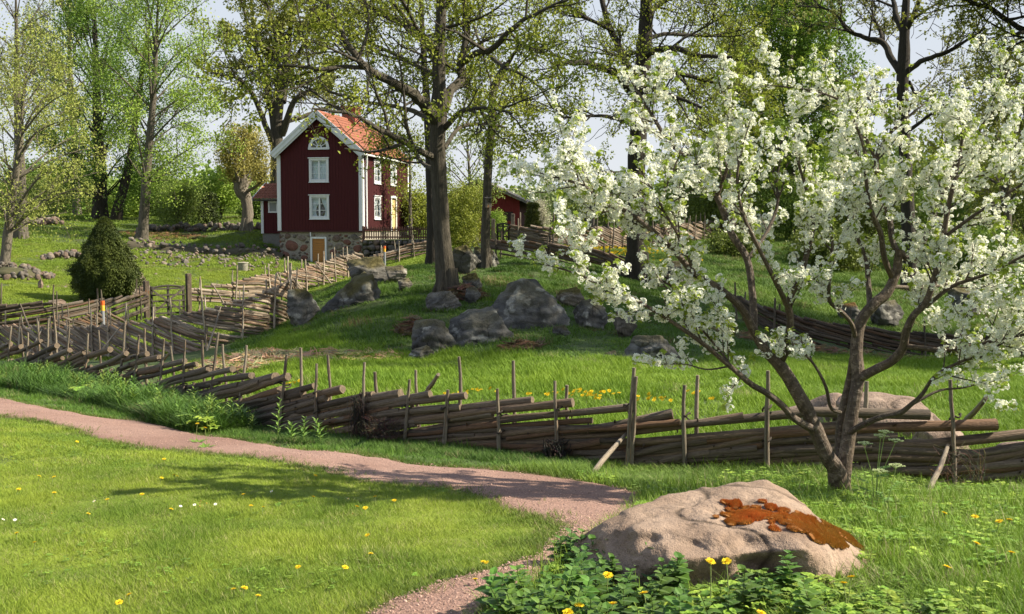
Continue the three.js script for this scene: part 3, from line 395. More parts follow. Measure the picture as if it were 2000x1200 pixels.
// the red barn behind the birdhouse tree
{
  const p0 = at(938, 450, 60), o = thing('red_barn', 'small dark red barn with grey roof edge behind the hedge bush', 'barn', V3(p0.x, at(938, 455, 60).y, p0.z), -0.1), hw = 2.15, eh = 1.75, rh = 2.75;
  const pr = [[-hw, -0.6], [hw, -0.6], [hw, eh], [0, rh], [-hw, eh]], g = new THREE.Group(); g.name = 'front'; o.add(g); wallPanel(0, pr, [{ x: 1.55, y: 0.9, w: 0.5, h: 0.5 }], 0.19, std({ color: col(0.19, 0.02, 0.018), map: rep(T.paint, 0.5) }), g);
  mesh('barn_wall', boxUV(merge([box(0.1, eh + 0.6, 5.8, hw - 0.06, (eh - 0.6) / 2, -3.05), box(0.1, eh + 0.6, 5.8, -hw + 0.06, (eh - 0.6) / 2, -3.05), box(4.2, eh + 0.6, 0.1, 0, (eh - 0.6) / 2, -5.9)])), M.falu, o);
  mesh('shutter', boxUV(box(0.46, 0.5, 0.04, 1.55, 0.9, -0.01)), std({ color: col(0.04, 0.02, 0.02) }), g);
  const a = Math.atan2(rh - eh, hw), sl = (hw + 0.45) / Math.cos(a); mesh('barn_roof', boxUV(merge([0, 1].map((e) => { const q = new THREE.BoxGeometry(sl, 0.14, 6.8); q.translate(sl / 2, 0, 0); q.rotateZ(-a); if (e) q.rotateY(Math.PI); q.translate(0, rh + 0.1, -2.9); return q; }))), std({ color: col(0.22, 0.21, 0.20), map: T.wood }), o);
}
// ---------------------------------------------------------------- round pole fences
const WOODS = [[0.18, 0.14, 0.105], [0.23, 0.18, 0.135], [0.12, 0.09, 0.068], [0.26, 0.185, 0.125], [0.22, 0.125, 0.07], [0.27, 0.225, 0.18]].map((c) => col(...c));
/** path: ground points of the fence line, in order. ends: rail ends [across, down] in the photograph's grid where they can be read off, else made along the line. */
function fence(name, label, path, o) {
  const root = thing(name, label, 'fence', V3(), 0), r = rng(o.seed), up = o.up ?? 1; // up = 1: rails rise towards the end of the path
  const cum = [0]; for (let i = 1; i < path.length; i++) cum.push(cum[i - 1] + Math.hypot(path[i].x - path[i - 1].x, path[i].z - path[i - 1].z));
  const total = cum[cum.length - 1];
  const P = (s) => { let i = 1; if (s <= 0) i = 1; else if (s >= total) i = path.length - 1; else while (cum[i] < s) i++; const t = (s - cum[i - 1]) / (cum[i] - cum[i - 1]), a = path[i - 1], b = path[i]; return [lerp(a.x, b.x, t), lerp(a.z, b.z, t), (b.x - a.x) / (cum[i] - cum[i - 1]), (b.z - a.z) / (cum[i] - cum[i - 1])]; };
  const side = o.side ?? 1; // which way the front looks
  const front = (q, off) => [q[0] - q[3] * off * side, q[1] + q[2] * off * side];
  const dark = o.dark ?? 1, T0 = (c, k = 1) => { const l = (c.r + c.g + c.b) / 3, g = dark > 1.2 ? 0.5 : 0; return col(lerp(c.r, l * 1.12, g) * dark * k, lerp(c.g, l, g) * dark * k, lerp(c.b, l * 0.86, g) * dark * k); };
  const rail = (s, h, L, slope, rad, thin) => {
    const pts = [], rads = [], n = 6, off = (r() - 0.5) * 0.05, c = WOODS[Math.floor(r() * 6)], bend = (r() - 0.5) * 0.075, sg = r() * 9;
    for (let i = 0; i <= n; i++) { const t = i / n, q = P(clamp(s - up * L * (1 - t), -1.2, total + 1.2)), hh = h - slope * L * (1 - t) + bend * Math.sin(t * 3.1) + 0.02 * n3(t * 5, sg, 0), [x, z] = front(q, off + 0.02 * n3(t * 3, sg, 5)); pts.push(V3(x, Math.max(H(x, z) + hh, H(x, z) - 0.08), z)); rads.push(rad * lerp(0.62, 1, t) * (1 + 0.08 * n3(t * 6, sg, 2))); }
    if (pts[0].distanceTo(pts[n]) < 0.2) return;
    const stubs = []; for (let i = 0; i < (o.knots ?? 0); i++) { const k = 1 + Math.floor(r() * (n - 1)), p = pts[k], a = r() * 6.28, R = rads[k], v = V3((r() - 0.5) * 0.8, Math.sin(a), Math.cos(a)).normalize(); stubs.push(stick([p.clone().addScaledVector(v, R * 0.6), p.clone().addScaledVector(v, R * 1.2 + 0.004), p.clone().addScaledVector(v, R * 1.15 + 0.012 + 0.035 * r() * r())], [R * 0.34, R * 0.26, 0.004], 5, { color: T0(c, 0.7), seed: r() * 9 })); }
    const joined = (g) => (stubs.length ? merge([g, ...stubs]) : g);
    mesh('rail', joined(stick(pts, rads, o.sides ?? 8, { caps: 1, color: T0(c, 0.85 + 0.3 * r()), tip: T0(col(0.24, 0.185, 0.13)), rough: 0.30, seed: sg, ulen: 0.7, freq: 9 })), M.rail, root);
  };
  const findS = (u) => { let best = 0, bd = 1e9; for (let s = -0.5; s <= total + 0.5; s += 0.02) { const q = P(s), e = Math.abs(seen(V3(q[0], H(q[0], q[1]), q[1]))[0] - u); if (e < bd) { bd = e; best = s; } } return best; };
  for (const [u, v, s0, L0] of o.ends ?? []) { const s = findS(u), q = P(s), y = at(u, v, -q[1]).y - H(q[0], q[1]), sl = (s0 ?? o.slope) * (0.92 + 0.16 * r()); rail(s, Math.max(0.12, y - 0.035), Math.min((L0 ?? o.L) * (0.85 + 0.3 * r()), (y + 0.05) / sl + 0.3), sl, o.rad * (0.85 + 0.4 * r())); }
  const railHeight = (s) => typeof o.h === 'function' ? o.h(s / total) : o.h;
  if (o.auto) for (let s = up > 0 ? 0.1 : -o.L * 0.6; s < total + (up > 0 ? o.L * 0.7 : 0); s += o.auto * (0.65 + 0.7 * r())) { const sl = o.slope * (0.9 + 0.2 * r()), h = railHeight(clamp(s, 0, total)) * (0.86 + 0.14 * r()), ss = up > 0 ? Math.min(s, total + 0.15) : Math.max(s, -0.15), cut = Math.abs(ss - s) * sl; rail(ss, h - cut, Math.min(o.L * (0.9 + 0.2 * r()), (h - cut + 0.05) / sl + 0.2), sl, o.rad * (0.7 + 0.45 * r())); }
  if (o.fill) for (let s = 0.3; s < total; s += o.fill * (0.6 + 0.8 * r())) { const sl = o.slope * (0.8 + 0.3 * r()), h = railHeight(s) * (0.16 + 0.7 * r()); rail(s, h, Math.min(o.L * (0.5 + 0.5 * r()), (h + 0.05) / sl + 0.2), sl, o.rad * (0.5 + 0.45 * r())); }
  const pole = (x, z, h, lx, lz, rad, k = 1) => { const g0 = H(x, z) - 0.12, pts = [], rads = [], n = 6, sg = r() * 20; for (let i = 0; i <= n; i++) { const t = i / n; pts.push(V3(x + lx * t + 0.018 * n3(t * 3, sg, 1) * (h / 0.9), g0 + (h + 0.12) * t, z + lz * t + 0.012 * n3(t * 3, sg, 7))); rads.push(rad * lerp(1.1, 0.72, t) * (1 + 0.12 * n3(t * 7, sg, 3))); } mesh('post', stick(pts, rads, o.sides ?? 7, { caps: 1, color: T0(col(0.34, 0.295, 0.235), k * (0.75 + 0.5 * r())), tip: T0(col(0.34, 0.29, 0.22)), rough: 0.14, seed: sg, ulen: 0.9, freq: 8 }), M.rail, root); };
  const tieR = o.rad * 1.25;
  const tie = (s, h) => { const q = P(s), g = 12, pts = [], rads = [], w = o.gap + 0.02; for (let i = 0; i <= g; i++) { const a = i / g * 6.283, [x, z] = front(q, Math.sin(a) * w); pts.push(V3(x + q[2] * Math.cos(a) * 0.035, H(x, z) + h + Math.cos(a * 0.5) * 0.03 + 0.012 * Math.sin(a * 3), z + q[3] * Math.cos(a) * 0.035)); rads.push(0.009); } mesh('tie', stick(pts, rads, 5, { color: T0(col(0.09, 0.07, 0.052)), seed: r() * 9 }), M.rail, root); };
  for (const [u, vt, isBack, uTop] of o.posts ?? []) { const s = findS(u), q = P(s), [x, z] = front(q, isBack ? -o.gap : o.gap), top = at(uTop ?? u, vt, -z), g = H(x, z); pole(x, z, Math.max(0.3, top.y - g), top.x - x, (r() - 0.5) * 0.05, o.post * (0.85 + 0.35 * r())); if (!isBack) { tie(s, (top.y - g) * (0.55 + 0.1 * r())); if (r() > 0.4) tie(s, (top.y - g) * 0.3); } }
  if (o.every) for (let s = 0.25; s < total; s += o.every * (0.8 + 0.4 * r())) { for (const e of [1, -1]) { const q = P(s + (r() - 0.5) * 0.12), [x, z] = front(q, e * o.gap), h = railHeight(s) + o.over * (0.5 + r()); pole(x, z, h, (r() - 0.5) * 0.14 * h, (r() - 0.5) * 0.1 * h, o.post * (0.8 + 0.4 * r()), o.postTone ?? 1); } tie(s, railHeight(s) * 0.75); }
  const brace = (x0, y0, z0, x1, y1, z1, rad, c) => { const n = 5, pts = [], rads = [], sg = r() * 30; for (let i = 0; i <= n; i++) { const t = i / n; pts.push(V3(lerp(x0, x1, t) + 0.02 * n3(t * 3, sg, 0), lerp(y0, y1, t), lerp(z0, z1, t) + 0.02 * n3(t * 3, 4, sg))); rads.push(rad * lerp(1.15, 0.7, t)); } mesh('brace', stick(pts, rads, 7, { caps: 1, color: T0(col(...(c ?? [0.36, 0.31, 0.25])), 0.9 + 0.3 * r()), tip: T0(col(0.42, 0.36, 0.28)), rough: 0.16, seed: sg, freq: 7 }), M.rail, root); };
  for (const [u0, v0, u1, v1, k] of o.braces ?? []) { const s = findS(u1), q = P(s), t = at(u1, v1, -q[1] - (k ?? 0)), b0 = G(u0, v0, -q[1] * 0.72); const bb = k ? at(u0, v0, -q[1] + k * 1.5) : b0; brace(bb.x, bb.y - (k ? 0 : 0.05), bb.z, t.x, t.y, t.z, o.post * 1.2); }
  if (o.braceEvery) for (let s = 1; s < total; s += o.braceEvery * (0.7 + 0.6 * r())) { const q = P(s), [x, z] = front(q, 0.62), q2 = P(s + (r() - 0.5)), [a, b] = front(q2, 0.03); brace(x, H(x, z) - 0.04, z, a, H(a, b) + railHeight(s) * 0.95, b, o.post, [0.22, 0.19, 0.155]); }
  return { root, P, total, front, findS };
}
const lineOf = (list) => list.map(([u, d]) => at0(u, d));
const FA = fence('round_pole_fence', 'long weathered round-pole fence beside the gravel path, its thick rails slanting past the blossoming tree', lineOf([[-160, 23], [0, 20], [130, 18], [250, 16], [400, 14], [550, 12], [680, 11.3], [800, 10.8], [980, 10.3], [1220, 9.8], [1500, 9.55], [1900, 9.45], [2300, 9.5]]), {
  seed: 4, dark: 0.92, knots: 6, rad: 0.042, L: 3.3, slope: 0.19, gap: 0.075, post: 0.021, h: 0.5, fill: 0.15, sides: 9,
  ends: [[-90, 665], [-50, 668], [20, 668], [40, 673], [82, 663], [112, 672], [140, 680], [167, 683], [216, 678], [250, 686], [285, 686], [312, 693], [358, 700], [385, 706], [412, 715], [458, 716], [493, 727], [538, 729], [565, 730], [615, 747], [667, 755], [733, 765], [782, 763], [842, 762], [912, 766], [965, 800], [430, 738], [470, 745], [512, 742], [548, 756], [592, 760], [640, 772], [700, 782], [765, 790], [880, 802], [1040, 775], [1120, 778], [1230, 788], [1312, 803], [1380, 850], [1450, 805, 0.16, 4], [1480, 868, 0.12, 4], [1560, 842, 0.11, 5], [1640, 826, 0.10, 5], [1700, 866, 0.10, 5], [1750, 846, 0.10, 5.5], [1812, 804, 0.115, 6], [1860, 862, 0.10, 5], [1942, 822, 0.115, 6], [2010, 838, 0.11, 6], [2060, 862, 0.10, 5], [2080, 852, 0.11, 6], [2160, 866, 0.11, 6], [2240, 880, 0.11, 6], [2300, 870, 0.11, 6], [2400, 880, 0.11, 6], [2450, 890, 0.11, 6]],
  posts: [[-60, 640], [-20, 650], [20, 637], [40, 642, 1], [55, 650], [72, 628, 1], [94, 622], [104, 606, 1], [135, 640], [172, 652], [192, 645, 1], [215, 732, 0, 219], [240, 628, 0, 245], [268, 655, 0, 272], [280, 642, 1], [317, 662, 0, 320], [334, 676, 1], [365, 664, 0, 360], [390, 665, 1, 396], [417, 650, 0, 425], [434, 673, 1], [472, 675, 0, 482], [553, 692, 0, 560], [575, 680, 1, 587], [625, 711, 0, 617], [640, 693, 1], [715, 708, 0, 712], [732, 727, 1], [797, 742, 0, 799], [812, 723, 1], [872, 762, 0, 875], [891, 697, 1, 898], [980, 760, 0, 971], [998, 705, 1, 1002], [1098, 745, 0, 1083], [1106, 752, 1], [1224, 718, 0, 1238], [1232, 735, 0, 1242], [1337, 753], [1356, 733, 1, 1364], [1495, 724, 0, 1499], [1688, 745, 1, 1692], [1860, 742], [2060, 750], [2150, 745, 1], [2260, 760]],
  braces: [[222, 752, 262, 716], [438, 792, 486, 748], [772, 838, 808, 790], [1146, 928, 1222, 848], [1800, 978, 1856, 868], [828, 775, 857, 732, 0.35], [1890, 820, 1927, 777, 0.35], [290, 735, 330, 690]],
});
const FB = fence('round_pole_fence', 'bleached round-pole fence with pale thin rails, lightened as if sunlit, running up to the mossy boulders', lineOf([[-120, 30], [0, 28.5], [120, 27.3], [250, 26], [380, 25.2], [470, 25.4], [520, 25.8], [556, 26.6], [575, 27.6]]), { seed: 8, rad: 0.04, L: 2.4, slope: 0.42, up: -1, gap: 0.08, post: 0.024, h: (t) => lerp(0.75, 0.98, smooth(0.3, 0.85, t)), auto: 0.095, fill: 0.3, every: 0.72, over: 0.3, braceEvery: 3.2, sides: 7, dark: 2.3 });  // bleached wood, lightened further to stand in for sun the great oak blocks
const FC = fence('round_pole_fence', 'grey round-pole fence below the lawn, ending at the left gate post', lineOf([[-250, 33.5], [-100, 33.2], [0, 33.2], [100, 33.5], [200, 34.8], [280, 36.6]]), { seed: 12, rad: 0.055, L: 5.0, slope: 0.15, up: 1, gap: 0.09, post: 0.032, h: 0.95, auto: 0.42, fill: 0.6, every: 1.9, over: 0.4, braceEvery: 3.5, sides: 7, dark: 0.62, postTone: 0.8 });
const FE = fence('round_pole_fence', 'short low round-pole fence in the lane behind the striped orange marker post', lineOf([[110, 29.6], [160, 30.2], [205, 31.2]]), { seed: 14, rad: 0.045, L: 1.8, slope: 0.42, up: -1, gap: 0.08, post: 0.025, h: 0.85, auto: 0.13, fill: 0.5, every: 0.8, over: 0.35, sides: 6, dark: 0.85 });
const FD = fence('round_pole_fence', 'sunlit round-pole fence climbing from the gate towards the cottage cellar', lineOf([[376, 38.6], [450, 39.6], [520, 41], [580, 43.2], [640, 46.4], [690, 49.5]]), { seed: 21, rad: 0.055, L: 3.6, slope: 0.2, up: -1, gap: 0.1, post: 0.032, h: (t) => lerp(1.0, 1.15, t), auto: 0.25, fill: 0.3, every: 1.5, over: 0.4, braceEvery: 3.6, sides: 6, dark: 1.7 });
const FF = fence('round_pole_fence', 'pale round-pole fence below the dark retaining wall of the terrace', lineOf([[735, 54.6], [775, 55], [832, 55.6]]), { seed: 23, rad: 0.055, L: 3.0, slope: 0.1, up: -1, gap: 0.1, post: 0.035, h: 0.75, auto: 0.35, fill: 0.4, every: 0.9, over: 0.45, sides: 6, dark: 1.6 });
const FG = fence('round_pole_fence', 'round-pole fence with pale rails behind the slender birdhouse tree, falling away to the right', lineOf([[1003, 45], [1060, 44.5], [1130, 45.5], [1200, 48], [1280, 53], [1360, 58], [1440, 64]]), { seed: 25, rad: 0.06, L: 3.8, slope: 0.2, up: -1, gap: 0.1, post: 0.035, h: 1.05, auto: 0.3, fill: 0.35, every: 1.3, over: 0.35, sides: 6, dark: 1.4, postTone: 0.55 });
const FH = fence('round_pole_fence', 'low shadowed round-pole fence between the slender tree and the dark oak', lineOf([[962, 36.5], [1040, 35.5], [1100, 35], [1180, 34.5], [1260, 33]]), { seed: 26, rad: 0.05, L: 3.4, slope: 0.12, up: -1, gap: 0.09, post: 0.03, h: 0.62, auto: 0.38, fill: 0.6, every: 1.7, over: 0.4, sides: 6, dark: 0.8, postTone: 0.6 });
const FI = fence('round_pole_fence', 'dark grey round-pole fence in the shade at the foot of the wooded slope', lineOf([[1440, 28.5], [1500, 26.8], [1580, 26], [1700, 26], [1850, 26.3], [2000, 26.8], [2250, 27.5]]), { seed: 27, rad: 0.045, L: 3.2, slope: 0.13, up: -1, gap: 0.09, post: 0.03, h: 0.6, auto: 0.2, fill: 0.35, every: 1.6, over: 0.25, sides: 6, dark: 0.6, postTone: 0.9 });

// ---------------------------------------------------------------- gates, marker posts, birdhouse, tub
function gate(label, uL, uR, d, h, o = {}) {
  const a = at0(uL, d), b = at0(uR, d + (o.dd ?? 0)), w = Math.hypot(b.x - a.x, b.z - a.z), t = -Math.atan2(b.z - a.z, b.x - a.x), g = thing('wooden_gate', label, 'gate', a, t), r = rng(o.seed ?? 3);
  const bar = (x0, y0, x1, y1, z, s, c) => { const L = Math.hypot(x1 - x0, y1 - y0), q = new THREE.BoxGeometry(L, s, 0.035); q.rotateZ(Math.atan2(y1 - y0, x1 - x0)); q.translate((x0 + x1) / 2, (y0 + y1) / 2, z); mesh('bar', paint(boxUV(q), col(...(c ?? [0.075, 0.065, 0.055]))), M.rail, g); };
  for (const [x, k] of [[-0.06, 1], [w + 0.08, 1.15]]) mesh('post', paint(boxUV(box(0.17, h * 1.28 * k, 0.17, x, h * 0.62 * k - 0.1, 0.05, 0.02)), col(...(o.post ?? [0.15, 0.115, 0.085]))), M.rail, g);
  for (const x of [0.12, w * 0.52, w - 0.1]) mesh('stile', paint(boxUV(box(0.08, h * (x < w * 0.6 && x > 0.2 ? 1.0 : 0.95), 0.06, x, h * 0.52, 0.03, 0.01)), col(0.05, 0.045, 0.04)), M.rail, g);
  for (let i = 0; i < 5; i++) bar(0.1, 0.16 + i * h * 0.19, w - 0.06, 0.16 + i * h * 0.19 + (r() - 0.5) * 0.02, 0.075, 0.055);
  bar(0.12, 0.2, w - 0.1, h * 0.92, 0.125, 0.06, [0.13, 0.11, 0.09]); bar(0.12, h * 0.86, w - 0.1, 0.14, 0.165, 0.055, [0.1, 0.09, 0.075]);
  const arc = []; for (let i = 0; i <= 8; i++) arc.push(V3(0.1 + (w - 0.16) * i / 8, h * (0.93 + 0.07 * Math.sin(i / 8 * Math.PI)), 0.03)); mesh('top_bar', stick(arc, arc.map(() => 0.035), 6, { caps: 1, color: col(0.065, 0.055, 0.048) }), M.rail, g);
  return g;
}
gate('dark wooden field gate with diagonal bars between two square posts', 286, 361, 37.2, 1.1, { dd: 0.9 });
gate('small grey wooden gate beside the red barn and the pale pole fence', 966, 998, 47.5, 1.15, { seed: 5, post: [0.24, 0.2, 0.16] });
for (const [u, v, d, top, lb] of [[197, 655, 31, 588, 'grey marker post with orange and yellow top behind the fences, left of the gate'], [751, 492, 54, 481, 'short orange-tipped marker post against the dark terrace wall']]) {
  const p = at0(u, d), ht = at(u, top, d).y - p.y, g = thing('marker_post', lb, 'post', p); const S = (y0, y1, rd, c, nm) => mesh(nm, stick([V3(0, y0, 0), V3(0.004, (y0 + y1) / 2, 0), V3(0, y1, 0)], [rd, rd, rd], 8, { caps: 1, color: c }), std({ vertexColors: true, roughness: 0.6 }), g);
  S(-0.15, ht - 0.28, 0.055, col(0.22, 0.23, 0.25), 'shaft'); S(ht - 0.28, ht - 0.12, 0.057, col(0.75, 0.42, 0.04), 'yellow_band'); S(ht - 0.12, ht, 0.058, col(0.75, 0.13, 0.015), 'orange_tip');
}
{ const p = at0(598, 47), g = thing('stake', 'dark square stake standing in the sunlit fence below the cellar door', 'post', p); mesh('shaft', paint(boxUV(box(0.17, 1.15, 0.15, 0, 0.5, 0, 0.02)), col(0.09, 0.08, 0.075)), M.rail, g); mesh('cap', paint(boxUV(box(0.19, 0.03, 0.17, 0, 1.09, 0)), col(0.16, 0.15, 0.14)), M.rail, g); }
{ const p = at0(474, 57.5), g = thing('concrete_tub', 'round pale concrete tub on the grass below the rubble wall', 'tub', p), pts = [[0, 0.02], [0.2, 0.0], [0.24, 0.03], [0.27, 0.42], [0.29, 0.45], [0.26, 0.46], [0.23, 0.42], [0.2, 0.12], [0, 0.1]].map((q) => new THREE.Vector2(...q)); mesh('bowl', new THREE.LatheGeometry(pts, 20), std({ color: col(0.36, 0.33, 0.27), map: T.soil, side: THREE.DoubleSide }), g); mesh('rim', new THREE.TorusGeometry(0.277, 0.02, 6, 20).rotateX(Math.PI / 2).translate(0, 0.45, 0), std({ color: col(0.42, 0.38, 0.31) }), g); }
{ // birdhouse on the slender tree
  const p = at(954, 397, 30.72), g = thing('birdhouse', 'small grey wooden birdhouse fixed to the slender tree trunk', 'birdhouse', p, 0.25), c = std({ color: col(0.20, 0.18, 0.16), map: T.wood });
  mesh('box', boxUV(box(0.15, 0.26, 0.14, 0, 0, 0, 0.008)), c, g); const rf = box(0.21, 0.025, 0.22, 0, 0.145, 0.02); rf.rotateX(0.12); mesh('roof', boxUV(rf), std({ color: col(0.13, 0.12, 0.11), map: T.wood }), g); mesh('entrance', new THREE.CylinderGeometry(0.022, 0.022, 0.01, 12).rotateX(Math.PI / 2).translate(0, 0.045, 0.071), M.dark, g); mesh('back_board', boxUV(box(0.08, 0.42, 0.02, 0, 0, -0.085)), c, g); mesh('perch', stick([V3(0, -0.02, 0.07), V3(0, -0.02, 0.12)], [0.008, 0.007], 6, { caps: 1, color: col(0.5, 0.5, 0.5) }), c, g);
}
// ---------------------------------------------------------------- boulders
/** a boulder that fills a box of the photograph's grid, standing on the ground at that distance */
function boulder(label, u0, v0, u1, v1, d, o = {}) {
  const m = d / F, cu = (u0 + u1) / 2, w = (u1 - u0) * m, h = (v1 - v0) * m * (o.grow ?? 1), base = at(cu, v1, d), top = at(cu, v0, d).y, x = base.x, g = H(x, -d), bury = o.bury ?? Math.max(0.15 * h, base.y - g > 0 ? base.y - g + 0.1 * h : 0.18 * h), hh = h + bury;
  const geo = rockGeo({ detail: o.detail ?? 22, seed: o.seed ?? Math.round(u0 + v0), n: o.n ?? 10, crack: o.crack ?? 0.025, ledge: o.ledge ?? 0.10, size: [w / 1.92, hh / 1.9, (o.deep ?? 0.8) * w / 1.92], dark: o.dark ?? [0.035, 0.035, 0.034], pale: o.pale ?? [0.23, 0.225, 0.21], lichen: o.lichen ?? 0.75, moss: o.moss ?? 0.6, sharp: o.sharp ?? 60, amp: o.amp ?? 0.11, freq: o.freq, mossColor: o.mossColor, pts: o.pts, dents: o.dents });
  geo.computeBoundingBox(); const b = geo.boundingBox; geo.translate(-(b.min.x + b.max.x) / 2, 0, 0); geo.scale(w / (b.max.x - b.min.x), hh / (b.max.y - b.min.y), 1); geo.translate(0, -b.min.y * hh / (b.max.y - b.min.y) - bury, 0);
  const q = mesh(o.name ?? 'boulder', geo, o.mat ?? M.stoneGrey); q.position.set(x, base.y, -d); if (o.tilt) q.rotation.z = o.tilt; q.updateMatrix(); return tag(q, label, o.cat ?? 'boulder', o.group);
}
const pk = { dark: [0.20, 0.14, 0.11], pale: [0.42, 0.32, 0.255], lichen: 0.2, moss: 0.25 };
boulder('dark mossy boulder where the bleached pole fence ends', 560, 563, 628, 630, 25.4, { seed: 3, moss: 0.9 });
boulder('big leaning grey boulder with brown moss along its back, above the fence end', 622, 530, 745, 618, 26.2, { seed: 12, lichen: 1, moss: 0.9, pts: [[-1, -1, 0.5], [-1, -1, -0.6], [-0.9, -0.35, 0.2], [-0.1, 0.55, -0.3], [0.0, 0.6, 0.4], [0.45, 1, -0.2], [0.8, 0.85, 0.4], [1, 0.25, 0.1], [0.95, -0.1, 0.5], [0.4, -0.7, 0.7], [0.1, -1, 0.6], [0.5, -1, -0.7], [-0.4, -0.9, 0.8], [0.6, 0.5, 0.75]].map((q) => V3(...q)) });
boulder('rounded grey boulder capped with yellow moss below the terrace', 678, 500, 768, 562, 28.5, { seed: 7, lichen: 1, moss: 0.9 });
boulder('small pale lit rock right of the moss-capped boulder', 752, 518, 796, 546, 28.2, { seed: 8, pale: [0.36, 0.33, 0.28] });
boulder('largest angular dark boulder on top of the mound\'s front', 953, 543, 1113, 656, 22.4, { seed: 15, crack: 0, moss: 0.35, pts: [[-0.95, 0.1, 0.3], [-0.9, -0.2, 0.6], [-0.45, 0.85, -0.2], [-0.15, 1, 0.1], [0.2, 0.95, -0.4], [0.55, 0.55, 0.3], [0.95, -0.1, 0.1], [1, -0.35, 0.4], [0.5, -0.55, 0.8], [0.0, -0.5, 0.95], [-0.35, -0.75, 0.9], [-0.75, -0.6, 0.8], [-0.5, -1, 0], [0.6, -1, 0.2], [0.3, 0.3, 0.7], [-0.3, 0.35, 0.75]].map((q) => V3(...q)), detail: 26 });
boulder('broad flat-topped dark boulder leaning under the largest one', 876, 598, 1014, 695, 21.2, { seed: 21, moss: 0.25, pts: [[-1, 0.35, 0.2], [-0.9, 0.55, -0.3], [-0.4, 0.9, -0.2], [0.25, 1, -0.3], [0.4, 0.75, 0.4], [0.55, 0.2, 0.6], [1, -0.2, 0.3], [0.95, -0.6, 0.5], [0.7, -1, 0.5], [0.1, -0.85, 0.9], [-0.5, -0.6, 0.9], [-0.95, -0.3, 0.6], [-0.6, -1, -0.4], [0.8, -0.3, -0.5], [-0.3, 0.5, 0.7]].map((q) => V3(...q)), detail: 24 });
boulder('squat grey boulder at the mound foot, left of the flat-topped one', 803, 622, 892, 698, 20.6, { seed: 9, lichen: 0.9, moss: 0.5 });
boulder('low rounded rock lowest at the left foot of the mound', 793, 673, 852, 706, 20.1, { seed: 31, moss: 0.4 });
boulder('flat grey slab in front of the great oak trunk', 830, 568, 902, 610, 24.4, { seed: 32, moss: 0.2, deep: 0.6, pale: [0.27, 0.26, 0.25] });
boulder('pointed dark rock on the right flank of the mound', 1119, 580, 1188, 644, 22.4, { seed: 33, moss: 0.5, lichen: 0.8, n: 11 });
boulder('narrow upright stone right of the pointed dark rock', 1198, 606, 1244, 648, 21.6, { seed: 36, n: 10, moss: 0.4, pale: [0.24, 0.21, 0.17] });
boulder('big domed boulder split by a crack at the right foot of the mound', 1214, 653, 1328, 712, 19.2, { seed: 38, moss: 0.5, detail: 22, dents: [[V3(0.1, 0.3, 0.9), 0.16, 0.14]] });
boulder('small stone under the largest angular boulder', 1078, 634, 1118, 662, 21.2, { seed: 41, n: 10 });
boulder('mossy rock just right of the great oak', 902, 532, 942, 570, 26.4, { seed: 42, moss: 1 });
boulder('dark mossy outcrop behind the great oak trunk', 880, 478, 940, 530, 29.6, { seed: 43, moss: 0.9, dark: [0.05, 0.05, 0.045], pale: [0.13, 0.125, 0.11] });
boulder('dark outcrop beside the foot of the slender tree', 925, 482, 975, 530, 31.6, { seed: 44, moss: 0.9, dark: [0.05, 0.05, 0.045], pale: [0.13, 0.125, 0.11] });
boulder('flat mossy stump-like rock at the right end of the mound top', 1085, 560, 1142, 590, 24.8, { seed: 45, moss: 1, deep: 0.5, pale: [0.3, 0.26, 0.2] });
boulder('small pale stone on the grass left of the oak', 776, 543, 806, 564, 26.6, { seed: 46, pale: [0.3, 0.27, 0.22] });
boulder('small grey stone between the oak roots and the mound boulders', 908, 560, 940, 582, 25, { seed: 47 });
boulder('dark rounded boulder in the shade right of the dark oak', 1298, 508, 1368, 562, 34, { seed: 48, dark: [0.04, 0.04, 0.035], pale: [0.11, 0.105, 0.09] });
boulder('small dark rock left of the cracked domed boulder', 1178, 684, 1210, 706, 19.4, { seed: 49 });
boulder('mossy orange rock under the trees on the right slope', 1634, 590, 1680, 622, 33, { seed: 50, moss: 1, mossColor: [0.22, 0.12, 0.02] });
boulder('grey rock on the right slope under the blossom branches', 1700, 585, 1770, 625, 33, { seed: 51, dark: [0.05, 0.05, 0.045] });
boulder('dark rock far up the right slope', 1850, 560, 1930, 610, 36, { seed: 52, dark: [0.05, 0.05, 0.045], moss: 0.9 });
boulder('pinkish flat rock beside the juniper', 244, 531, 297, 560, 45.5, { seed: 53, ...pk, pale: [0.5, 0.4, 0.34] });
boulder('white-streaked rock at the foot of the juniper', 244, 552, 268, 580, 44.2, { seed: 54, ...pk, pale: [0.6, 0.55, 0.5] });
boulder('small round stone on the lawn near the left fence', 72, 545, 84, 556, 46, { seed: 55, ...pk }); boulder('small brown rock behind the left pole fence', 96, 584, 128, 602, 42, { seed: 56, ...pk });
// meadow boulders beyond the near fence
boulder('pink granite boulder behind the fence and the blossom tree trunk', 1518, 762, 1684, 885, 12.6, { seed: 61, ...pk, moss: 0, lichen: 0, sharp: 9, amp: 0.04, detail: 26, mat: M.stoneFine });
boulder('rounded pink granite boulder behind the fence, right of the tree trunk', 1628, 764, 1842, 890, 12.1, { seed: 66, ...pk, moss: 0, lichen: 0, sharp: 8, amp: 0.04, detail: 26, mat: M.stoneFine });
boulder('low pale boulder close behind the fence post at right', 1780, 826, 1896, 905, 11.2, { seed: 63, ...pk, moss: 0, lichen: 0, sharp: 9, amp: 0.04, mat: M.stoneFine });
boulder('flat pinkish slab behind the fence at the right edge', 1915, 856, 2110, 915, 11, { seed: 64, ...pk, moss: 0, lichen: 0, sharp: 9, amp: 0.04, mat: M.stoneFine });

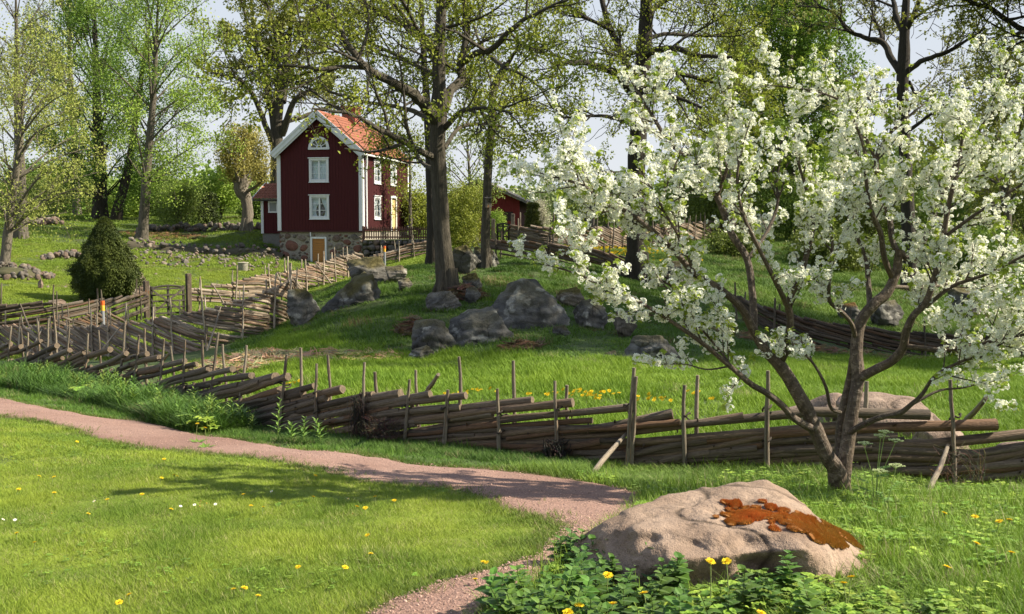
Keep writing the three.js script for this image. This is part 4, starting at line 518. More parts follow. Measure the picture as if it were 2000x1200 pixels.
// the great boulder in front, shaped after its own outline, with its orange moss
let FRONT;
{
  const d = 5.15, o = at(1400, 1120, d), q = d / F, pt = (u, v, z) => { const p = at(u, v, d - z); return p.sub(o); };
  const pts = [ // [across, down, towards the viewer]
    [1098, 1095, 0.05], [1105, 1160, 0.25], [1128, 1045, 0.0], [1180, 1010, -0.02], [1240, 985, -0.1], [1300, 966, -0.25], [1360, 950, -0.4], [1450, 938, -0.5], [1498, 934, -0.5], [1535, 952, -0.5], [1585, 990, -0.45], [1645, 1035, -0.35], [1690, 1075, -0.2], [1716, 1115, -0.05], [1718, 1175, 0.0],
    [1180, 1085, 0.26], [1236, 1030, 0.26], [1310, 1096, 0.52], [1400, 1050, 0.36], [1440, 1030, 0.28], [1520, 1045, 0.36], [1588, 1072, 0.46], [1640, 1120, 0.34], [1600, 1200, 0.46], [1400, 1210, 0.46], [1290, 1210, 0.52], [1700, 1200, 0.16], [1130, 1200, 0.2],
    [1130, 1150, -0.5], [1400, 1150, -0.95], [1650, 1150, -0.8], [1500, 1010, -0.85], [1300, 1020, -0.7],
  ].map((a) => pt(...a));
  const g = rockGeo({ pts, crack: 0.006, ledge: 0.03, seed: 5, detail: 84, sharp: 60, amp: 0.042, freq: 6.5, dark: [0.22, 0.15, 0.105], pale: [0.44, 0.335, 0.26], moss: 0, dents: [[pt(1385, 1135, 0.46), 0.12, 0.13], [pt(1490, 1110, 0.42), 0.13, 0.20], [pt(1300, 1170, 0.5), 0.13, 0.12], [pt(1560, 1165, 0.45), 0.11, 0.10], [pt(1262, 1052, 0.34), 0.04, 0.045], [pt(1165, 1080, 0.2), 0.035, 0.03], [pt(1180, 1110, 0.27), 0.05, 0.04], [pt(1345, 1060, 0.42), 0.06, 0.03], [pt(1650, 1150, 0.3), 0.06, 0.06]] });
  const m = tag(mesh('boulder', g, std({ vertexColors: true, map: rep(T.stone, 3), bumpMap: rep(T.stoneB, 3), bumpScale: 0.012, roughness: 0.95 })), 'big brown granite boulder in front, with orange moss on top', 'boulder'); m.position.copy(o); FRONT = m;
  const poly = [[1415, 985], [1440, 978], [1480, 980], [1520, 992], [1555, 1008], [1600, 1020], [1635, 1036], [1672, 1045], [1682, 1066], [1650, 1070], [1610, 1062], [1575, 1050], [1530, 1032], [1480, 1030], [1430, 1028], [1408, 1020], [1430, 1008], [1438, 995]], r = rng(6), p = g.attributes.position, n = g.attributes.normal, tufts = [], cs = [], a = V3(), b = V3();
  const blade = new THREE.BufferGeometry(); { const B = [], N = []; for (let i = 0; i < 26; i++) { const an = r() * 6.28, R = Math.sqrt(r()) * 0.02, x = Math.cos(an) * R, z = Math.sin(an) * R, h = 0.008 + r() * 0.010, w = 0.0016, lx = (r() - 0.5) * 0.014, lz = (r() - 0.5) * 0.014, f = r() * 3.14; B.push(x - w * Math.cos(f), -0.004, z - w * Math.sin(f), x + w * Math.cos(f), -0.004, z + w * Math.sin(f), x + lx, h, z + lz); for (let k = 0; k < 3; k++) N.push(lx * 20, 0.9, lz * 20); } blade.setAttribute('position', new THREE.Float32BufferAttribute(B, 3)); blade.computeVertexNormals(); }
  const tri = p.count / 3, Y = V3(0, 1, 0); let cushions = [];
  for (let i = 0; i < tri; i++) {
    a.fromBufferAttribute(p, i * 3); b.copy(a).add(o); const s = seen(b); b.fromBufferAttribute(n, i * 3); if (b.z < -0.2 || b.y < 0.1) continue; const jit = 26 * n3(a.x * 20, a.y * 20, a.z * 20); if (!inside(poly, s[0] + jit, s[1] + jit * 0.6)) continue;
    if (n3(a.x * 7 + 3, a.y * 7, a.z * 7) + 0.9 * n3(a.x * 22, a.y * 22, a.z * 22 + 2) < -0.1) continue; for (let k = 0; k < 3; k++) { const c = V3().fromBufferAttribute(p, i * 3 + (k % 3)).lerp(a, 0.1 + r() * 0.3).lerp(V3().fromBufferAttribute(p, i * 3 + 2), r()); const sc = 0.4 + 0.5 * r(), lift = 0.004 * (0.5 + 0.5 * n3(c.x * 9, c.y * 9, c.z * 9)) + 0.004; c.addScaledVector(b, lift); tufts.push(new THREE.Matrix4().compose(c, new THREE.Quaternion().setFromUnitVectors(Y, b.clone().lerp(Y, 0.5).normalize()), V3(sc, sc, sc))); const w = 0.5 + 0.7 * n3(a.x * 6, a.y * 6, a.z * 6 + 4) + 0.25 * (r() - 0.5), right = smooth(1500, 1640, s[0]); cs.push(col(...mix3(mix3([0.58, 0.15, 0.02], [0.46, 0.24, 0.04], clamp(w, 0, 1)), [0.38, 0.22, 0.03], clamp(right * 0.9, 0, 1))).multiplyScalar(0.7 + 0.5 * r())); }
    cushions.push([a.clone().addScaledVector(b, 0.004 + 0.012 * (0.5 + 0.5 * n3(a.x * 9, a.y * 9, a.z * 9))), b.clone()]);
  }
  const cu = cushions.filter((_, i) => i % 9 === 0).map(([c, nn], i) => new THREE.Matrix4().compose(c, new THREE.Quaternion().setFromUnitVectors(Y, nn), V3(1, 0.22, 1).multiplyScalar(0.010 + 0.008 * r())));
  const moss = new THREE.Group(); moss.name = 'moss'; moss.userData.label = 'patch of orange and rust-brown moss'; m.add(moss);
  instances('moss_tufts', blade, std({ color: col(1, 1, 1), side: THREE.DoubleSide, roughness: 1 }), tufts, cs, moss);
  instances('moss_cushion', new THREE.IcosahedronGeometry(1, 1), std({ color: col(0.20, 0.075, 0.012), roughness: 1 }), cu, null, moss);
}

// rubble walls and scattered stones on the left
{
  const r = rng(71), o = thing('rubble_wall', 'tumbled fieldstone wall between the lawn terraces left of the cottage', 'stone wall');
  for (let i = 0; i < 298; i++) { const t = r(), u = lerp(252, 545, t), k = Math.pow(r(), 1.7), d = lerp(63.6, 57.6, k), p = at0(u, d), s = (0.06 + 0.22 * r() * r() * r() + 0.05 * r()) * (1 - 0.3 * k); p.y += 0.02 + (k < 0.3 ? 0.42 * r() : 0.05); fieldstone(o, p.x, p.y, p.z, s, [1, 2, 6, 3, 2, 5][Math.floor(r() * 6)], r, 'stone', [1.2, 0.75, 1]); }
  const bank = []; for (let i = 0; i <= 14; i++) { const p = at0(lerp(250, 550, i / 14), 62.9); bank.push(p.add(V3(0, -0.22, 0))); }
  mesh('earth_core', stick(bank, bank.map((_, i) => 0.52 + 0.1 * n3(i, 0, 0)), 8, { rough: 0.2 }), std({ color: col(0.09, 0.075, 0.045), map: T.soil }), o);
  const p2 = thing('rubble_wall', 'low stony bank on the upper lawn behind the juniper', 'stone wall'); for (let i = 0; i < 60; i++) { const t = r(), u = lerp(80, 205, t), p = at0(u, lerp(55.5, 59, t) + (r() - 0.5) * 1.2), s = 0.08 + 0.2 * r() * r(); fieldstone(p2, p.x, p.y + 0.05 + 0.25 * r() * Math.sin(t * 3.14), p.z, s, [1, 2, 5, 3][Math.floor(r() * 4)], r); }
  const p3 = thing('rubble_wall', 'mossy old stone wall along the wood edge left of the cottage', 'stone wall'); for (let i = 0; i < 110; i++) { const t = r(), u = lerp(290, 512, t), p = at0(u, lerp(71, 72, t) + (r() - 0.5) * 0.9), s = 0.14 + 0.22 * r() * r(); fieldstone(p3, p.x, p.y + 0.05 + 0.35 * r(), p.z, s, [2, 5, 5, 1, 2][Math.floor(r() * 5)], r); }
  const p4 = thing('stone_heap', 'heap of brown stones round the pale tree at the left edge', 'stones'); for (let i = 0; i < 130; i++) { const a = r() * 6.28, q = Math.sqrt(r()) * 1.7, c = at0(12, 49.5), x = c.x + Math.cos(a) * q * 1.2, z = c.z + Math.sin(a) * q, s = 0.07 + 0.17 * r() * r(); fieldstone(p4, x, H(x, z) + 0.05 + 0.5 * (1 - q / 1.75), z, s, [1, 2, 3, 2][Math.floor(r() * 4)], r); }
  mesh('earth', rockGeo({ seed: 91, size: [1.9, 0.5, 1.6], detail: 8, dark: [0.05, 0.06, 0.02], pale: [0.12, 0.10, 0.05], amp: 0.16 }), std({ vertexColors: true, map: T.soil }), p4).position.copy(at0(8, 49.6)).add(V3(0, -0.1, 0));
  const p5 = thing('stone_heap', 'stones and brown bracken on the crest at upper left', 'stones'); for (let i = 0; i < 46; i++) { const u = lerp(45, 125, r()), p = at0(u, 72 + (r() - 0.5) * 2), s = 0.1 + 0.25 * r() * r(); fieldstone(p5, p.x, p.y + 0.1 + 0.2 * r(), p.z, s, [1, 2, 3, 5][Math.floor(r() * 4)], r); }
  const ms = []; for (let i = 0; i < 120; i++) { const u = lerp(-50, 560, r()), d = lerp(45, 60, r()), p = at0(u, d), s = 0.03 + 0.07 * r() * r(); ms.push(new THREE.Matrix4().compose(p, new THREE.Quaternion().setFromEuler(new THREE.Euler(r() * 3, r() * 6, r() * 3)), V3(s * 1.4, s, s))); }
  tag(instances('scattered_stones', FIELDSTONES[2], stoneTint[3], ms), 'small pale stones strewn over the sunny lawn', 'stones', null, 'stuff');
}
// ---------------------------------------------------------------- trees
/** a spray of small leaves: each a bent diamond of two faces, spread through a small ball */
function spray(seed, n, radius, leaf, o = {}) {
  const r = rng(seed), P = [], N = [], I = [], a = V3(), t = V3(), s = V3(), c = V3();
  for (let i = 0; i < n; i++) {
    do { c.set(r() * 2 - 1, r() * 2 - 1, r() * 2 - 1); } while (c.lengthSq() > 1); c.multiplyScalar(radius); c.y *= o.flat ?? 0.75;
    t.set(r() * 2 - 1, r() * 2 - 1.1 - (o.droop ?? 0), r() * 2 - 1).normalize(); a.set(r() * 2 - 1, r() * 1.6, r() * 2 - 1).normalize(); s.crossVectors(t, a).normalize(); a.crossVectors(s, t); const L = leaf * (0.6 + 0.8 * r()), w = L * (o.wide ?? 0.36), b = P.length / 3;
    const q = [c.clone(), c.clone().addScaledVector(t, L * 0.5).addScaledVector(s, w).addScaledVector(a, L * 0.08), c.clone().addScaledVector(t, L).addScaledVector(a, -L * 0.1), c.clone().addScaledVector(t, L * 0.5).addScaledVector(s, -w).addScaledVector(a, L * 0.08)];
    for (const p of q) { P.push(p.x, p.y, p.z); N.push(a.x, a.y, a.z); } I.push(b, b + 1, b + 2, b, b + 2, b + 3);
  }
  const g = new THREE.BufferGeometry(); g.setAttribute('position', new THREE.Float32BufferAttribute(P, 3)); g.setAttribute('normal', new THREE.Float32BufferAttribute(N, 3)); g.setIndex(I); return g;
}
const leafMat = leafy({ color: col(1, 1, 1) });
const CLUMPS = new Map(); const clump = (k, n, radius, leaf, o) => { const id = [k, n, radius, leaf].join(); if (!CLUMPS.has(id)) CLUMPS.set(id, spray(500 + CLUMPS.size, n, radius, leaf, o)); return CLUMPS.get(id); };
const UP = V3(0, 1, 0);
function curve(pts, n) { return new THREE.CatmullRomCurve3(pts, false, 'centripetal').getPoints(n); }
/** s: { name, label, category, base, d, trunk:[[u,v,halfwidth,dz?]], limbs:[[[u,v,halfwidth,dz]...]], grow: {...} } - trunk and main limbs as the photograph shows them, finer branches grown from them */
function tree(s) {
  const r = rng(s.seed), d = s.d, g = s.grow ?? {}, root = thing(s.name, s.label, s.category ?? 'tree', null, 0, s.group), mat = s.bark, leaves = [];
  const W = (q) => { const p = at(q[0], q[1], d + (q[3] ?? 0)); return [p, q[2] / F * (d + (q[3] ?? 0))]; };
  const base = s.at ?? at0(s.trunk[0][0], d), rel = (p) => p.clone().sub(base); root.position.copy(base);
  const fine = [], minR = s.minR ?? 0.006;
  const ring = (rd) => rd > 0.12 ? 12 : rd > 0.05 ? 8 : rd > 0.02 ? 5 : 3;
  const build = (pts, rads, out, rough = 0.06) => out.push(stick(pts.map(rel), rads, ring(rads[0]), { rough, freq: 3, seed: r() * 50, ulen: 0.6 }));
  let thin = 1, few = 1; const sprout = (pts, rads, level, out) => {
    const L = pts.reduce((t, p, i) => t + (i ? p.distanceTo(pts[i - 1]) : 0), 0), dens = [g.n1 ?? 1.6, g.n2 ?? 3.2, g.n3 ?? 5][level], num = Math.min(level ? 9 : 40, Math.round(L * dens * few * (0.8 + 0.4 * r()))), from = level ? 0.2 : (g.from ?? 0.3);
    for (let i = 0; i < num; i++) {
      const t = lerp(from, 1, (i + r()) / num), k = t * (pts.length - 1), j = Math.min(pts.length - 2, Math.floor(k)), p = pts[j].clone().lerp(pts[j + 1], k - j), dir = pts[j + 1].clone().sub(pts[j]).normalize(), rr = lerp(rads[j], rads[j + 1], k - j);
      const ax = V3(r() * 2 - 1, r() * 2 - 1, r() * 2 - 1).cross(dir).normalize(), an = lerp(0.5, 1.25, r()) * (g.spread ?? 1), v = dir.clone().applyAxisAngle(ax, an); v.y += (g.lift ?? 0.15) + (g.droop ?? 0) * -level; v.normalize();
      const len = (level ? L * lerp(0.35, 0.7, r()) : (g.len ?? 2.2) * lerp(0.5, 1.15, r()) * (1 - 0.35 * t)), n = 4, q = [p.clone()], qr = [Math.min(rr * 0.7, len * 0.022)], wig = g.wiggle ?? 0.35;
      qr[0] = Math.max(qr[0], minR);
      for (let m = 1; m <= n; m++) { v.x += (r() - 0.5) * wig; v.y += (r() - 0.5) * wig + (g.curl ?? 0.05); v.z += (r() - 0.5) * wig; v.normalize(); q.push(q[m - 1].clone().addScaledVector(v, len / n)); qr.push(Math.max(minR * 0.8, qr[0] * (1 - 0.8 * m / n))); }
      build(q, qr, out, 0); 
      if (level < (g.depth ?? 2)) sprout(q, qr, level + 1, out);
      if (level >= (g.leafFrom ?? 1)) for (let m = 1; m <= n; m++) if (r() < (g.leafy ?? 0.8) * thin) leaves.push([q[m].clone().add(V3(r() - 0.5, r() - 0.5, r() - 0.5).multiplyScalar(g.scatter ?? 0.25)), level, v.clone()]);
    }
  };
  if (s.trunk) { const k = s.trunk.map(W), pts = k.map((q) => q[0]), n = (s.trunk.length - 1) * 5, cp2 = curve(pts, n), rads = cp2.map((_, i) => { const x = i / n * (k.length - 1), j = Math.min(k.length - 2, Math.floor(x)); return lerp(k[j][1], k[j + 1][1], x - j); });
    pts[0].y = Math.min(pts[0].y, base.y); cp2[0].y = Math.min(cp2[0].y, base.y - 0.25); rads[0] *= 1.25; const out = []; build(cp2, rads, out, s.rough ?? 0.14); for (let i = 0; i < (s.roots ?? 0); i++) { const a = i / s.roots * 6.28 + r(), R = k[0][1], e = [], er = []; for (let m = 0; m <= 5; m++) { const t = m / 5, x = base.x + Math.cos(a) * R * lerp(0.5, 1.7 + r() * 0.4, t), z = base.z + Math.sin(a) * R * lerp(0.5, 1.7, t); e.push(V3(x, lerp(base.y + R * 2.2, H(x, z) - 0.06, smooth(0, 0.85, Math.sqrt(t))), z)); er.push(R * lerp(0.45, 0.14, t)); } build(e, er, out, 0.15); }
    const bits = []; if (s.trunkGrow) sprout(cp2.slice(Math.floor(n * s.trunkGrow)), rads.slice(Math.floor(n * s.trunkGrow)), 0, bits);
    mesh('trunk', merge(out), mat, root); if (bits.length) { const q = mesh('branches', merge(bits), mat, root); q.userData.kind = 'stuff'; } }
  for (const l0 of s.limbs ?? []) { const l = l0.filter(Array.isArray); thin = l0.find((x) => !Array.isArray(x)) ?? 1; few = thin < 1 ? 0.35 + 0.65 * thin : 1; const k = l.map(W), pts = k.map((q) => q[0]), n = (l.length - 1) * 4, cv = curve(pts, n), rads = cv.map((_, i) => { const x = i / n * (k.length - 1), j = Math.min(k.length - 2, Math.floor(x)); return lerp(k[j][1], k[j + 1][1], x - j); }); const wob = (g.limbWiggle ?? 0) * rads[0]; cv.forEach((p, i) => { if (i && i < n) p.add(V3(n3(i * 0.5, r() * 0.2, 1), n3(i * 0.5, 4, l[0][0]), n3(i * 0.5, 9, 1)).multiplyScalar(wob)); }); const out = []; build(cv, rads, out, 0.1); sprout(cv, rads, 0, out); mesh('limb', merge(out), mat, root); } thin = few = 1;
  // free crown: branches grown towards a crown given as an ellipsoid in metres
  if (s.crown) for (let i = 0; i < s.crown.n; i++) {
    const c = s.crown, a = i * 2.4 + r(), e = 1 - 2 * (i + 0.5) / c.n, q = Math.sqrt(1 - e * e) * (0.75 + 0.3 * r()), tip = V3(c.c.x + Math.cos(a) * q * c.r[0], c.c.y + e * c.r[1], c.c.z + Math.sin(a) * q * c.r[2]);
    const y0 = Math.max(c.low ?? base.y + 1, Math.min(c.c.y + c.r[1] * 0.3, tip.y - c.r[0] * (0.5 + 0.5 * r()))), tx = s.trunk ? W(s.trunk[s.trunk.length - 1])[0] : base, st = V3(lerp(base.x, tx.x, clamp((y0 - base.y) / Math.max(0.5, tx.y - base.y), 0, 1)), y0, lerp(base.z, tx.z, clamp((y0 - base.y) / Math.max(0.5, tx.y - base.y), 0, 1))), mid = st.clone().lerp(tip, 0.5).add(V3((r() - 0.5), c.arch ?? 0.5, (r() - 0.5)).multiplyScalar(st.distanceTo(tip) * 0.18)), pts = curve([st, mid, tip], 6), r0 = Math.max(minR * 1.5, st.distanceTo(tip) * 0.016); const rads = pts.map((_, k) => Math.max(minR, r0 * (1 - 0.85 * k / 6))); build(pts, rads, fine, 0.05); sprout(pts, rads, 0, fine);
  }
  if (fine.length) { const q = mesh('branches', merge(fine), mat, root); q.userData.kind = 'stuff'; }
  if (s.leaf && leaves.length) {
    const l = s.leaf, mats = [], cs = [], q = new THREE.Quaternion(), e = new THREE.Euler(), k = Math.min(1, (l.max ?? 1e9) / leaves.length);
    for (const [p] of leaves) { if (r() > k) continue; e.set(r() * 6.28, r() * 6.28, r() * 6.28); if (l.upright) e.set((r() - 0.5) * 0.8, r() * 6.28, (r() - 0.5) * 0.8); q.setFromEuler(e); const sc = (l.scale ?? 1) * (0.65 + 0.7 * r()); mats.push(new THREE.Matrix4().compose(rel(p), q, V3(sc, sc, sc))); const w = 0.5 + 0.5 * fbm(p.x * 0.5, p.y * 0.5, p.z * 0.5, 2), c = mix3(l.a, l.b, clamp(w + (r() - 0.5) * 0.7, 0, 1)); cs.push(col(...c)); }
    instances(l.part ?? 'leaves', l.geo, leafMat, mats, cs, root);
  }
  return { root, leaves, base, r, rel };
}
const OAKLEAF = { a: [0.19, 0.24, 0.020], b: [0.36, 0.40, 0.042] }, FRESH = { a: [0.19, 0.31, 0.034], b: [0.38, 0.50, 0.08] }, YELLOW = { a: [0.27, 0.32, 0.055], b: [0.42, 0.45, 0.11] };
const oakGrow = { n1: 1.9, n2: 3.0, n3: 4.5, len: 2.3, wiggle: 0.6, depth: 2, from: 0.22, lift: 0.12, curl: 0.04, leafy: 0.30, limbWiggle: 0.5, scatter: 0.2 };
// the great oak in the middle
tree({ name: 'oak_tree', label: 'great oak with thick grey trunk and spreading crooked limbs in the middle of the mound', seed: 101, d: 26, bark: M.barkOak, roots: 7, minR: 0.009,
  trunk: [[874, 576, 22], [869, 520, 18.5], [863, 450, 16.2], [858, 360, 15.4], [855, 280, 15.4], [857, 215, 16], [858, 170, 13.5], [857, 110, 12], [860, 50, 10], [862, -40, 8]],
  limbs: [
    [[852, 240, 12], [838, 213, 11, -0.5], [806, 185, 10, -1], [772, 162, 9, -1.6], [716, 134, 7.5, -2.2], [696, 112, 7, -2.4], [668, 62, 5, -2.4], [640, 10, 3.5, -2]],
    [[712, 132, 5, -2.2], [670, 131, 4.2, -2.6], [626, 134, 3.8, -3], [553, 127, 2.8, -3.2], [480, 132, 2, -3]],
    [[856, 130, 8], [833, 84, 7.5, 1], [800, 52, 7, 1.6], [772, 36, 6.5, 2], [702, 0, 5, 2.6], [650, -40, 3, 3]],
    [[866, 215, 10, 0], [880, 178, 9, 0.4], [898, 157, 8.5, 0.8], [901, 118, 8, 1], [912, 70, 6, 1.2], [905, 0, 5, 1.2], [890, -50, 3, 1]],
    [[901, 122, 7, 1], [920, 110, 6.5, 0.6], [936, 100, 6.5, 0], [962, 96, 6, -0.5], [992, 64, 5, -1], [1028, 36, 4, -1.4], [1066, 18, 3, -1.6], [1110, 0, 2, -1.6]],
    [[846, 306, 7], [820, 294, 6.5, -0.8], [790, 279, 6, -1.6], [745, 255, 5, -2.6], [700, 229, 4, -3.2], [667, 219, 3.2, -3.6], [610, 212, 2, -4], 0.1],
    [[852, 245, 6], [820, 222, 5, 1.2], [770, 208, 4, 2], [700, 196, 3, 2.8], [640, 178, 2.4, 3], 0.25],
    [[790, 279, 4, -1.6], [752, 292, 3.2, -2.4], [716, 296, 2.4, -3], [672, 290, 1.6, -3.4], 0.35],
    [[868, 250, 6, 0], [905, 216, 5, -1], [950, 212, 3.6, -1.8], [1000, 222, 2.4, -2.4]],
    [[868, 290, 4.5, 0], [900, 248, 3.8, 1], [940, 242, 3, 1.4], [990, 250, 2, 1.8]],
    [[846, 330, 5, 0], [826, 318, 4, 1], [808, 290, 3.4, 1.6], [792, 240, 2.8, 2], [770, 190, 2, 2.2]],
    [[857, 100, 6, 0], [820, 60, 4, -1.4], [790, 10, 3, -2.2], [760, -40, 2, -2.6]],
    [[858, 150, 5, 0], [800, 120, 4, 1.4], [740, 92, 3, 2.4], [680, 70, 2, 3]],
    [[700, 228, 3, -3.2], [662, 214, 2.5, -2.8], [600, 172, 2, -2.4], [560, 158, 1.6, -2], 0.35],
  ], trunkGrow: 0.72, grow: { ...oakGrow, leafy: 0.30 }, leaf: { geo: clump('oak', 15, 0.20, 0.062), ...OAKLEAF } });
tree({ name: 'oak_tree', label: 'narrow dark trunk standing directly behind the left side of the great oak', seed: 110, d: 35, bark: M.barkDark, minR: 0.012, roots: 3, trunk: [[845, 512, 13], [844, 420, 10.5], [840, 330, 9.5], [836, 240, 8], [828, 120, 6], [822, 0, 4], [820, -80, 2]], trunkGrow: 0.5, grow: { ...oakGrow, n1: 1.2, len: 2.4, leafy: 0.24 }, leaf: { geo: clump('oak', 15, 0.20, 0.062), ...OAKLEAF } });
// the slender leaning tree with the birdhouse
tree({ name: 'slender_tree', label: 'slender grey tree with crooked cut top and a birdhouse on its trunk', seed: 102, d: 31, bark: M.barkOak, roots: 4, minR: 0.010,
  trunk: [[951, 528, 10.5], [948, 470, 9], [951, 390, 8.4], [955, 300, 8], [962, 225, 7.6], [964, 175, 8], [978, 146, 8.4], [990, 124, 7.4]],
  limbs: [[[985, 132, 5], [962, 112, 4, 0.6], [940, 92, 3, 1], [925, 50, 2, 1.4]], [[990, 126, 5], [1006, 104, 3.4, -0.5], [1042, 64, 2.4, -1], [1060, 20, 1.6, -1.4]], [[986, 134, 4], [1012, 142, 3, -0.8], [1050, 168, 2.2, -1.4], [1078, 210, 1.4, -1.8]], [[962, 230, 3], [940, 222, 2.6, 0.8], [900, 214, 1.8, 1.4]], [[964, 240, 3], [990, 200, 2.4, 0.6], [1018, 192, 1.8, 1]], [[980, 145, 3], [1000, 170, 2.4, 1], [1004, 205, 1.8, 1.2]]],
  grow: { ...oakGrow, len: 1.7, leafy: 0.26 }, leaf: { geo: clump('oak', 15, 0.20, 0.062), ...OAKLEAF } });
// the dark oak right of the middle
tree({ name: 'oak_tree', label: 'tall dark-trunked oak behind the left side of the blossoming tree', seed: 103, d: 33, bark: M.barkDark, roots: 5, minR: 0.011,
  trunk: [[1246, 560, 24], [1244, 500, 19], [1243, 420, 18], [1243, 330, 17], [1250, 200, 16.5], [1258, 100, 15], [1262, 20, 12], [1266, -70, 10]],
  limbs: [[[1236, 185, 9], [1222, 165, 8.5, -0.4], [1200, 141, 7.5, -0.8], [1160, 128, 6.5, -1.2], [1118, 122, 5, -1.6], [1076, 124, 3.2, -2]], [[1244, 165, 8], [1224, 120, 7.5, 0.6], [1208, 90, 7, 1], [1188, 46, 6, 1.4], [1176, 0, 5, 1.6], [1160, -40, 3.4, 1.6]], [[1198, 60, 4, 1.2], [1150, 36, 3, 0.6], [1100, 14, 2, 0]], [[1238, 245, 5], [1206, 232, 4, -1], [1160, 226, 3, -1.8], [1098, 230, 1.8, -2.6]], [[1238, 345, 4.5], [1210, 338, 3.6, -0.8], [1170, 336, 2.4, -1.4]], [[1256, 110, 8], [1284, 99, 7, -0.6], [1322, 96, 6, -1], [1372, 108, 4.5, -1.6], [1430, 112, 3, -2]], [[1260, 45, 7], [1276, 20, 6.5, 0.6], [1304, -10, 5, 1], [1340, -50, 3, 1.4]], [[1256, 150, 6], [1300, 138, 5, 1], [1350, 150, 4, 1.6], [1400, 162, 2.6, 2]], [[1258, 80, 5], [1300, 66, 4, 1.6], [1380, 70, 3, 2.4], [1440, 60, 2, 3]], [[1256, 170, 5], [1310, 186, 4, -1.4], [1370, 210, 2.6, -2.2]], [[1250, 100, 4], [1210, 110, 3, 2], [1180, 100, 2, 3]]],
  trunkGrow: 0.68, grow: { ...oakGrow, leafy: 0.24 }, leaf: { geo: clump('oak', 15, 0.20, 0.062), ...OAKLEAF } });
// the bare dark tree further right
tree({ name: 'oak_tree', label: 'nearly bare dark tree above the right side of the blossoming tree', seed: 104, d: 42, bark: M.barkDark, minR: 0.015,
  trunk: [[1778, 525, 15], [1774, 420, 13], [1768, 300, 12], [1763, 180, 11.5], [1766, 110, 12], [1768, 50, 9], [1772, -30, 6]],
  limbs: [[[1758, 140, 7], [1740, 110, 6.5, 0.5], [1726, 85, 6, 0.8], [1690, 72, 4.5, 1], [1655, 60, 3.6, 1], [1632, 30, 2.8, 1], [1596, 8, 1.8, 1]], [[1770, 142, 6], [1800, 120, 5, -0.6], [1840, 105, 4, -1], [1880, 85, 3, -1.4], [1925, 55, 1.8, -1.6]], [[1764, 60, 7], [1752, 30, 6, 0.6], [1744, 0, 4, 1], [1720, -30, 3, 1.4]], [[1770, 60, 6], [1790, 20, 4.5, -0.6], [1806, -30, 3, -1]], [[1726, 85, 4, 0.8], [1718, 55, 3, 1.4], [1700, 30, 2, 1.8]], [[1776, 160, 3.4], [1796, 190, 2.6, 1], [1830, 196, 1.8, 1.6]], [[1768, 250, 4], [1720, 220, 3, 1], [1690, 180, 2, 1.6]], [[1770, 260, 4], [1810, 230, 3, -1], [1850, 200, 2, -1.6]]],
  grow: { ...oakGrow, n1: 1.6, len: 2.6, leafy: 0.2 }, leaf: { geo: clump('oaks', 10, 0.16, 0.085), a: [0.22, 0.24, 0.05], b: [0.32, 0.32, 0.08] } });
// limbs of a tree that stands just outside at the right
tree({ name: 'oak_tree', label: 'oak whose dark crooked limbs reach in at the upper right corner', seed: 105, d: 27, bark: M.barkDark, minR: 0.010, roots: 5,
  trunk: [[2170, 620, 26], [2165, 450, 21], [2160, 280, 19], [2165, 120, 17], [2170, 0, 14], [2175, -120, 10], [2180, -260, 6]],
  limbs: [[[2158, 150, 9], [2080, 90, 7, -0.4], [2000, 60, 5.5, -0.8], [1960, 30, 5, -1], [1910, 8, 4, -1.2], [1868, -6, 2.6, -1.4]], [[2160, 60, 8], [2080, 10, 6, 0.6], [2010, -30, 5, 1], [1930, -70, 3, 1.4]], [[2005, 62, 4, -0.8], [1975, 66, 3, -1.2], [1940, 48, 2, -1.6]], [[2158, 230, 7], [2090, 190, 5, 1], [2020, 170, 3.4, 1.6], [1970, 175, 2, 2]], [[2172, 80, 8], [2260, 0, 6, 1], [2330, -80, 4, 1.4]], [[2172, 200, 8], [2250, 150, 6, -1], [2330, 110, 3, -1.6]], [[2172, -60, 7], [2120, -150, 5, -1], [2060, -220, 3, -2]], [[2174, -80, 7], [2240, -180, 5, 1], [2280, -260, 3, 2]], [[2168, 0, 7], [2140, -60, 6, 3], [2120, -120, 3, 5]], [[2168, 40, 7], [2170, -40, 6, -3], [2160, -100, 3, -5]]],
  grow: { ...oakGrow, leafy: 0.28 }, trunkGrow: 0.6, leaf: { geo: clump('oak', 15, 0.20, 0.062), ...OAKLEAF, a: [0.17, 0.17, 0.03] } });

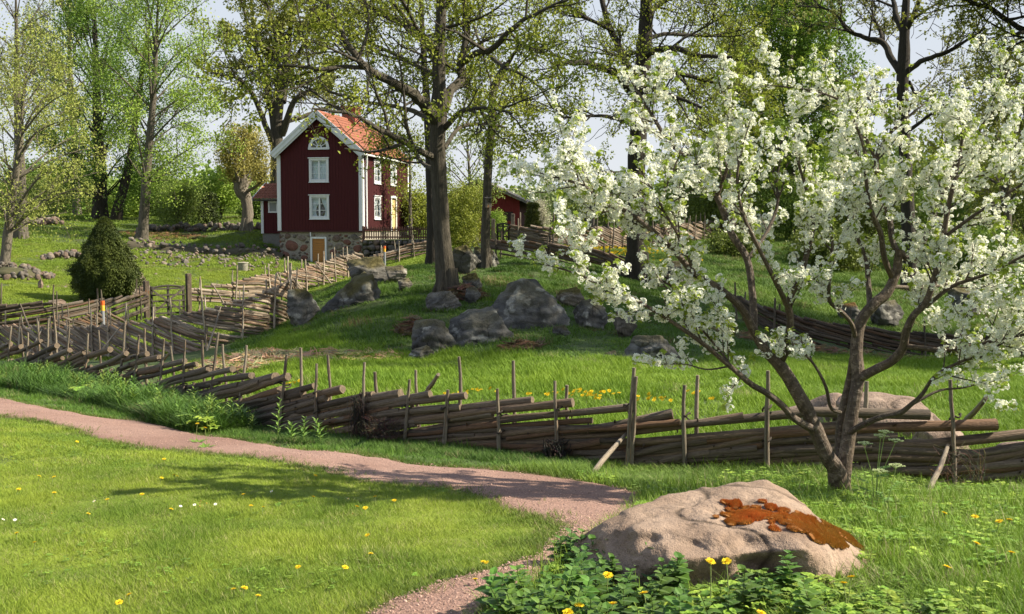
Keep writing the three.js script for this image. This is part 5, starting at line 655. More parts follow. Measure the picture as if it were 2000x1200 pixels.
// further trees, each with its own crown ----------------------------------
/** crown box in the photograph's grid -> free-grown tree */
function grown(label, u, v0, v1, uw, d, o) {
  const base = o.at ?? at0(o.foot ?? u, d), top = at(u, v0, d).y, low = at(u, v1, d).y, w = uw / F * d / 2, c = V3(at(u, v0, d).x, (top + low) / 2, -d), h = (v) => v, tr = o.tr ?? 10, tb = seen(base)[1], tl = o.lean ?? 0;
  return tree({ name: o.name ?? 'broadleaf_tree', label, category: o.cat ?? 'tree', group: o.group, seed: o.seed, d, at: base, bark: o.bark ?? M.barkGrey, minR: o.minR ?? 0.014, roots: o.roots ?? 0, rough: o.rough,
    trunk: o.noTrunk ? null : [[o.foot ?? u, tb + 2, tr * 1.15], [lerp(o.foot ?? u, u, 0.3) + tl, lerp(tb, v0, 0.25), tr * 0.92], [lerp(o.foot ?? u, u, 0.7), lerp(tb, v0, 0.55), tr * 0.6], [u, lerp(tb, v0, 0.93), tr * 0.12]],
    crown: { n: o.n ?? 26, c, r: [w, (top - low) / 2, Math.min(w, o.deep ?? w)], low: o.low ?? low + (top - low) * 0.05, arch: o.arch },
    grow: { n1: 0.9, n2: 1.6, len: w * 0.55, depth: o.depth ?? 1, wiggle: 0.5, from: 0.35, leafFrom: 0, leafy: 0.95, lift: 0.2, scatter: d * 0.008, ...o.grow }, leaf: o.noLeaf ? null : { geo: o.geo, ...(o.tone ?? FRESH), max: o.max, scale: o.scale } });
}
const L60 = clump('far', 18, 0.5, 0.105), L75 = clump('far', 18, 0.6, 0.13), L50 = clump('mid', 15, 0.38, 0.105), DROOP = clump('droop', 16, 0.42, 0.11, { droop: 1.2, flat: 1.2, wide: 0.26 }), SPIKY = clump('spiky', 22, 0.22, 0.1, { wide: 0.2 });
grown('bright green linden with straight pale trunk standing left of the cottage', 310, -70, 380, 250, 67, { foot: 277, tr: 9, seed: 201, n: 36, geo: L60, bark: M.barkGrey, roots: 5, grow: { n1: 1.0, len: 2.4, leafy: 0.8 } });
grown('darker green linden with thick double trunk on the crest behind the juniper', 185, -20, 420, 250, 79, { foot: 196, tr: 13, seed: 202, n: 36, geo: L75, tone: { a: [0.12, 0.23, 0.025], b: [0.24, 0.36, 0.055] }, bark: M.barkDark, roots: 4, grow: { n1: 0.9, len: 2.8, leafy: 0.85 } });
tree({ name: 'broadleaf_tree', label: 'leaning dark trunk growing beside the double-trunked linden', seed: 203, d: 78.5, bark: M.barkDark, minR: 0.02, trunk: [[224, 436, 13], [232, 400, 10], [248, 340, 8], [262, 250, 6], [280, 120, 4], [300, 0, 2]], trunkGrow: 0.35, grow: { n1: 1.1, n2: 1.6, len: 3, depth: 1, leafFrom: 0, wiggle: 0.5 }, leaf: { geo: L75, a: [0.09, 0.20, 0.022], b: [0.19, 0.32, 0.045] } });
grown('tall thin tree with half-bare crown at the upper left, behind the linden', 130, -120, 330, 210, 84, { foot: 150, tr: 7, seed: 204, n: 22, geo: L75, tone: { a: [0.16, 0.22, 0.04], b: [0.26, 0.33, 0.07] }, grow: { n1: 0.8, len: 3, leafy: 0.55, depth: 1 } });
grown('pale yellow-green birch with drooping leaves at the left edge', 50, 90, 440, 270, 50, { foot: 6, tr: 9, seed: 205, n: 34, geo: DROOP, tone: YELLOW, bark: M.barkPale, roots: 3, low: at(0, 460, 50).y, grow: { n1: 1.2, len: 1.8, droop: 0.35, lift: 0, leafy: 0.7 } });
grown('bare grey-twigged tree at the upper left corner', 30, -60, 220, 200, 62, { foot: 42, tr: 11, seed: 206, n: 20, geo: L60, bark: M.barkGrey, roots: 4, tone: YELLOW, grow: { n1: 1.4, n2: 2.2, len: 2, leafy: 0.08, depth: 2 } });
tree({ name: 'oak_tree', label: 'many-stemmed tall oak rising behind the cottage\'s left roof edge', seed: 207, d: 79, bark: M.barkOak, minR: 0.022, roots: 4,
  trunk: [[540, 430, 13], [540, 360, 12], [541, 300, 13], [540, 250, 11], [546, 190, 9], [556, 130, 7], [566, 60, 5], [572, -30, 3]],
  limbs: [[[536, 262, 7], [528, 200, 6, 0.5], [519, 140, 6, 1], [512, 128, 5, 1.2], [490, 70, 3, 2], [470, 0, 2, 2.4]], [[534, 285, 6], [522, 252, 5.5, -1], [505, 212, 5, -1.6], [485, 172, 4, -2.2], [458, 150, 3, -2.6], [424, 146, 2, -3]], [[550, 262, 8], [566, 220, 6, -1], [580, 190, 5, -1.4], [620, 172, 4, -2], [660, 150, 2.4, -2.4]], [[552, 200, 7], [562, 150, 5, 1], [590, 90, 4, 1.6], [620, 20, 2.4, 2]], [[538, 210, 6], [545, 120, 5, -1], [535, 60, 4, -1.6], [520, 0, 2.6, -2], [510, -50, 2, -2]], [[552, 240, 5], [600, 225, 4, 1.6], [650, 205, 2.6, 2.4]], [[487, 172, 3, -2.2], [470, 190, 2.4, -2.6], [430, 198, 1.6, -3]]],
  trunkGrow: 0.5, grow: { n1: 1.1, n2: 1.5, n3: 2, len: 3.4, wiggle: 0.55, depth: 2, from: 0.25, leafy: 0.34, lift: 0.15, scatter: 0.5, limbWiggle: 0.3 }, leaf: { geo: clump('oak79', 14, 0.34, 0.19), a: [0.17, 0.20, 0.03], b: [0.30, 0.31, 0.06] } });
tree({ name: 'pollard_maple', label: 'stocky pollarded maple with golden young leaves left of the cottage annex', seed: 208, d: 71, bark: M.barkPale, minR: 0.016, roots: 5, rough: 0.3, trunk: [[483, 440, 11], [483, 415, 10], [480, 388, 11], [470, 368, 13], [474, 348, 11]],
  limbs: [[[470, 372, 6], [452, 345, 3, 0.6], [440, 300, 1.6, 1]], [[474, 355, 6], [474, 310, 3, -0.6], [478, 262, 1.6, -1]], [[478, 365, 6], [495, 340, 3, 0.8], [505, 290, 1.6, 1]], [[468, 365, 5], [458, 320, 2.6, -1], [455, 268, 1.6, -1.4]], [[476, 355, 5], [488, 310, 2.6, 1.2], [494, 265, 1.6, 1.6]], [[480, 375, 4], [505, 360, 2.4, -1], [520, 330, 1.4, -1.4]]],
  grow: { n1: 3.4, n2: 2.5, len: 1.1, depth: 1, leafFrom: 0, lift: 0.5, leafy: 1, scatter: 0.4, from: 0.2 }, leaf: { geo: L60, a: [0.25, 0.24, 0.045], b: [0.42, 0.37, 0.10] } });
// right side
grown('dense fresh green tree at the top, between the dark oak and the bare tree', 1545, -60, 360, 240, 62, { foot: 1545, tr: 10, seed: 221, n: 60, geo: clump('dense', 26, 0.46, 0.125), tone: { a: [0.11, 0.20, 0.018], b: [0.23, 0.35, 0.035] }, grow: { n1: 1.4, len: 2.0 }, arch: 0.2 });
grown('yellow-green oak between the dark oak and the fresh green tree', 1420, 60, 300, 210, 55, { foot: 1430, tr: 8, seed: 222, n: 30, geo: L50, tone: OAKLEAF, grow: { n1: 1.1, len: 2.0, leafy: 0.8 } });
grown('olive-leaved tree under the overhanging limbs at the right edge', 1965, 80, 420, 260, 50, { foot: 1970, tr: 8, seed: 223, n: 30, geo: L50, tone: { a: [0.16, 0.19, 0.03], b: [0.26, 0.28, 0.05] }, grow: { n1: 1.1, len: 2.0, leafy: 0.7 } });
grown('small leafy tree low in the gap right of the bare dark tree', 1840, 200, 470, 150, 58, { foot: 1850, tr: 5, seed: 224, n: 20, geo: L60, tone: OAKLEAF, grow: { n1: 1, leafy: 0.6 } });
grown('old pollard with stout trunk behind the pale pole fence, its left trunk', 1150, 350, 440, 110, 61, { foot: 1156, tr: 13, seed: 225, n: 14, geo: L60, tone: OAKLEAF, bark: M.barkPale, grow: { leafy: 0.5 }, low: at(1150, 430, 61).y });
grown('thinner pollard leaning beside the stout pollard behind the pale fence', 1196, 360, 440, 90, 62, { foot: 1180, tr: 7, seed: 226, n: 14, geo: L60, tone: OAKLEAF, bark: M.barkGrey, grow: { leafy: 0.6 }, low: at(1150, 430, 61).y });
grown('twiggy bare tree above the pollards', 1145, 296, 400, 90, 90, { foot: 1145, tr: 4, seed: 227, n: 18, geo: L75, tone: YELLOW, grow: { leafy: 0.05, depth: 1, lift: 0.8 } });
// middle
grown('airy pale green tree behind the birdhouse tree and hedge', 912, 240, 430, 150, 57, { foot: 930, tr: 5, seed: 231, n: 26, geo: L50, tone: { a: [0.20, 0.26, 0.05], b: [0.32, 0.38, 0.09] }, grow: { leafy: 0.55, n1: 1.1 } });
grown('olive young tree beside the cottage\'s right corner', 800, 250, 450, 80, 66, { foot: 802, tr: 4, seed: 232, n: 18, geo: L60, tone: OAKLEAF, grow: { leafy: 0.7 } });

// tall unseen trees added just outside at the right, crowns placed to shade the mound and the slope
for (const [i, x, d, y] of [[0, 12.8, 22.5, 10.6], [1, 18.5, 24, 11], [2, 24, 29, 11]]) { const b = ground(x, -d), u = seen(b)[0]; tree({ name: 'oak_tree', label: ['tall unseen oak added outside the right edge to shade the mound', 'second tall unseen oak added outside the right edge, farther from the path', 'third tall unseen oak added outside the right edge, above the shaded fence'][i], category: 'tree', seed: 240 + i, d, at: b, bark: M.barkDark, minR: 0.014, roots: 4, trunk: [[u, seen(b)[1] + 2, 26], [u + 8, 300, 20], [u - 6, 60, 16], [u, -250, 9]], crown: { n: 34, c: V3(x, y, -d), r: [5.6, 3.0, 4.6], low: 5 }, grow: { n1: 1.0, n2: 1.6, len: 2.4, depth: 1, wiggle: 0.5, from: 0.3, leafFrom: 0, leafy: 0.95, lift: 0.2, scatter: 0.3 }, leaf: { geo: clump('near', 16, 0.4, 0.12), ...OAKLEAF } }); }

// shrubs and hedges: leaf clumps through a lumpy volume, on a few stems
function bush(label, u, v0, uw, d, o) {
  const r = rng(o.seed), base = at0(u, d), top = at(u, v0, d).y, hgt = top - base.y, w = uw / F * d / 2, root = thing(o.name ?? 'shrub', label, o.cat ?? 'shrub', base, 0, o.group), stems = [], mats = [], cs = [], lumps = [];
  for (let i = 0; i < (o.lumps ?? 9); i++) { const a = r() * 6.28, q = Math.sqrt(r()) * 0.7, y = (o.cone ? r() * 0.85 : 0.25 + 0.6 * r()); const k = o.cone ? (1 - y) : Math.sqrt(1 - Math.min(1, Math.abs(y - 0.45) * 1.3) ** 2); lumps.push([Math.cos(a) * q * w * k, y * hgt, Math.sin(a) * q * w * k, (o.cone ? 0.45 * (1 - y) + 0.16 : 0.34 + 0.3 * r())]); }
  for (let i = 0; i < (o.stems ?? 7); i++) { const l = lumps[i % lumps.length], n = 5, pts = [], rd = []; for (let k = 0; k <= n; k++) { const t = k / n; pts.push(V3(l[0] * Math.pow(t, 1.4) + (r() - 0.5) * 0.15 * w * t, lerp(-0.1, l[1] + l[3] * w * 0.6, t), l[2] * Math.pow(t, 1.4) + (r() - 0.5) * 0.15 * w * t)); rd.push(lerp(o.stem ?? 0.05, 0.012, t)); } stems.push(stick(pts, rd, 5, { rough: 0.1 })); }
  mesh('stems', merge(stems), o.bark ?? M.barkGrey, root);
  const N = o.count, q = new THREE.Quaternion(), e = new THREE.Euler();
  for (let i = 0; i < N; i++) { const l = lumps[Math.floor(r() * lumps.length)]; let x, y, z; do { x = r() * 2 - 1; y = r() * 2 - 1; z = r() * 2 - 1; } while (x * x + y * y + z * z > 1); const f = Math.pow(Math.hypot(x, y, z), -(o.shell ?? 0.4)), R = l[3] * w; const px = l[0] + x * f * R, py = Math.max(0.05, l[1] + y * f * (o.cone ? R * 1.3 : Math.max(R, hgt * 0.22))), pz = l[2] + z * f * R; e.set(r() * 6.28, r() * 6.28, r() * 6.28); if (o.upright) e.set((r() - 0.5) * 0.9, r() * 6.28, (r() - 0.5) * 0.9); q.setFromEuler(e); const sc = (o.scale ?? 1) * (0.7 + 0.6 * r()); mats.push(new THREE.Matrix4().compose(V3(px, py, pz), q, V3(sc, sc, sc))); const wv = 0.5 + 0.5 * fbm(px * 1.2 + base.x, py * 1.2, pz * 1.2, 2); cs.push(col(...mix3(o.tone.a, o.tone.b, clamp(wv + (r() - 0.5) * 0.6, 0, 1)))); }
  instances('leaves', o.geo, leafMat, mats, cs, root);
}
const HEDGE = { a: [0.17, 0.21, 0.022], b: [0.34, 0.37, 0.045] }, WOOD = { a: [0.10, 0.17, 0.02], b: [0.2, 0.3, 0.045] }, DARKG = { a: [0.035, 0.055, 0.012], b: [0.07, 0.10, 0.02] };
bush('yellow-green hedge bush between the great oak and the birdhouse tree', 912, 350, 110, 45, { seed: 301, count: 1500, geo: L50, tone: HEDGE, lumps: 14, scale: 0.55 });
bush('bright green bush between the birdhouse tree and the red barn', 970, 402, 36, 49, { seed: 302, count: 500, geo: L50, tone: FRESH, scale: 0.5 });
bush('dark columnar juniper at the right wall of the red barn', 1041, 388, 26, 55, { seed: 303, cone: 1, count: 700, geo: SPIKY, tone: { a: [0.10, 0.12, 0.02], b: [0.17, 0.18, 0.035] }, lumps: 12, upright: 1 });
bush('small white-blossoming tree far behind the pale pole fence', 1058, 394, 44, 74, { seed: 304, name: 'blossom_bush', count: 170, geo: L60, tone: { a: [0.34, 0.33, 0.2], b: [0.62, 0.58, 0.48] }, scale: 0.7 });
bush('hawthorn bush on the wood edge left of the pollarded maple', 352, 350, 110, 73, { seed: 305, count: 620, geo: L60, tone: { a: [0.16, 0.22, 0.045], b: [0.28, 0.36, 0.08] }, lumps: 12 });
bush('dark green small juniper left of the pollarded maple', 410, 372, 48, 74, { seed: 306, cone: 1, count: 600, geo: SPIKY, tone: DARKG, upright: 1, scale: 1.4, lumps: 12 });
bush('bright bush behind the dark small juniper', 432, 340, 80, 78, { seed: 307, count: 520, geo: L75, tone: FRESH });
bush('grey-green hawthorn behind the crest left of the double-trunked linden', 130, 350, 150, 88, { seed: 308, count: 700, geo: L75, tone: { a: [0.15, 0.19, 0.04], b: [0.26, 0.31, 0.08] }, lumps: 14 });
bush('leafy bush at the left edge beyond the crest', 60, 330, 150, 92, { seed: 309, count: 700, geo: L75, tone: WOOD, lumps: 14 });
bush('low bright undergrowth bush between the linden trunks', 245, 385, 80, 84, { seed: 310, count: 420, geo: L75, tone: FRESH });
bush('tall shrub behind the bright green linden trunk', 310, 340, 100, 85, { seed: 311, count: 560, geo: L75, tone: WOOD, lumps: 12 });
bush('bush behind the annex of the cottage', 512, 380, 70, 82, { seed: 312, count: 400, geo: L75, tone: WOOD });
bush('bush behind the terrace, right of the cottage', 818, 380, 60, 70, { seed: 313, count: 460, geo: L60, tone: HEDGE });
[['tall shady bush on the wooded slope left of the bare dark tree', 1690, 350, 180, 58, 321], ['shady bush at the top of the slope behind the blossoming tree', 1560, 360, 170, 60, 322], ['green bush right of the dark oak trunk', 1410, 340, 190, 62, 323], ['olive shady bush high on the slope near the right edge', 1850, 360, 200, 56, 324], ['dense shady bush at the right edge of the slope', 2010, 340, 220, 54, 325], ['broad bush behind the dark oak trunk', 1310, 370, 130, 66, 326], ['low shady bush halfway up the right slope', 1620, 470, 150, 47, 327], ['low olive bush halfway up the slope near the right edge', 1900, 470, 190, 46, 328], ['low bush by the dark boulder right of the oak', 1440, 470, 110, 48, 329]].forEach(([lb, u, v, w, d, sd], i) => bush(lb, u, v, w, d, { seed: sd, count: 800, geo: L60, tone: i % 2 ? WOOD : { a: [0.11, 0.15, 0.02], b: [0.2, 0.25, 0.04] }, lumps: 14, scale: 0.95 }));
// the juniper on the lawn
{
  const d = 44, base = at0(205, d), root = thing('juniper', 'dark green egg-shaped juniper on the sunny lawn behind the fences', 'juniper', base), r = rng(331), m = d / F, hgt = 158 * m, w = 61 * m, mats = [], cs = [], q = new THREE.Quaternion(), geo = spray(77, 40, 0.11, 0.075, { wide: 0.16, flat: 1.5 });
  const prof = (t) => Math.pow(Math.sin(Math.PI * clamp(0.12 + t * 0.88, 0, 1) ** 0.62 * 0.985), 0.8) * (1 - 0.12 * t);
  const pr2 = (t) => (t < 0.32 ? lerp(0.6, 1, smooth(0, 0.32, t)) : Math.pow(1 - (t - 0.32) / 0.68, 0.8));
  for (let i = 0; i < 5200; i++) { const t = Math.pow(r(), 1.15), a = r() * 6.28, lump = 1 + 0.42 * fbm(Math.cos(a) * 2.3, t * 5, Math.sin(a) * 2.3, 3) + 0.34 * n3(Math.cos(a) * 5, t * 6, Math.sin(a) * 5), R = w * pr2(t) * lump * Math.pow(r(), 0.16), p = V3(Math.cos(a) * R, t * hgt, Math.sin(a) * R); q.setFromUnitVectors(UP, V3(Math.cos(a) * 0.7 + (r() - 0.5) * 0.6, 1, Math.sin(a) * 0.7 + (r() - 0.5) * 0.6).normalize()); const s = 0.7 + 0.8 * r(); mats.push(new THREE.Matrix4().compose(p, q, V3(s, s, s))); const k = clamp(0.5 + 0.8 * fbm(p.x * 2, p.y * 2, p.z * 2, 2) + (r() - 0.5) * 0.5, 0, 1); cs.push(col(...mix3([0.042, 0.068, 0.010], [0.125, 0.155, 0.024], k))); }
  instances('needles', geo, leafMat, mats, cs, root); mesh('stems', merge([0, 1, 2, 3, 4].map((i) => stick([V3(0.1 * Math.cos(i * 1.3), -0.1, 0.1 * Math.sin(i * 1.3)), V3(0.4 * Math.cos(i * 1.3), hgt * 0.4, 0.4 * Math.sin(i * 1.3)), V3(0.2 * Math.cos(i * 1.3), hgt * 0.85, 0.2 * Math.sin(i * 1.3))], [0.07, 0.05, 0.015], 5))), M.barkDark, root);
}
// far woods, as one mass each
{
  const r = rng(341), put = (label, u0, u1, d0, d1, hm, n, tone) => { const mats = [], cs = [], q = new THREE.Quaternion(), e = new THREE.Euler(); const crowns = []; for (let i = 0; i < n; i++) { const d = lerp(d0, d1, r()), p = at0(lerp(u0, u1, r()), d), h = hm * (0.5 + 0.7 * r()); crowns.push([p, h, h * (0.26 + 0.14 * r()), r()]); } for (const [p, h, w, k] of crowns) for (let i = 0; i < 46; i++) { let x, y, z; do { x = r() * 2 - 1; y = r() * 2 - 1; z = r() * 2 - 1; } while (x * x + y * y + z * z > 1); e.set(r() * 6, r() * 6, r() * 6); q.setFromEuler(e); const s = 2.2 + 1.6 * r(); mats.push(new THREE.Matrix4().compose(V3(p.x + x * w, p.y + h * (0.52 + 0.48 * y), p.z + z * w), q, V3(s, s, s))); cs.push(col(...mix3(tone.a, tone.b, clamp(k + (r() - 0.5) * 0.5, 0, 1)))); } tag(instances('woodland', L75, leafMat, mats, cs), label, 'woodland', null, 'stuff'); };
  put('far pale spring woodland seen between the barn and the dark oak', 950, 1330, 120, 170, 4.5, 60, { a: [0.13, 0.19, 0.06], b: [0.26, 0.32, 0.11] });
  put('spring woodland behind the crest on the left', -250, 640, 98, 140, 3.4, 120, { a: [0.15, 0.24, 0.04], b: [0.28, 0.38, 0.09] });
  put('shady woodland above the slope on the right', 1330, 2450, 75, 120, 7, 150, { a: [0.09, 0.14, 0.02], b: [0.2, 0.27, 0.05] });
}
// ---------------------------------------------------------------- the blossoming tree by the fence
{
  const d = 7.8, s = d / F, base = at0(1640, d), root = thing('blossoming_tree', 'white-blossoming fruit tree with forked trunk between the near fence and the front boulder', 'tree', base), r = rng(401), rel = (p) => p.clone().sub(base);
  const flowers = [], greens = [];
  const W = (q) => { const dd = d + (q[3] ?? 0); return [at(q[0], q[1], dd), q[2] * 0.84 / F * dd]; };
  const twig = (p, v, len, r0, level, out, o = {}) => {
    const n = 4, q = [p.clone()], rd = [r0]; v = v.clone();
    for (let m = 1; m <= n; m++) { v.x += (r() - 0.5) * 0.32; v.y += (r() - 0.5) * 0.3 + (o.curl ?? 0.06); v.z += (r() - 0.5) * 0.32; v.normalize(); q.push(q[m - 1].clone().addScaledVector(v, len / n)); rd.push(Math.max(0.0016, r0 * (1 - 0.75 * m / n))); }
    out.push(stick(q.map(rel), rd, level > 1 ? 3 : 4, { seed: r() * 20, ulen: 1 }));
    const shoot = o.shoot;
    for (let k = 0.25; k <= 1.001; k += (shoot ? 0.075 : 0.045) / len) { const x = Math.min(n - 0.001, k * n), j = Math.floor(x), c = q[j].clone().lerp(q[j + 1], x - j); if (shoot) { greens.push([c, 0.9]); if (r() < 0.25) flowers.push(c); } else { const pd = 0.5 + 0.9 * n3(c.x * 1.4, c.y * 1.4, c.z * 1.4); if (r() < clamp(0.46 + pd * 1.0, 0.08, 1) * (o.dens ?? 1)) flowers.push(c.clone().add(V3(r() - 0.5, r() - 0.5, r() - 0.5).multiplyScalar(0.06))); if (r() < 0.16) greens.push([c.clone().add(V3(r() - 0.5, r() - 0.3, r() - 0.5).multiplyScalar(0.05)), 0.75]); } }
    greens.push([q[n], 0.9]);
    if (level < 2) { const num = Math.round(len * (level ? 6 : 8) * (0.7 + 0.6 * r())); for (let i = 0; i < num; i++) { const x = lerp(0.7, n - 0.05, r()), j = Math.floor(x), c = q[j].clone().lerp(q[j + 1], x - j), ax = V3(r() * 2 - 1, r() * 2 - 1, r() * 2 - 1).cross(v).normalize(), w = v.clone().applyAxisAngle(ax, 0.5 + 0.6 * r()); w.y += 0.15; twig(c, w.normalize(), len * lerp(0.3, 0.6, r()), Math.max(0.0022, r0 * 0.6), level + 1, out, { dens: o.dens }); } }
  };
  const limb = (list, o = {}) => {
    const k = list.map(W), n = (list.length - 1) * 5, cv = curve(k.map((q) => q[0]), n), rd = cv.map((_, i) => { const x = i / n * (k.length - 1), j = Math.min(k.length - 2, Math.floor(x)); return lerp(k[j][1], k[j + 1][1], x - j); }), out = [stick(cv.map(rel), rd, rd[0] > 0.03 ? 12 : 8, { rough: 0.13, freq: 9, seed: r() * 30, ulen: 1 })];
    const L = cv.reduce((t, p, i) => t + (i ? p.distanceTo(cv[i - 1]) : 0), 0), num = Math.round(L * (o.n ?? 7.5) * 1.35), from = o.from ?? 0.3;
    for (let i = 0; i < num; i++) { const x = lerp(from, 1, (i + r()) / num) * n, j = Math.min(n - 1, Math.floor(x)), p = cv[j].clone().lerp(cv[j + 1], x - j), dir = cv[j + 1].clone().sub(cv[j]).normalize(), ax = V3(r() * 2 - 1, r() * 2 - 1, r() * 2 - 1).cross(dir).normalize(), v = dir.clone().applyAxisAngle(ax, 0.5 + 0.7 * r()); v.y += o.lift ?? 0.16; v.normalize(); twig(p, v, (o.len ?? 0.38) * lerp(0.35, 1.2, r()), Math.min(0.0065, lerp(rd[j], rd[j + 1], x - j) * 0.7), 0, out, { dens: o.dens }); }
    for (let i = 0; i < (o.shoots ?? 0); i++) { const x = lerp(0.55, 1, r()) * n, j = Math.min(n - 1, Math.floor(x)); twig(cv[j].clone(), V3((r() - 0.5) * 0.5, 1, (r() - 0.5) * 0.5).normalize(), 0.22 + 0.25 * r(), 0.0035, 2, out, { shoot: 1, curl: 0.15 }); }
    const end = cv[n].clone().sub(cv[n - 1]).normalize(); twig(cv[n], end, 0.22, rd[n], 1, out);
    mesh('limb', merge(out), M.barkPlum, root);
  };
  // trunk: a short bole that forks just above the grass
  const tk = (list, w = 14) => { const k = list.map(W), n = (list.length - 1) * 6, cv = curve(k.map((q) => q[0]), n), rd = cv.map((_, i) => { const x = i / n * (k.length - 1), j = Math.min(k.length - 2, Math.floor(x)); return lerp(k[j][1], k[j + 1][1], x - j); }); return stick(cv.map(rel), rd, w, { rough: 0.12, freq: 8, seed: r() * 30, ulen: 1 }); };
  mesh('trunk', merge([tk([[1638, 1000, 31], [1639, 972, 27], [1638, 945, 24, -0.02], [1632, 915, 20, -0.04], [1618, 895, 18, -0.06], [1596, 845, 17.5, -0.08], [1578, 805, 17, -0.1], [1556, 765, 16, -0.12], [1530, 722, 15, -0.12], [1496, 686, 13, -0.1]], 16), tk([[1643, 985, 25], [1644, 950, 22, 0.02], [1650, 905, 17, 0.03], [1658, 850, 16, 0.05], [1668, 790, 15, 0.06], [1676, 735, 14.5, 0.08], [1673, 690, 14, 0.1], [1681, 630, 13.5, 0.12], [1706, 596, 12.5, 0.12], [1732, 573, 12, 0.14], [1750, 535, 11, 0.16], [1757, 488, 9, 0.18]], 14), tk([[1640, 930, 14, 0.08], [1640, 880, 12, 0.16], [1645, 818, 12, 0.18], [1660, 752, 12, 0.16], [1668, 700, 10, 0.12]], 10)]), M.barkPlum, root);
  limb([[1496, 686, 12, -0.1], [1472, 645, 11, -0.1], [1448, 602, 9, -0.16], [1403, 562, 8, -0.22], [1356, 534, 7, -0.28], [1310, 482, 6.4, -0.34], [1269, 446, 5.8, -0.4], [1222, 412, 5, -0.44], [1181, 397, 4.4, -0.48], [1139, 363, 3.6, -0.5], [1072, 345, 2.4, -0.52]], { from: 0.34, shoots: 4 });
  limb([[1474, 650, 9, -0.05], [1470, 580, 8.6, 0.05], [1460, 508, 8.4, 0.12], [1429, 456, 8, 0.16], [1403, 389, 7.6, 0.2], [1382, 358, 7.2, 0.2], [1356, 317, 6.6, 0.22], [1310, 281, 5, 0.26], [1279, 234, 4, 0.28], [1248, 182, 2.6, 0.3]], { from: 0.36, shoots: 6 });
  limb([[1522, 712, 9.5, -0.1], [1536, 682, 9, -0.16], [1544, 622, 8.4, -0.22], [1540, 592, 8, -0.26], [1562, 545, 7.2, -0.3], [1580, 480, 6.2, -0.34], [1589, 440, 5.4, -0.36], [1578, 380, 4, -0.4], [1560, 320, 3, -0.42]], { from: 0.3, shoots: 5 });
  limb([[1544, 610, 7, -0.22], [1520, 560, 6, -0.4], [1480, 480, 5, -0.55], [1452, 420, 4.2, -0.62], [1440, 350, 3.2, -0.68], [1452, 280, 2.4, -0.7]], { from: 0.2, shoots: 5 });
  limb([[1586, 838, 9.5, -0.14], [1552, 818, 8.4, -0.2], [1529, 793, 8, -0.24], [1499, 769, 7.4, -0.28], [1472, 754, 7, -0.32], [1429, 718, 6.2, -0.4], [1362, 663, 5.2, -0.5], [1284, 611, 4.4, -0.6], [1222, 575, 3.8, -0.66], [1170, 550, 3.2, -0.7], [1103, 527, 2, -0.74]], { from: 0.42, n: 6.5, lift: 0.1 });
  limb([[1429, 718, 3.6, -0.4], [1410, 690, 3, -0.34], [1350, 620, 2.6, -0.3], [1300, 560, 2, -0.26]], { from: 0.2 });
  limb([[1425, 716, 2.4, -0.4], [1380, 722, 1.9, -0.44], [1340, 712, 1.5, -0.46], [1296, 712, 1.2, -0.48]], { from: 0.5, len: 0.16, n: 8 });
  limb([[1745, 545, 8, 0.16], [1728, 505, 7, 0.06], [1720, 455, 6.4, 0], [1700, 408, 5.4, -0.06], [1692, 350, 4.6, -0.1], [1688, 290, 3.8, -0.12], [1664, 225, 2.6, -0.14]], { shoots: 5 });
  limb([[1756, 500, 8, 0.18], [1744, 470, 7.4, 0.24], [1738, 430, 7, 0.3], [1725, 388, 6.2, 0.34], [1712, 312, 5.4, 0.4], [1738, 262, 4, 0.44], [1790, 215, 2.8, 0.46]], { shoots: 5 });
  limb([[1757, 492, 8, 0.18], [1782, 508, 7.4, 0.14], [1815, 445, 6.6, 0.08], [1838, 388, 6, 0.02], [1862, 330, 5, -0.04], [1905, 270, 4, -0.08], [1962, 160, 2.4, -0.12]], { shoots: 4 });
  limb([[1712, 312, 4.6, 0.4], [1676, 240, 3.8, 0.46], [1662, 210, 3, 0.5], [1600, 180, 2.2, 0.54], [1520, 168, 1.6, 0.6]], { from: 0.1, shoots: 4 });
  limb([[1680, 738, 11.5, 0.06], [1710, 722, 11, 0.02], [1742, 706, 10.6, -0.04], [1764, 680, 10, -0.1], [1770, 650, 9.4, -0.14], [1784, 618, 8.4, -0.18], [1808, 592, 7.6, -0.22], [1826, 540, 7, -0.26], [1840, 480, 6.2, -0.3], [1852, 408, 5.4, -0.34], [1870, 330, 4, -0.38], [1884, 250, 2.6, -0.4]], { from: 0.45, shoots: 4 });
  limb([[1766, 676, 6.4, -0.1], [1800, 680, 5.6, -0.2], [1838, 684, 5, -0.28], [1878, 680, 4.6, -0.34], [1950, 664, 3.8, -0.42], [2010, 652, 3, -0.5], [2080, 640, 2, -0.56]], { from: 0.3, n: 8 });
  limb([[1808, 600, 5, -0.2], [1860, 560, 4.4, -0.3], [1930, 535, 3.6, -0.4], [2000, 500, 3, -0.48], [2070, 470, 2.2, -0.54]], { from: 0.15, n: 8 });
  limb([[1745, 560, 5, 0.14], [1800, 562, 4.4, 0.3], [1870, 555, 3.8, 0.44], [1950, 560, 3, 0.55], [2030, 550, 2.2, 0.62]], { from: 0.2, n: 8 });
  limb([[1836, 470, 5, -0.28], [1890, 430, 4.4, -0.4], [1950, 390, 3.6, -0.5], [2030, 340, 2.6, -0.6]], { from: 0.1, n: 8, shoots: 2 });
  limb([[1842, 380, 4.4, 0.02], [1900, 350, 3.8, 0.14], [1970, 300, 3, 0.26], [2040, 240, 2.2, 0.34]], { from: 0.1, n: 8, shoots: 2 });
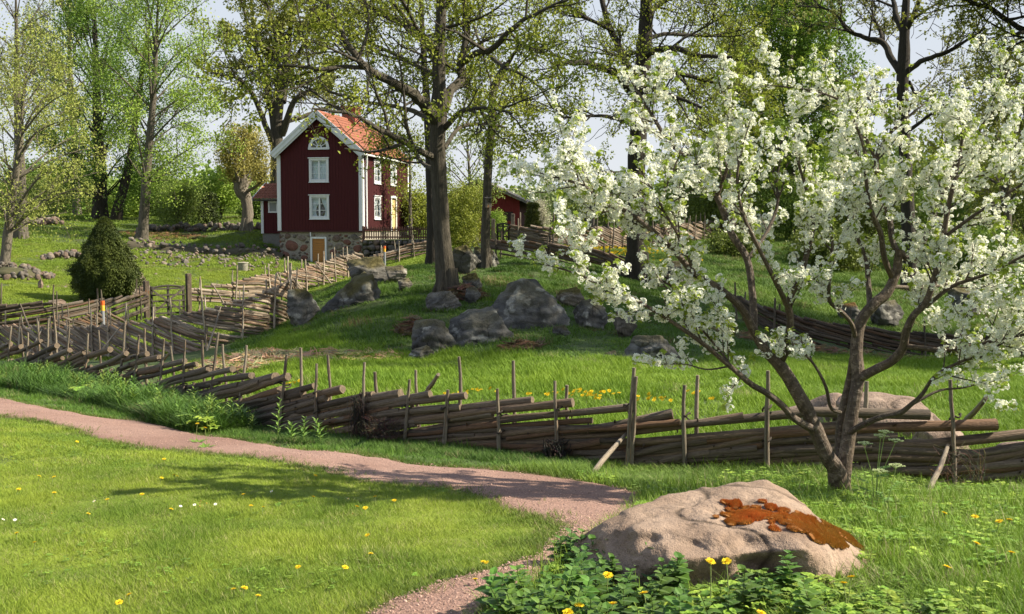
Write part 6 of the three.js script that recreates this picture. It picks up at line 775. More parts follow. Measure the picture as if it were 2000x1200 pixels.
  limb([[1660, 845, 8, 0.02], [1690, 828, 7.4, -0.06], [1722, 815, 7, -0.12], [1760, 806, 6.6, -0.18], [1778, 792, 5.8, -0.22], [1800, 772, 5, -0.26], [1828, 734, 4.2, -0.32], [1880, 706, 3.4, -0.4], [1925, 692, 2.4, -0.44], [1962, 668, 1.6, -0.48]], { from: 0.62, n: 7 });
  limb([[1786, 788, 3.6, -0.22], [1836, 763, 2.8, -0.2], [1880, 758, 2.2, -0.18], [1930, 745, 1.6, -0.16], [1968, 738, 1.1, -0.14]], { from: 0.4, n: 7, len: 0.2 });
  limb([[1642, 806, 4.4, -0.04], [1624, 798, 4.2, -0.1], [1614, 758, 4, -0.16], [1600, 728, 3.6, -0.2], [1580, 700, 3, -0.24], [1556, 684, 2.2, -0.28], [1530, 690, 1.4, -0.3]], { from: 0.6, len: 0.22 });
  limb([[1672, 660, 6, 0.1], [1662, 630, 5.6, 0.02], [1640, 606, 5, -0.06], [1621, 588, 4.6, -0.12], [1622, 530, 4, -0.18], [1626, 470, 3.4, -0.22], [1616, 400, 2.6, -0.26]], { from: 0.3 });
  limb([[1700, 604, 7.4, 0.12], [1698, 575, 7, 0.2], [1696, 550, 6.4, 0.24], [1690, 500, 4, 0.3], [1660, 430, 3, 0.4], [1640, 360, 2.2, 0.5]], { from: 0.4 });
  limb([[1460, 508, 5, 0.12], [1500, 450, 4.2, 0.3], [1520, 390, 3.4, 0.44], [1510, 320, 2.6, 0.54], [1540, 250, 1.8, 0.6]], { from: 0.15, shoots: 4 });
  limb([[1400, 386, 4.6, 0.2], [1420, 330, 4, 0.1], [1440, 260, 3, 0], [1420, 200, 2, -0.06]], { from: 0.1, shoots: 4 });
  limb([[1310, 482, 4, -0.34], [1290, 420, 3.4, -0.3], [1300, 370, 2.8, -0.24], [1320, 320, 2, -0.2]], { from: 0.1 });
  limb([[1356, 534, 4, -0.28], [1330, 470, 3.4, -0.5], [1290, 400, 2.6, -0.64], [1250, 330, 1.8, -0.72]], { from: 0.15 });
  limb([[1139, 363, 2, -0.5], [1108, 366, 1.6, -0.48], [1064, 376, 1.1, -0.46]], { from: 0.1, len: 0.18 });
  limb([[1090, 350, 1.6, -0.52], [1100, 320, 1.3, -0.52], [1112, 290, 1.0, -0.54], [1120, 262, 0.8, -0.56]], { from: 0.3, len: 0.08, n: 5 });
  // one corymb of blossom: nine five-petalled flowers round a bud, each petal cupped
  const blossom = (seed) => {
    const q = rng(seed), P = [], N = [], C = [], I = [], c = V3(), n = V3(), t = V3(), b = V3();
    for (let f = 0; f < 11; f++) {
      n.set(q() * 2 - 1, q() * 2 - 0.7, q() * 2 - 1).normalize(); c.copy(n).multiplyScalar(0.022 + 0.012 * q()); t.set(q() - 0.5, q() - 0.5, q() - 0.5).cross(n).normalize(); b.crossVectors(n, t); const R = 0.0125 + 0.0035 * q(), cup = 0.25 + 0.5 * q();
      for (let k = 0; k < 5; k++) { const a = k * 1.2566 + q() * 0.15, e = V3().addScaledVector(t, Math.cos(a)).addScaledVector(b, Math.sin(a)), p = V3().crossVectors(n, e), k0 = P.length / 3, w = R * 0.52; const v = [c.clone(), c.clone().addScaledVector(e, R * 0.62).addScaledVector(p, w).addScaledVector(n, R * cup * 0.5), c.clone().addScaledVector(e, R).addScaledVector(n, R * cup), c.clone().addScaledVector(e, R * 0.62).addScaledVector(p, -w).addScaledVector(n, R * cup * 0.5)]; const nn = n.clone().addScaledVector(e, -0.4).normalize(); for (const x of v) { P.push(x.x, x.y, x.z); N.push(nn.x, nn.y, nn.z); } C.push(0.62, 0.64, 0.36, 0.95, 0.95, 0.92, 0.96, 0.96, 0.93, 0.95, 0.95, 0.92); I.push(k0, k0 + 2, k0 + 1, k0, k0 + 3, k0 + 2); }
    }
    const g = new THREE.BufferGeometry(); g.setAttribute('position', new THREE.Float32BufferAttribute(P, 3)); g.setAttribute('color', new THREE.Float32BufferAttribute(C, 3)); g.setIndex(I); g.computeVertexNormals(); return g;
  };
  const q = new THREE.Quaternion(), e = new THREE.Euler(), petal = leafy({ color: col(1, 1, 1), vertexColors: true, transmission: 0.42, roughness: 0.9, specularIntensity: 0.2 });
  const put = (list, sc) => list.map((p) => { e.set((r() - 0.5) * 1.6, r() * 6.28, (r() - 0.5) * 1.6); q.setFromEuler(e); const k = sc * (sc < 0.99 ? 0.55 + 0.65 * r() : 0.7 + 0.6 * r()); return new THREE.Matrix4().compose(rel(p), q, V3(k, k, k)); });
  for (let i = 0; i < 3; i++) instances('blossom', blossom(60 + i), petal, put(flowers.filter((_, k) => k % 3 === i), 0.94), null, root);
  const lg = spray(88, 7, 0.022, 0.034, { wide: 0.3 }); instances('leaves', lg, leafMat, put(greens.map((x) => x[0]), 1), greens.map(() => col(...mix3([0.26, 0.36, 0.03], [0.42, 0.50, 0.07], r()))), root);
}
// ---------------------------------------------------------------- grass and herbs
/** a patch of blades: each a bent strip of two or three faces, thinning to a tip */
function turf(seed, n, radius, h, w, o = {}) {
  const r = rng(seed), P = [], N = [], I = [];
  for (let i = 0; i < n; i++) {
    const a = r() * 6.28, q = Math.sqrt(r()) * radius, x = Math.cos(a) * q, z = Math.sin(a) * q, f = r() * 6.28, H0 = h * (0.45 + 0.75 * r()) * (o.dome ? 1 - 0.4 * (q / radius) ** 2 : 1), bend = H0 * (o.bend ?? 0.5) * (0.3 + r()), b = P.length / 3, cx = Math.cos(f), cz = Math.sin(f), ww = w * (0.6 + 0.8 * r()), seg = o.seg ?? 2;
    for (let k = 0; k <= seg; k++) { const t = k / seg, y = H0 * (t - 0.28 * (o.bend ?? 0.5) * t * t), off = bend * t * t, W = ww * (1 - t) * (1 + t * 0.5) * 0.5; const px = x + cx * off, pz = z + cz * off; const ny = 0.75, nx = -cx * 0.4, nz = -cz * 0.4; if (k < seg) { P.push(px - cz * W, y - 0.01, pz + cx * W, px + cz * W, y - 0.01, pz - cx * W); N.push(nx, ny, nz, nx, ny, nz); } else { P.push(px, y, pz); N.push(nx, ny, nz); } }
    for (let k = 0; k < seg - 1; k++) { const c = b + k * 2; I.push(c, c + 1, c + 3, c, c + 3, c + 2); } const c = b + (seg - 1) * 2; I.push(c, c + 1, c + 2);
  }
  const g = new THREE.BufferGeometry(); g.setAttribute('position', new THREE.Float32BufferAttribute(P, 3)); g.setIndex(I); g.computeVertexNormals(); return g;
}
const grassMat = leafy({ color: col(1, 1, 1), transmission: 0.4, roughness: 0.7, specularIntensity: 0.4 });
/** strew patches over the ground between two distances where test(u, v, x, z) > random */
function strew(n, d0, d1, seed, test, u0 = -350, u1 = 2350) { const r = rng(seed), out = []; for (let i = 0; i < n; i++) { const d = Math.sqrt(lerp(d0 * d0, d1 * d1, r())), p = at0(lerp(u0, u1, r()), d), k = r(), s = seen(p), t = test(s[0], s[1], p.x, p.z, d); if (k < t) out.push(p); } return out; }
function lay(name, label, geos, pts, seed, tone, o = {}) {
  const r = rng(seed), q = new THREE.Quaternion(), q2 = new THREE.Quaternion(), sets = geos.map(() => [[], []]);
  for (const p of pts) { const n = normalAt(p.x, p.z, 0.2).lerp(UP, 0.3).normalize(); q.setFromUnitVectors(UP, n); q2.setFromAxisAngle(UP, r() * 6.28); q.multiply(q2); const s = (o.scale ?? 1) * (0.75 + 0.5 * r()), hy = s * (o.hvar ? o.hvar(p) : 1) * (0.8 + 0.4 * r()), k = Math.floor(r() * geos.length); sets[k][0].push(new THREE.Matrix4().compose(p, q, V3(s, hy, s))); const w = clamp(0.5 + (o.contrast ?? 0.75) * fbm(p.x * (o.f ?? 0.9), 3, p.z * (o.f ?? 0.9), 3) + (r() - 0.5) * (o.mix ?? 0.5), 0, 1); let c = mix3(tone[0], tone[1], w); if (tone[2] && r() < (o.dry ?? 0.06)) c = tone[2]; sets[k][1].push(col(...c)); }
  const g = new THREE.Group(); g.name = numbered(name); scene.add(g); tag(g, label, o.cat ?? 'grass', null, 'stuff'); geos.forEach((ge, i) => { if (sets[i][0].length) instances('blades', ge, o.mat ?? grassMat, sets[i][0], sets[i][1], g); });
}
const LAWN = [[-900, 820], [-420, 776], [-150, 800], ...PATH.slice(2).map((q) => q[1]), [300, 1700], [-900, 1700]];
const VERGE = [[1130, 930], [1200, 950], [1262, 970], [1300, 960], [1500, 930], [1900, 960], [2400, 970], [2400, 1700], [840, 1700], [900, 1330], [950, 1210], [1005, 1168], [1105, 1112], [1200, 1045]];
const MEADOW = [[300, 720], [480, 690], [560, 640], [640, 655], [800, 690], [1010, 694], [1280, 706], [1500, 690], [1700, 700], [2500, 715], [2500, 965], [1900, 962], [1500, 928], [1220, 908], [980, 884], [800, 864], [550, 844], [400, 800]];
const clearOf = (x, z, u, v) => !onPath(x, z);
const FRb = new THREE.Box3().setFromObject(FRONT), inRock = (x, z) => ((x - (FRb.min.x + FRb.max.x) / 2) / ((FRb.max.x - FRb.min.x) / 2)) ** 2 + ((z - (FRb.min.z + FRb.max.z) / 2) / ((FRb.max.z - FRb.min.z) / 2)) ** 2 < 0.72;
const fenceGap = (x, z) => false;
// mown lawn
const lawnG = [turf(1, 130, 0.085, 0.020, 0.0030, { bend: 1.2 }), turf(2, 130, 0.085, 0.016, 0.0034, { bend: 1.4 }), turf(3, 46, 0.085, 0.032, 0.0034, { bend: 1.0 })];
lay('lawn_grass', 'short mown lawn grass in front of the path', lawnG, [...strew(52000, 3.2, 8.2, 21, (u, v, x, z) => (inside(LAWN, u, v) && !onPath(x, z) ? 1 : 0), -350, 1150)], 31, [[0.16, 0.26, 0.020], [0.34, 0.42, 0.045], [0.46, 0.42, 0.19]], { dry: 0.07, f: 1.6, mix: 0.7, contrast: 1.3, hvar: (p) => 0.95 + 1.0 * n3(p.x * 1.7, 2, p.z * 1.7) + 0.5 * n3(p.x * 5, 2, p.z * 5) });
lay('lawn_grass', 'mown lawn grass farther off along the path', [turf(4, 110, 0.14, 0.032, 0.005, { bend: 1.1 }), turf(5, 110, 0.14, 0.028, 0.0055, { bend: 1.2 })], strew(22000, 8, 17, 22, (u, v, x, z) => (inside(LAWN, u, v) && !onPath(x, z) ? 1 : 0), -600, 1150), 32, [[0.16, 0.26, 0.020], [0.34, 0.42, 0.045], [0.46, 0.42, 0.19]], { dry: 0.05, f: 1.3, mix: 0.7, contrast: 1.3, hvar: (p) => 0.9 + 0.7 * n3(p.x * 1.5, 2, p.z * 1.5) });
// ragged edges of the path
{ const r = rng(41), pts = []; for (const e of [0, 1]) { const cv = new THREE.CatmullRomCurve3(PW.map((q) => q[e]), false, 'centripetal'); for (let i = 0; i < 1500; i++) { const p = cv.getPoint(r()), k = (r() - 0.5) * 0.22 * (e ? 1 : 0.8); pts.push(ground(p.x + k, p.z + (r() - 0.5) * 0.22)); } } for (let i = 0; i < 240; i++) { const j = Math.floor(r() * (PW.length - 1)), t = r(), a = PW[j][1].clone().lerp(PW[j + 1][1], t), b = PW[j][0].clone().lerp(PW[j + 1][0], t), p = a.lerp(b, 0.04 + 0.3 * r() * r()); pts.push(ground(p.x, p.z)); } lay('edge_grass', 'ragged grass tufts creeping over both edges of the gravel path', [turf(6, 20, 0.05, 0.05, 0.005, { bend: 0.9 }), turf(7, 14, 0.04, 0.035, 0.006, { bend: 1.1 })], pts, 42, [[0.09, 0.15, 0.016], [0.17, 0.24, 0.026], [0.3, 0.26, 0.12]], { dry: 0.12 }); }
// tall verge between path and fence
const along = (e0, e1, n, seed, fn) => { const r = rng(seed), out = []; for (let i = 0; i < n; i++) { const s = lerp(e0, e1, r()), q = FA.P(s), k = fn(r, s), [x, z] = FA.front(q, k); if (!onPath(x, z)) out.push(ground(x, z)); } return out; };
const sOf = (u) => FA.findS(u), sL = sOf(-100), s0 = sOf(0), s5 = sOf(540), s8 = sOf(830), s11 = sOf(1110), s16 = sOf(1560), sR = FA.total;
const tall = [turf(11, 46, 0.13, 0.34, 0.010, { bend: 0.75, seg: 3 }), turf(12, 46, 0.13, 0.28, 0.011, { bend: 1.0, seg: 3 }), turf(13, 30, 0.10, 0.38, 0.014, { bend: 0.6, seg: 3 })];
const TALLTONE = [[0.05, 0.125, 0.013], [0.12, 0.235, 0.028], [0.28, 0.25, 0.12]];
lay('tall_grass', 'dark tall grass between the left part of the near fence and the path', tall, along(sL - 2, s5, 3600, 51, (r, s) => 0.3 + r() * lerp(1.75, 0.65, smooth(s0, s5, s))), 52, TALLTONE, { dry: 0.02, hvar: (p) => 0.62 + 0.4 * n3(p.x * 0.8, 2, p.z * 0.8), f: 1.2 });
lay('tall_grass', 'lower grass along the fence foot where the twigs hang', [turf(14, 40, 0.10, 0.08, 0.006, { bend: 0.9, seg: 3 }), turf(15, 40, 0.10, 0.06, 0.006, { bend: 1, seg: 3 })], along(s5 - 0.2, s11 + 0.3, 1500, 53, (r) => 0.02 + r() * 0.55), 54, [[0.05, 0.12, 0.014], [0.12, 0.22, 0.026], [0.3, 0.26, 0.13]], { dry: 0.08 });
lay('tall_grass', 'rough grass between the near fence and the front boulder', [turf(16, 34, 0.10, 0.10, 0.006, { bend: 1.0, seg: 3 }), turf(17, 34, 0.10, 0.06, 0.006, { bend: 1.2, seg: 3 })], along(s11 - 0.1, sR, 4200, 55, (r) => 0.02 + r() * 1.5), 56, [[0.085, 0.17, 0.018], [0.19, 0.29, 0.034], [0.34, 0.3, 0.15]], { dry: 0.05, hvar: (p) => 0.8 + 0.9 * n3(p.x * 1.1, 2, p.z * 1.1) });
// meadow beyond the fence
const mead = [turf(21, 80, 0.2, 0.15, 0.009, { bend: 0.8 }), turf(22, 80, 0.2, 0.11, 0.009, { bend: 1 })];
lay('meadow_grass', 'sunny meadow grass between the near fence and the mound', mead, strew(15000, 9.3, 27, 61, (u, v, x, z) => (inside(MEADOW, u, v) ? 1 : 0)), 62, [[0.145, 0.265, 0.013], [0.26, 0.38, 0.024], [0.38, 0.35, 0.16]], { dry: 0.015, f: 0.5, hvar: (p) => 0.9 + 0.7 * n3(p.x * 0.6, 2, p.z * 0.6) });
// the mound and the slopes
const MOUND = [[470, 690], [560, 640], [600, 570], [700, 520], [830, 500], [960, 500], [1150, 540], [1350, 600], [1500, 690], [1280, 712], [1010, 700], [800, 700], [640, 665]];
const mgeo = [turf(31, 100, 0.3, 0.13, 0.012, { bend: 0.8 }), turf(32, 100, 0.3, 0.09, 0.013, { bend: 1 })];
lay('mound_grass', 'dark lush grass on the bouldered mound', mgeo, strew(9000, 17.5, 37, 63, (u, v, x, z, d) => (v < 715 && !inside(MEADOW, u, v) && u > 470 && u < 1560 ? smooth(-0.7, -0.2, fbm(x * 0.5, 6, z * 0.5, 3)) : 0)), 64, [[0.07, 0.155, 0.014], [0.15, 0.25, 0.026], [0.24, 0.18, 0.08]], { dry: 0.05, f: 0.5, hvar: (p) => 0.8 + 0.9 * n3(p.x * 0.7, 2, p.z * 0.7) });
const far = [turf(41, 150, 0.5, 0.085, 0.016, { bend: 0.9 }), turf(42, 150, 0.5, 0.07, 0.016, { bend: 1 })];
lay('field_grass', 'short sunny grass on the lawn left of the cottage', far, strew(13000, 26, 62, 65, (u, v, x, z, d) => (u < 560 ? smooth(-0.55, -0.1, fbm(x * 0.35, 8, z * 0.35, 3)) : u < 900 && d > 36 ? 0.9 : 0), -400, 900), 66, [[0.18, 0.28, 0.022], [0.31, 0.38, 0.038], [0.28, 0.24, 0.10]], { dry: 0.04, f: 0.25 });
lay('field_grass', 'grass on the far lawns and the wooded slope', [turf(43, 150, 0.9, 0.13, 0.03, { bend: 0.9 }), turf(44, 150, 0.9, 0.11, 0.03, { bend: 1 })], strew(9000, 60, 105, 67, (u, v, x, z) => 0.9, -500, 2500), 68, [[0.14, 0.23, 0.02], [0.25, 0.33, 0.03], [0.26, 0.22, 0.09]], { dry: 0.03, f: 0.2 });
lay('field_grass', 'shaded grass on the right slope and the dandelion field', [turf(45, 130, 0.5, 0.17, 0.02, { bend: 0.9 }), turf(46, 130, 0.5, 0.13, 0.02, { bend: 1 })], strew(9000, 27, 62, 69, (u, v, x, z, d) => (u > 960 && d > (u > 1450 ? 26 : 36) ? 0.9 : 0), 950, 2450), 70, [[0.09, 0.18, 0.018], [0.18, 0.28, 0.03], [0.24, 0.19, 0.08]], { dry: 0.05, f: 0.3 });
// ---------------------------------------------------------------- herbs, flowers and small things
/** a leaf: a pointed blade folded along its midrib, teeth optional; grows along +x from the origin */
function leafTris(P, C, o, dir, upv, L, w, c, teeth = 0) {
  const side = V3().crossVectors(dir, upv).normalize(), n = teeth ? 5 : 3, e0 = [], e1 = [], mid = [];
  for (let k = 0; k <= n; k++) { const t = k / n, ww = w * Math.pow(Math.sin(Math.PI * Math.pow(t, 0.72)), 0.9) + (k === n ? 0 : 0.0004), sag = -0.22 * L * t * t, fold = 0.25 * ww, b = o.clone().addScaledVector(dir, L * t).addScaledVector(upv, sag); mid.push(b); const tz = teeth && k % 2 ? 1.18 : 1; e0.push(b.clone().addScaledVector(side, ww * tz).addScaledVector(upv, fold)); e1.push(b.clone().addScaledVector(side, -ww * tz).addScaledVector(upv, fold)); }
  const tri = (a, b, d) => { for (const q of [a, b, d]) { P.push(q.x, q.y, q.z); C.push(...c); } };
  for (let k = 0; k < n; k++) { tri(mid[k], e0[k], e0[k + 1]); tri(mid[k], e0[k + 1], mid[k + 1]); tri(mid[k], mid[k + 1], e1[k + 1]); tri(mid[k], e1[k + 1], e1[k]); }
}
function plantGeo(fn) { const P = [], C = []; fn(P, C); const g = new THREE.BufferGeometry(); g.setAttribute('position', new THREE.Float32BufferAttribute(P, 3)); g.setAttribute('color', new THREE.Float32BufferAttribute(C, 3)); g.computeVertexNormals(); return g; }
const herbMat = leafy({ vertexColors: true, color: col(1, 1, 1), transmission: 0.35, roughness: 0.6, specularIntensity: 0.5 });
function stemTris(P, C, pts, w, c) { for (let k = 0; k < pts.length - 1; k++) for (let j = 0; j < 3; j++) { const a0 = j * 2.094, a1 = a0 + 2.094, A = (p, a, s) => V3(p.x + Math.cos(a) * w * s, p.y, p.z + Math.sin(a) * w * s), q = [A(pts[k], a0, 1), A(pts[k], a1, 1), A(pts[k + 1], a1, 0.85), A(pts[k + 1], a0, 0.85)]; for (const i of [0, 2, 1, 0, 3, 2]) { P.push(q[i].x, q[i].y, q[i].z); C.push(...c); } } }
const nettle = (seed) => plantGeo((P, C) => { const r = rng(seed), h = 0.17 + 0.06 * r(), lean = (r() - 0.5) * 0.08, pts = []; for (let k = 0; k <= 4; k++) pts.push(V3(lean * (k / 4) ** 2, h * k / 4, 0.02 * Math.sin(k))); stemTris(P, C, pts, 0.0022, [0.09, 0.13, 0.03]); for (let k = 0; k < 7; k++) { const t = 0.2 + k * 0.125, y = h * Math.min(1, t), L = lerp(0.085, 0.04, smooth(0.5, 1.1, t)) * (0.85 + 0.3 * r()), a = k * 1.57 + r() * 0.4; for (const e of [0, Math.PI]) { const d = V3(Math.cos(a + e), 0.35 + 0.5 * smooth(0.8, 1.05, t), Math.sin(a + e)).normalize(); leafTris(P, C, V3(lean * t * t, y, 0), d, V3(-d.x * d.y, 1 - d.y * d.y, -d.z * d.y).normalize(), L, L * 0.36, mix3([0.055, 0.13, 0.016], [0.10, 0.22, 0.026], t * 0.7 + 0.3 * r()), 1); } } });
const elder = (seed) => plantGeo((P, C) => { const r = rng(seed); for (let s = 0; s < 7; s++) { const a = r() * 6.28, R = 0.015 + 0.085 * r(), h = 0.06 + 0.11 * r(), top = V3(Math.cos(a) * R, h, Math.sin(a) * R); stemTris(P, C, [V3(0.3 * top.x, 0, 0.3 * top.z), top], 0.0014, [0.16, 0.24, 0.05]); for (let k = -1; k <= 1; k++) { const b = a + k * 1.15 + (r() - 0.5) * 0.3, d = V3(Math.cos(b), 0.15 + 0.3 * r(), Math.sin(b)).normalize(), L = 0.04 + 0.03 * r(); leafTris(P, C, top, d, V3(-d.x * d.y, 1 - d.y * d.y, -d.z * d.y).normalize(), L, L * 0.36, mix3([0.13, 0.26, 0.022], [0.28, 0.43, 0.05], r()), 1); } } });
const strapleaf = (seed, h = 0.34) => plantGeo((P, C) => { const r = rng(seed), lean = (r() - 0.5) * 0.12, pts = []; for (let k = 0; k <= 5; k++) pts.push(V3(lean * (k / 5) ** 2, h * k / 5, 0)); stemTris(P, C, pts, 0.004, [0.16, 0.24, 0.05]); for (let k = 0; k < 26; k++) { const t = 0.15 + 0.85 * k / 25, a = k * 2.4, d = V3(Math.cos(a), 0.5 + 0.5 * t, Math.sin(a)).normalize(), L = lerp(0.12, 0.05, t * t) * (0.8 + 0.4 * r()); leafTris(P, C, V3(lean * t * t, h * t, 0), d, V3(-d.x * d.y, 1 - d.y * d.y, -d.z * d.y).normalize(), L, L * 0.13, mix3([0.10, 0.20, 0.03], [0.22, 0.36, 0.06], r())); } });
function layPlants(name, label, geos, pts, seed, s0, s1, cat = 'plants') { const r = rng(seed), sets = geos.map(() => []), q = new THREE.Quaternion(); for (const p of pts) { q.setFromEuler(new THREE.Euler((r() - 0.5) * 0.3, r() * 6.28, (r() - 0.5) * 0.3)); const s = lerp(s0, s1, r()); sets[Math.floor(r() * geos.length)].push(new THREE.Matrix4().compose(p, q, V3(s, s, s))); } const g = new THREE.Group(); g.name = numbered(name); scene.add(g); tag(g, label, cat, null, 'stuff'); geos.forEach((ge, i) => instances('leaves', ge, herbMat, sets[i], sets[i].map(() => { const k = 0.65 + 0.6 * r(); return col(k * (0.9 + 0.35 * r()), k, k * 0.9); }), g)); }
const NETTLES = [[955, 1215], [1000, 1172], [1050, 1138], [1092, 1112], [1130, 1108], [1190, 1135], [1300, 1140], [1500, 1140], [1620, 1150], [1640, 1260], [960, 1300]];
const verge = (u, v, x, z) => inside(VERGE, u, v) && !onPath(x, z) && !inRock(x, z);
layPlants('nettles', 'dark green nettles at the left foot of the front boulder', [nettle(1), nettle(2), nettle(3)], strew(620, 3.6, 6.2, 81, (u, v, x, z) => (inside(NETTLES, u, v) && !inRock(x, z) ? (u < 1330 ? 0.9 : 0.16) : 0), 900, 1700), 82, 0.55, 0.95);
layPlants('leafy_herbs', 'bright leafy ground herbs around the front boulder and the tree foot', [elder(4), elder(5), elder(6)], strew(6500, 3.6, 9.3, 83, (u, v, x, z) => (verge(u, v, x, z) ? 0.12 + 0.88 * smooth(-0.15, 0.3, fbm(x * 1.5, 3, z * 1.5, 2)) : 0), 1000, 2350), 84, 0.3, 0.58);
lay('verge_grass', 'long loose grass around the front boulder', [turf(71, 38, 0.11, 0.11, 0.0045, { bend: 0.9, seg: 3 }), turf(72, 38, 0.11, 0.08, 0.0045, { bend: 1.1, seg: 3 }), turf(73, 9, 0.10, 0.17, 0.005, { bend: 0.6, seg: 3 })], strew(12000, 3.4, 8.6, 85, (u, v, x, z) => (verge(u, v, x, z) ? 0.8 : 0), 900, 2350), 86, [[0.14, 0.25, 0.02], [0.28, 0.41, 0.04], [0.42, 0.38, 0.2]], { dry: 0.06, f: 1.6, hvar: (p) => (p.z > -5.1 && p.x > 0.3 && p.x < 1.75 ? 0.6 : 1) });
const STRIP = [...PATH.slice(0, 15).map((q) => q[0]), [1220, 912], [980, 888], [800, 868], [550, 848], [400, 806], [250, 768], [0, 736], [-300, 718], [-420, 730]];
lay('verge_grass', 'grass strip between the upper path edge and the near fence', [turf(74, 46, 0.12, 0.075, 0.006, { bend: 0.9, seg: 3 }), turf(75, 46, 0.12, 0.055, 0.006, { bend: 1.1, seg: 3 })], strew(16000, 7, 24, 87, (u, v, x, z) => (inside(STRIP, u, v) && !onPath(x, z) ? 1 : 0), -500, 1300), 88, [[0.07, 0.16, 0.014], [0.15, 0.27, 0.028], [0.3, 0.26, 0.13]], { dry: 0.03, hvar: (p) => 0.8 + 0.7 * n3(p.x, 2, p.z) });
layPlants('leafy_herbs', 'herbs growing through the tall grass by the left fence', [strapleaf(7, 0.26), strapleaf(8, 0.3), elder(9)], along(sL, s5 + 0.2, 420, 89, (r, s) => 0.25 + r() * lerp(1.6, 0.7, smooth(s0, s5, s))), 90, 0.7, 1.2);
// tall leafy stalks in front of the fence
[[537, 862, 11.1, 'leftmost'], [565, 868, 11, 'short'], [588, 866, 10.9, 'third'], [622, 868, 10.8, 'rightmost']].forEach(([u, v, d, w], i) => { const o = thing('leafy_stalk', ['tall leafy green stalk standing alone before the fence, leftmost', 'short leafy stalk just right of the tallest one', 'thin leafy stalk, third along the fence foot', 'leafy stalk farthest right of the four at the fence foot'][i], 'plant', at0(u, d)); mesh('stalk', strapleaf(20 + i, [0.44, 0.2, 0.26, 0.25][i]), herbMat, o); });
// dandelions
const petalMat = leafy({ color: col(0.80, 0.60, 0.02), transmission: 0.2, roughness: 0.8 }), stalkMat = std({ color: col(0.20, 0.25, 0.07) });
const headGeo = (() => { const P = [], r = rng(7); for (let ringN = 0; ringN < 4; ringN++) { const n = [26, 22, 16, 9][ringN], L = [0.02, 0.0165, 0.012, 0.007][ringN], el = [0.12, 0.35, 0.7, 1.15][ringN]; for (let i = 0; i < n; i++) { const a = (i + r() * 0.6) / n * 6.283, l = L * (0.85 + 0.3 * r()), c = Math.cos(a), s = Math.sin(a), w = 0.0018, e = el + (r() - 0.5) * 0.2, x = Math.cos(e) * l, y = Math.sin(e) * l * 0.8; P.push(c * 0.002 - s * w, 0, s * 0.002 + c * w, c * x - s * w, y, s * x + c * w, c * 0.002 + s * w, 0, s * 0.002 - c * w, c * x - s * w, y, s * x + c * w, c * x + s * w, y, s * x - c * w, c * 0.002 + s * w, 0, s * 0.002 - c * w); } } const g = new THREE.BufferGeometry(); g.setAttribute('position', new THREE.Float32BufferAttribute(P, 3)); g.computeVertexNormals(); return g; })();
const calyx = new THREE.CylinderGeometry(0.006, 0.0035, 0.012, 8).translate(0, -0.005, 0);
const rosette = plantGeo((P, C) => { const r = rng(9); for (let i = 0; i < 9; i++) { const a = i * 0.7 + r() * 0.3, d = V3(Math.cos(a), 0.45 + 0.4 * r(), Math.sin(a)).normalize(), L = 0.08 + 0.05 * r(); leafTris(P, C, V3(), d, V3(-d.x * d.y, 1 - d.y * d.y, -d.z * d.y).normalize(), L, L * 0.15, mix3([0.09, 0.18, 0.02], [0.18, 0.29, 0.04], r()), 1); } });
const ORD = ['first', 'second', 'third', 'fourth', 'fifth', 'sixth', 'seventh', 'eighth', 'ninth', 'tenth', 'eleventh', 'twelfth', 'thirteenth', 'fourteenth'];
function dandelion(u, v, h, label, group, sc = 1) {
  let d = 3.2; for (; d < 14; d += 0.02) { const p = at(u, v, d); if (p.y - H(p.x, p.z) < h) break; }
  const p = at(u, v, d), b = ground(p.x, p.z), hh = p.y - b.y, o = thing('dandelion', label, 'dandelion', b, u * 0.37, group), k = Math.sin(u) * 0.02; mesh('stem', stick([V3(k, 0, 0), V3(k * 0.4, hh * 0.6, k * 0.3), V3(0, hh, 0)], [0.0024, 0.0022, 0.002], 5), stalkMat, o); const hd = mesh('flower', headGeo, petalMat, o); hd.position.y = hh; hd.scale.setScalar(sc); hd.rotation.set(0.35 * Math.cos(v), 0, 0.3 * Math.sin(u * 2)); mesh('calyx', calyx, stalkMat, hd); if (sc > 0.95) mesh('leaves', rosette, herbMat, o); return o;
}
[[1187, 1124, 0.17, 'dandelion left of the front boulder\'s middle, before its dark foot'], [1258, 1159, 0.15, 'large dandelion in the middle of the nettles below the boulder'], [1131, 1183, 0.14, 'dandelion low among the nettles, near their left side'], [1196, 1180, 0.14, 'dandelion between the two lower flowers under the boulder'], [1110, 1197, 0.13, 'dandelion lowest at left, cut by the bottom edge'], [1388, 1097, 0.25, 'tall-stemmed flat dandelion against the boulder\'s front face'], [1419, 1097, 0.24, 'small dandelion right beside the tall-stemmed flat one'], [1648, 1140, 0.15, 'drooping dandelion at the right end of the front boulder'], [1663, 1128, 0.17, 'upright dandelion just above the drooping one'], [1487, 1198, 0.1, 'dandelion at the bottom edge under the boulder\'s middle'], [1845, 1003, 0.14, 'dandelion in the herbs right of the blossoming trunk, leftmost there'], [1905, 1010, 0.14, 'dandelion second from left in the herbs at right'], [1952, 1019, 0.14, 'dandelion third in the row at the right edge'], [1972, 1016, 0.15, 'dandelion highest at the right edge'], [1976, 1080, 0.14, 'dandelion alone low at the right edge'], [1908, 1062, 0.12, 'dandelion below the row at right'], [1850, 1108, 0.12, 'dandelion in the herbs right of the boulder\'s end'], [400, 836, 0.2, 'dandelion in the tall grass left of the near fence'], [385, 828, 0.2, 'second dandelion in the tall grass beside the path']].forEach((a) => dandelion(...a.slice(0, 4), null, 1.02));
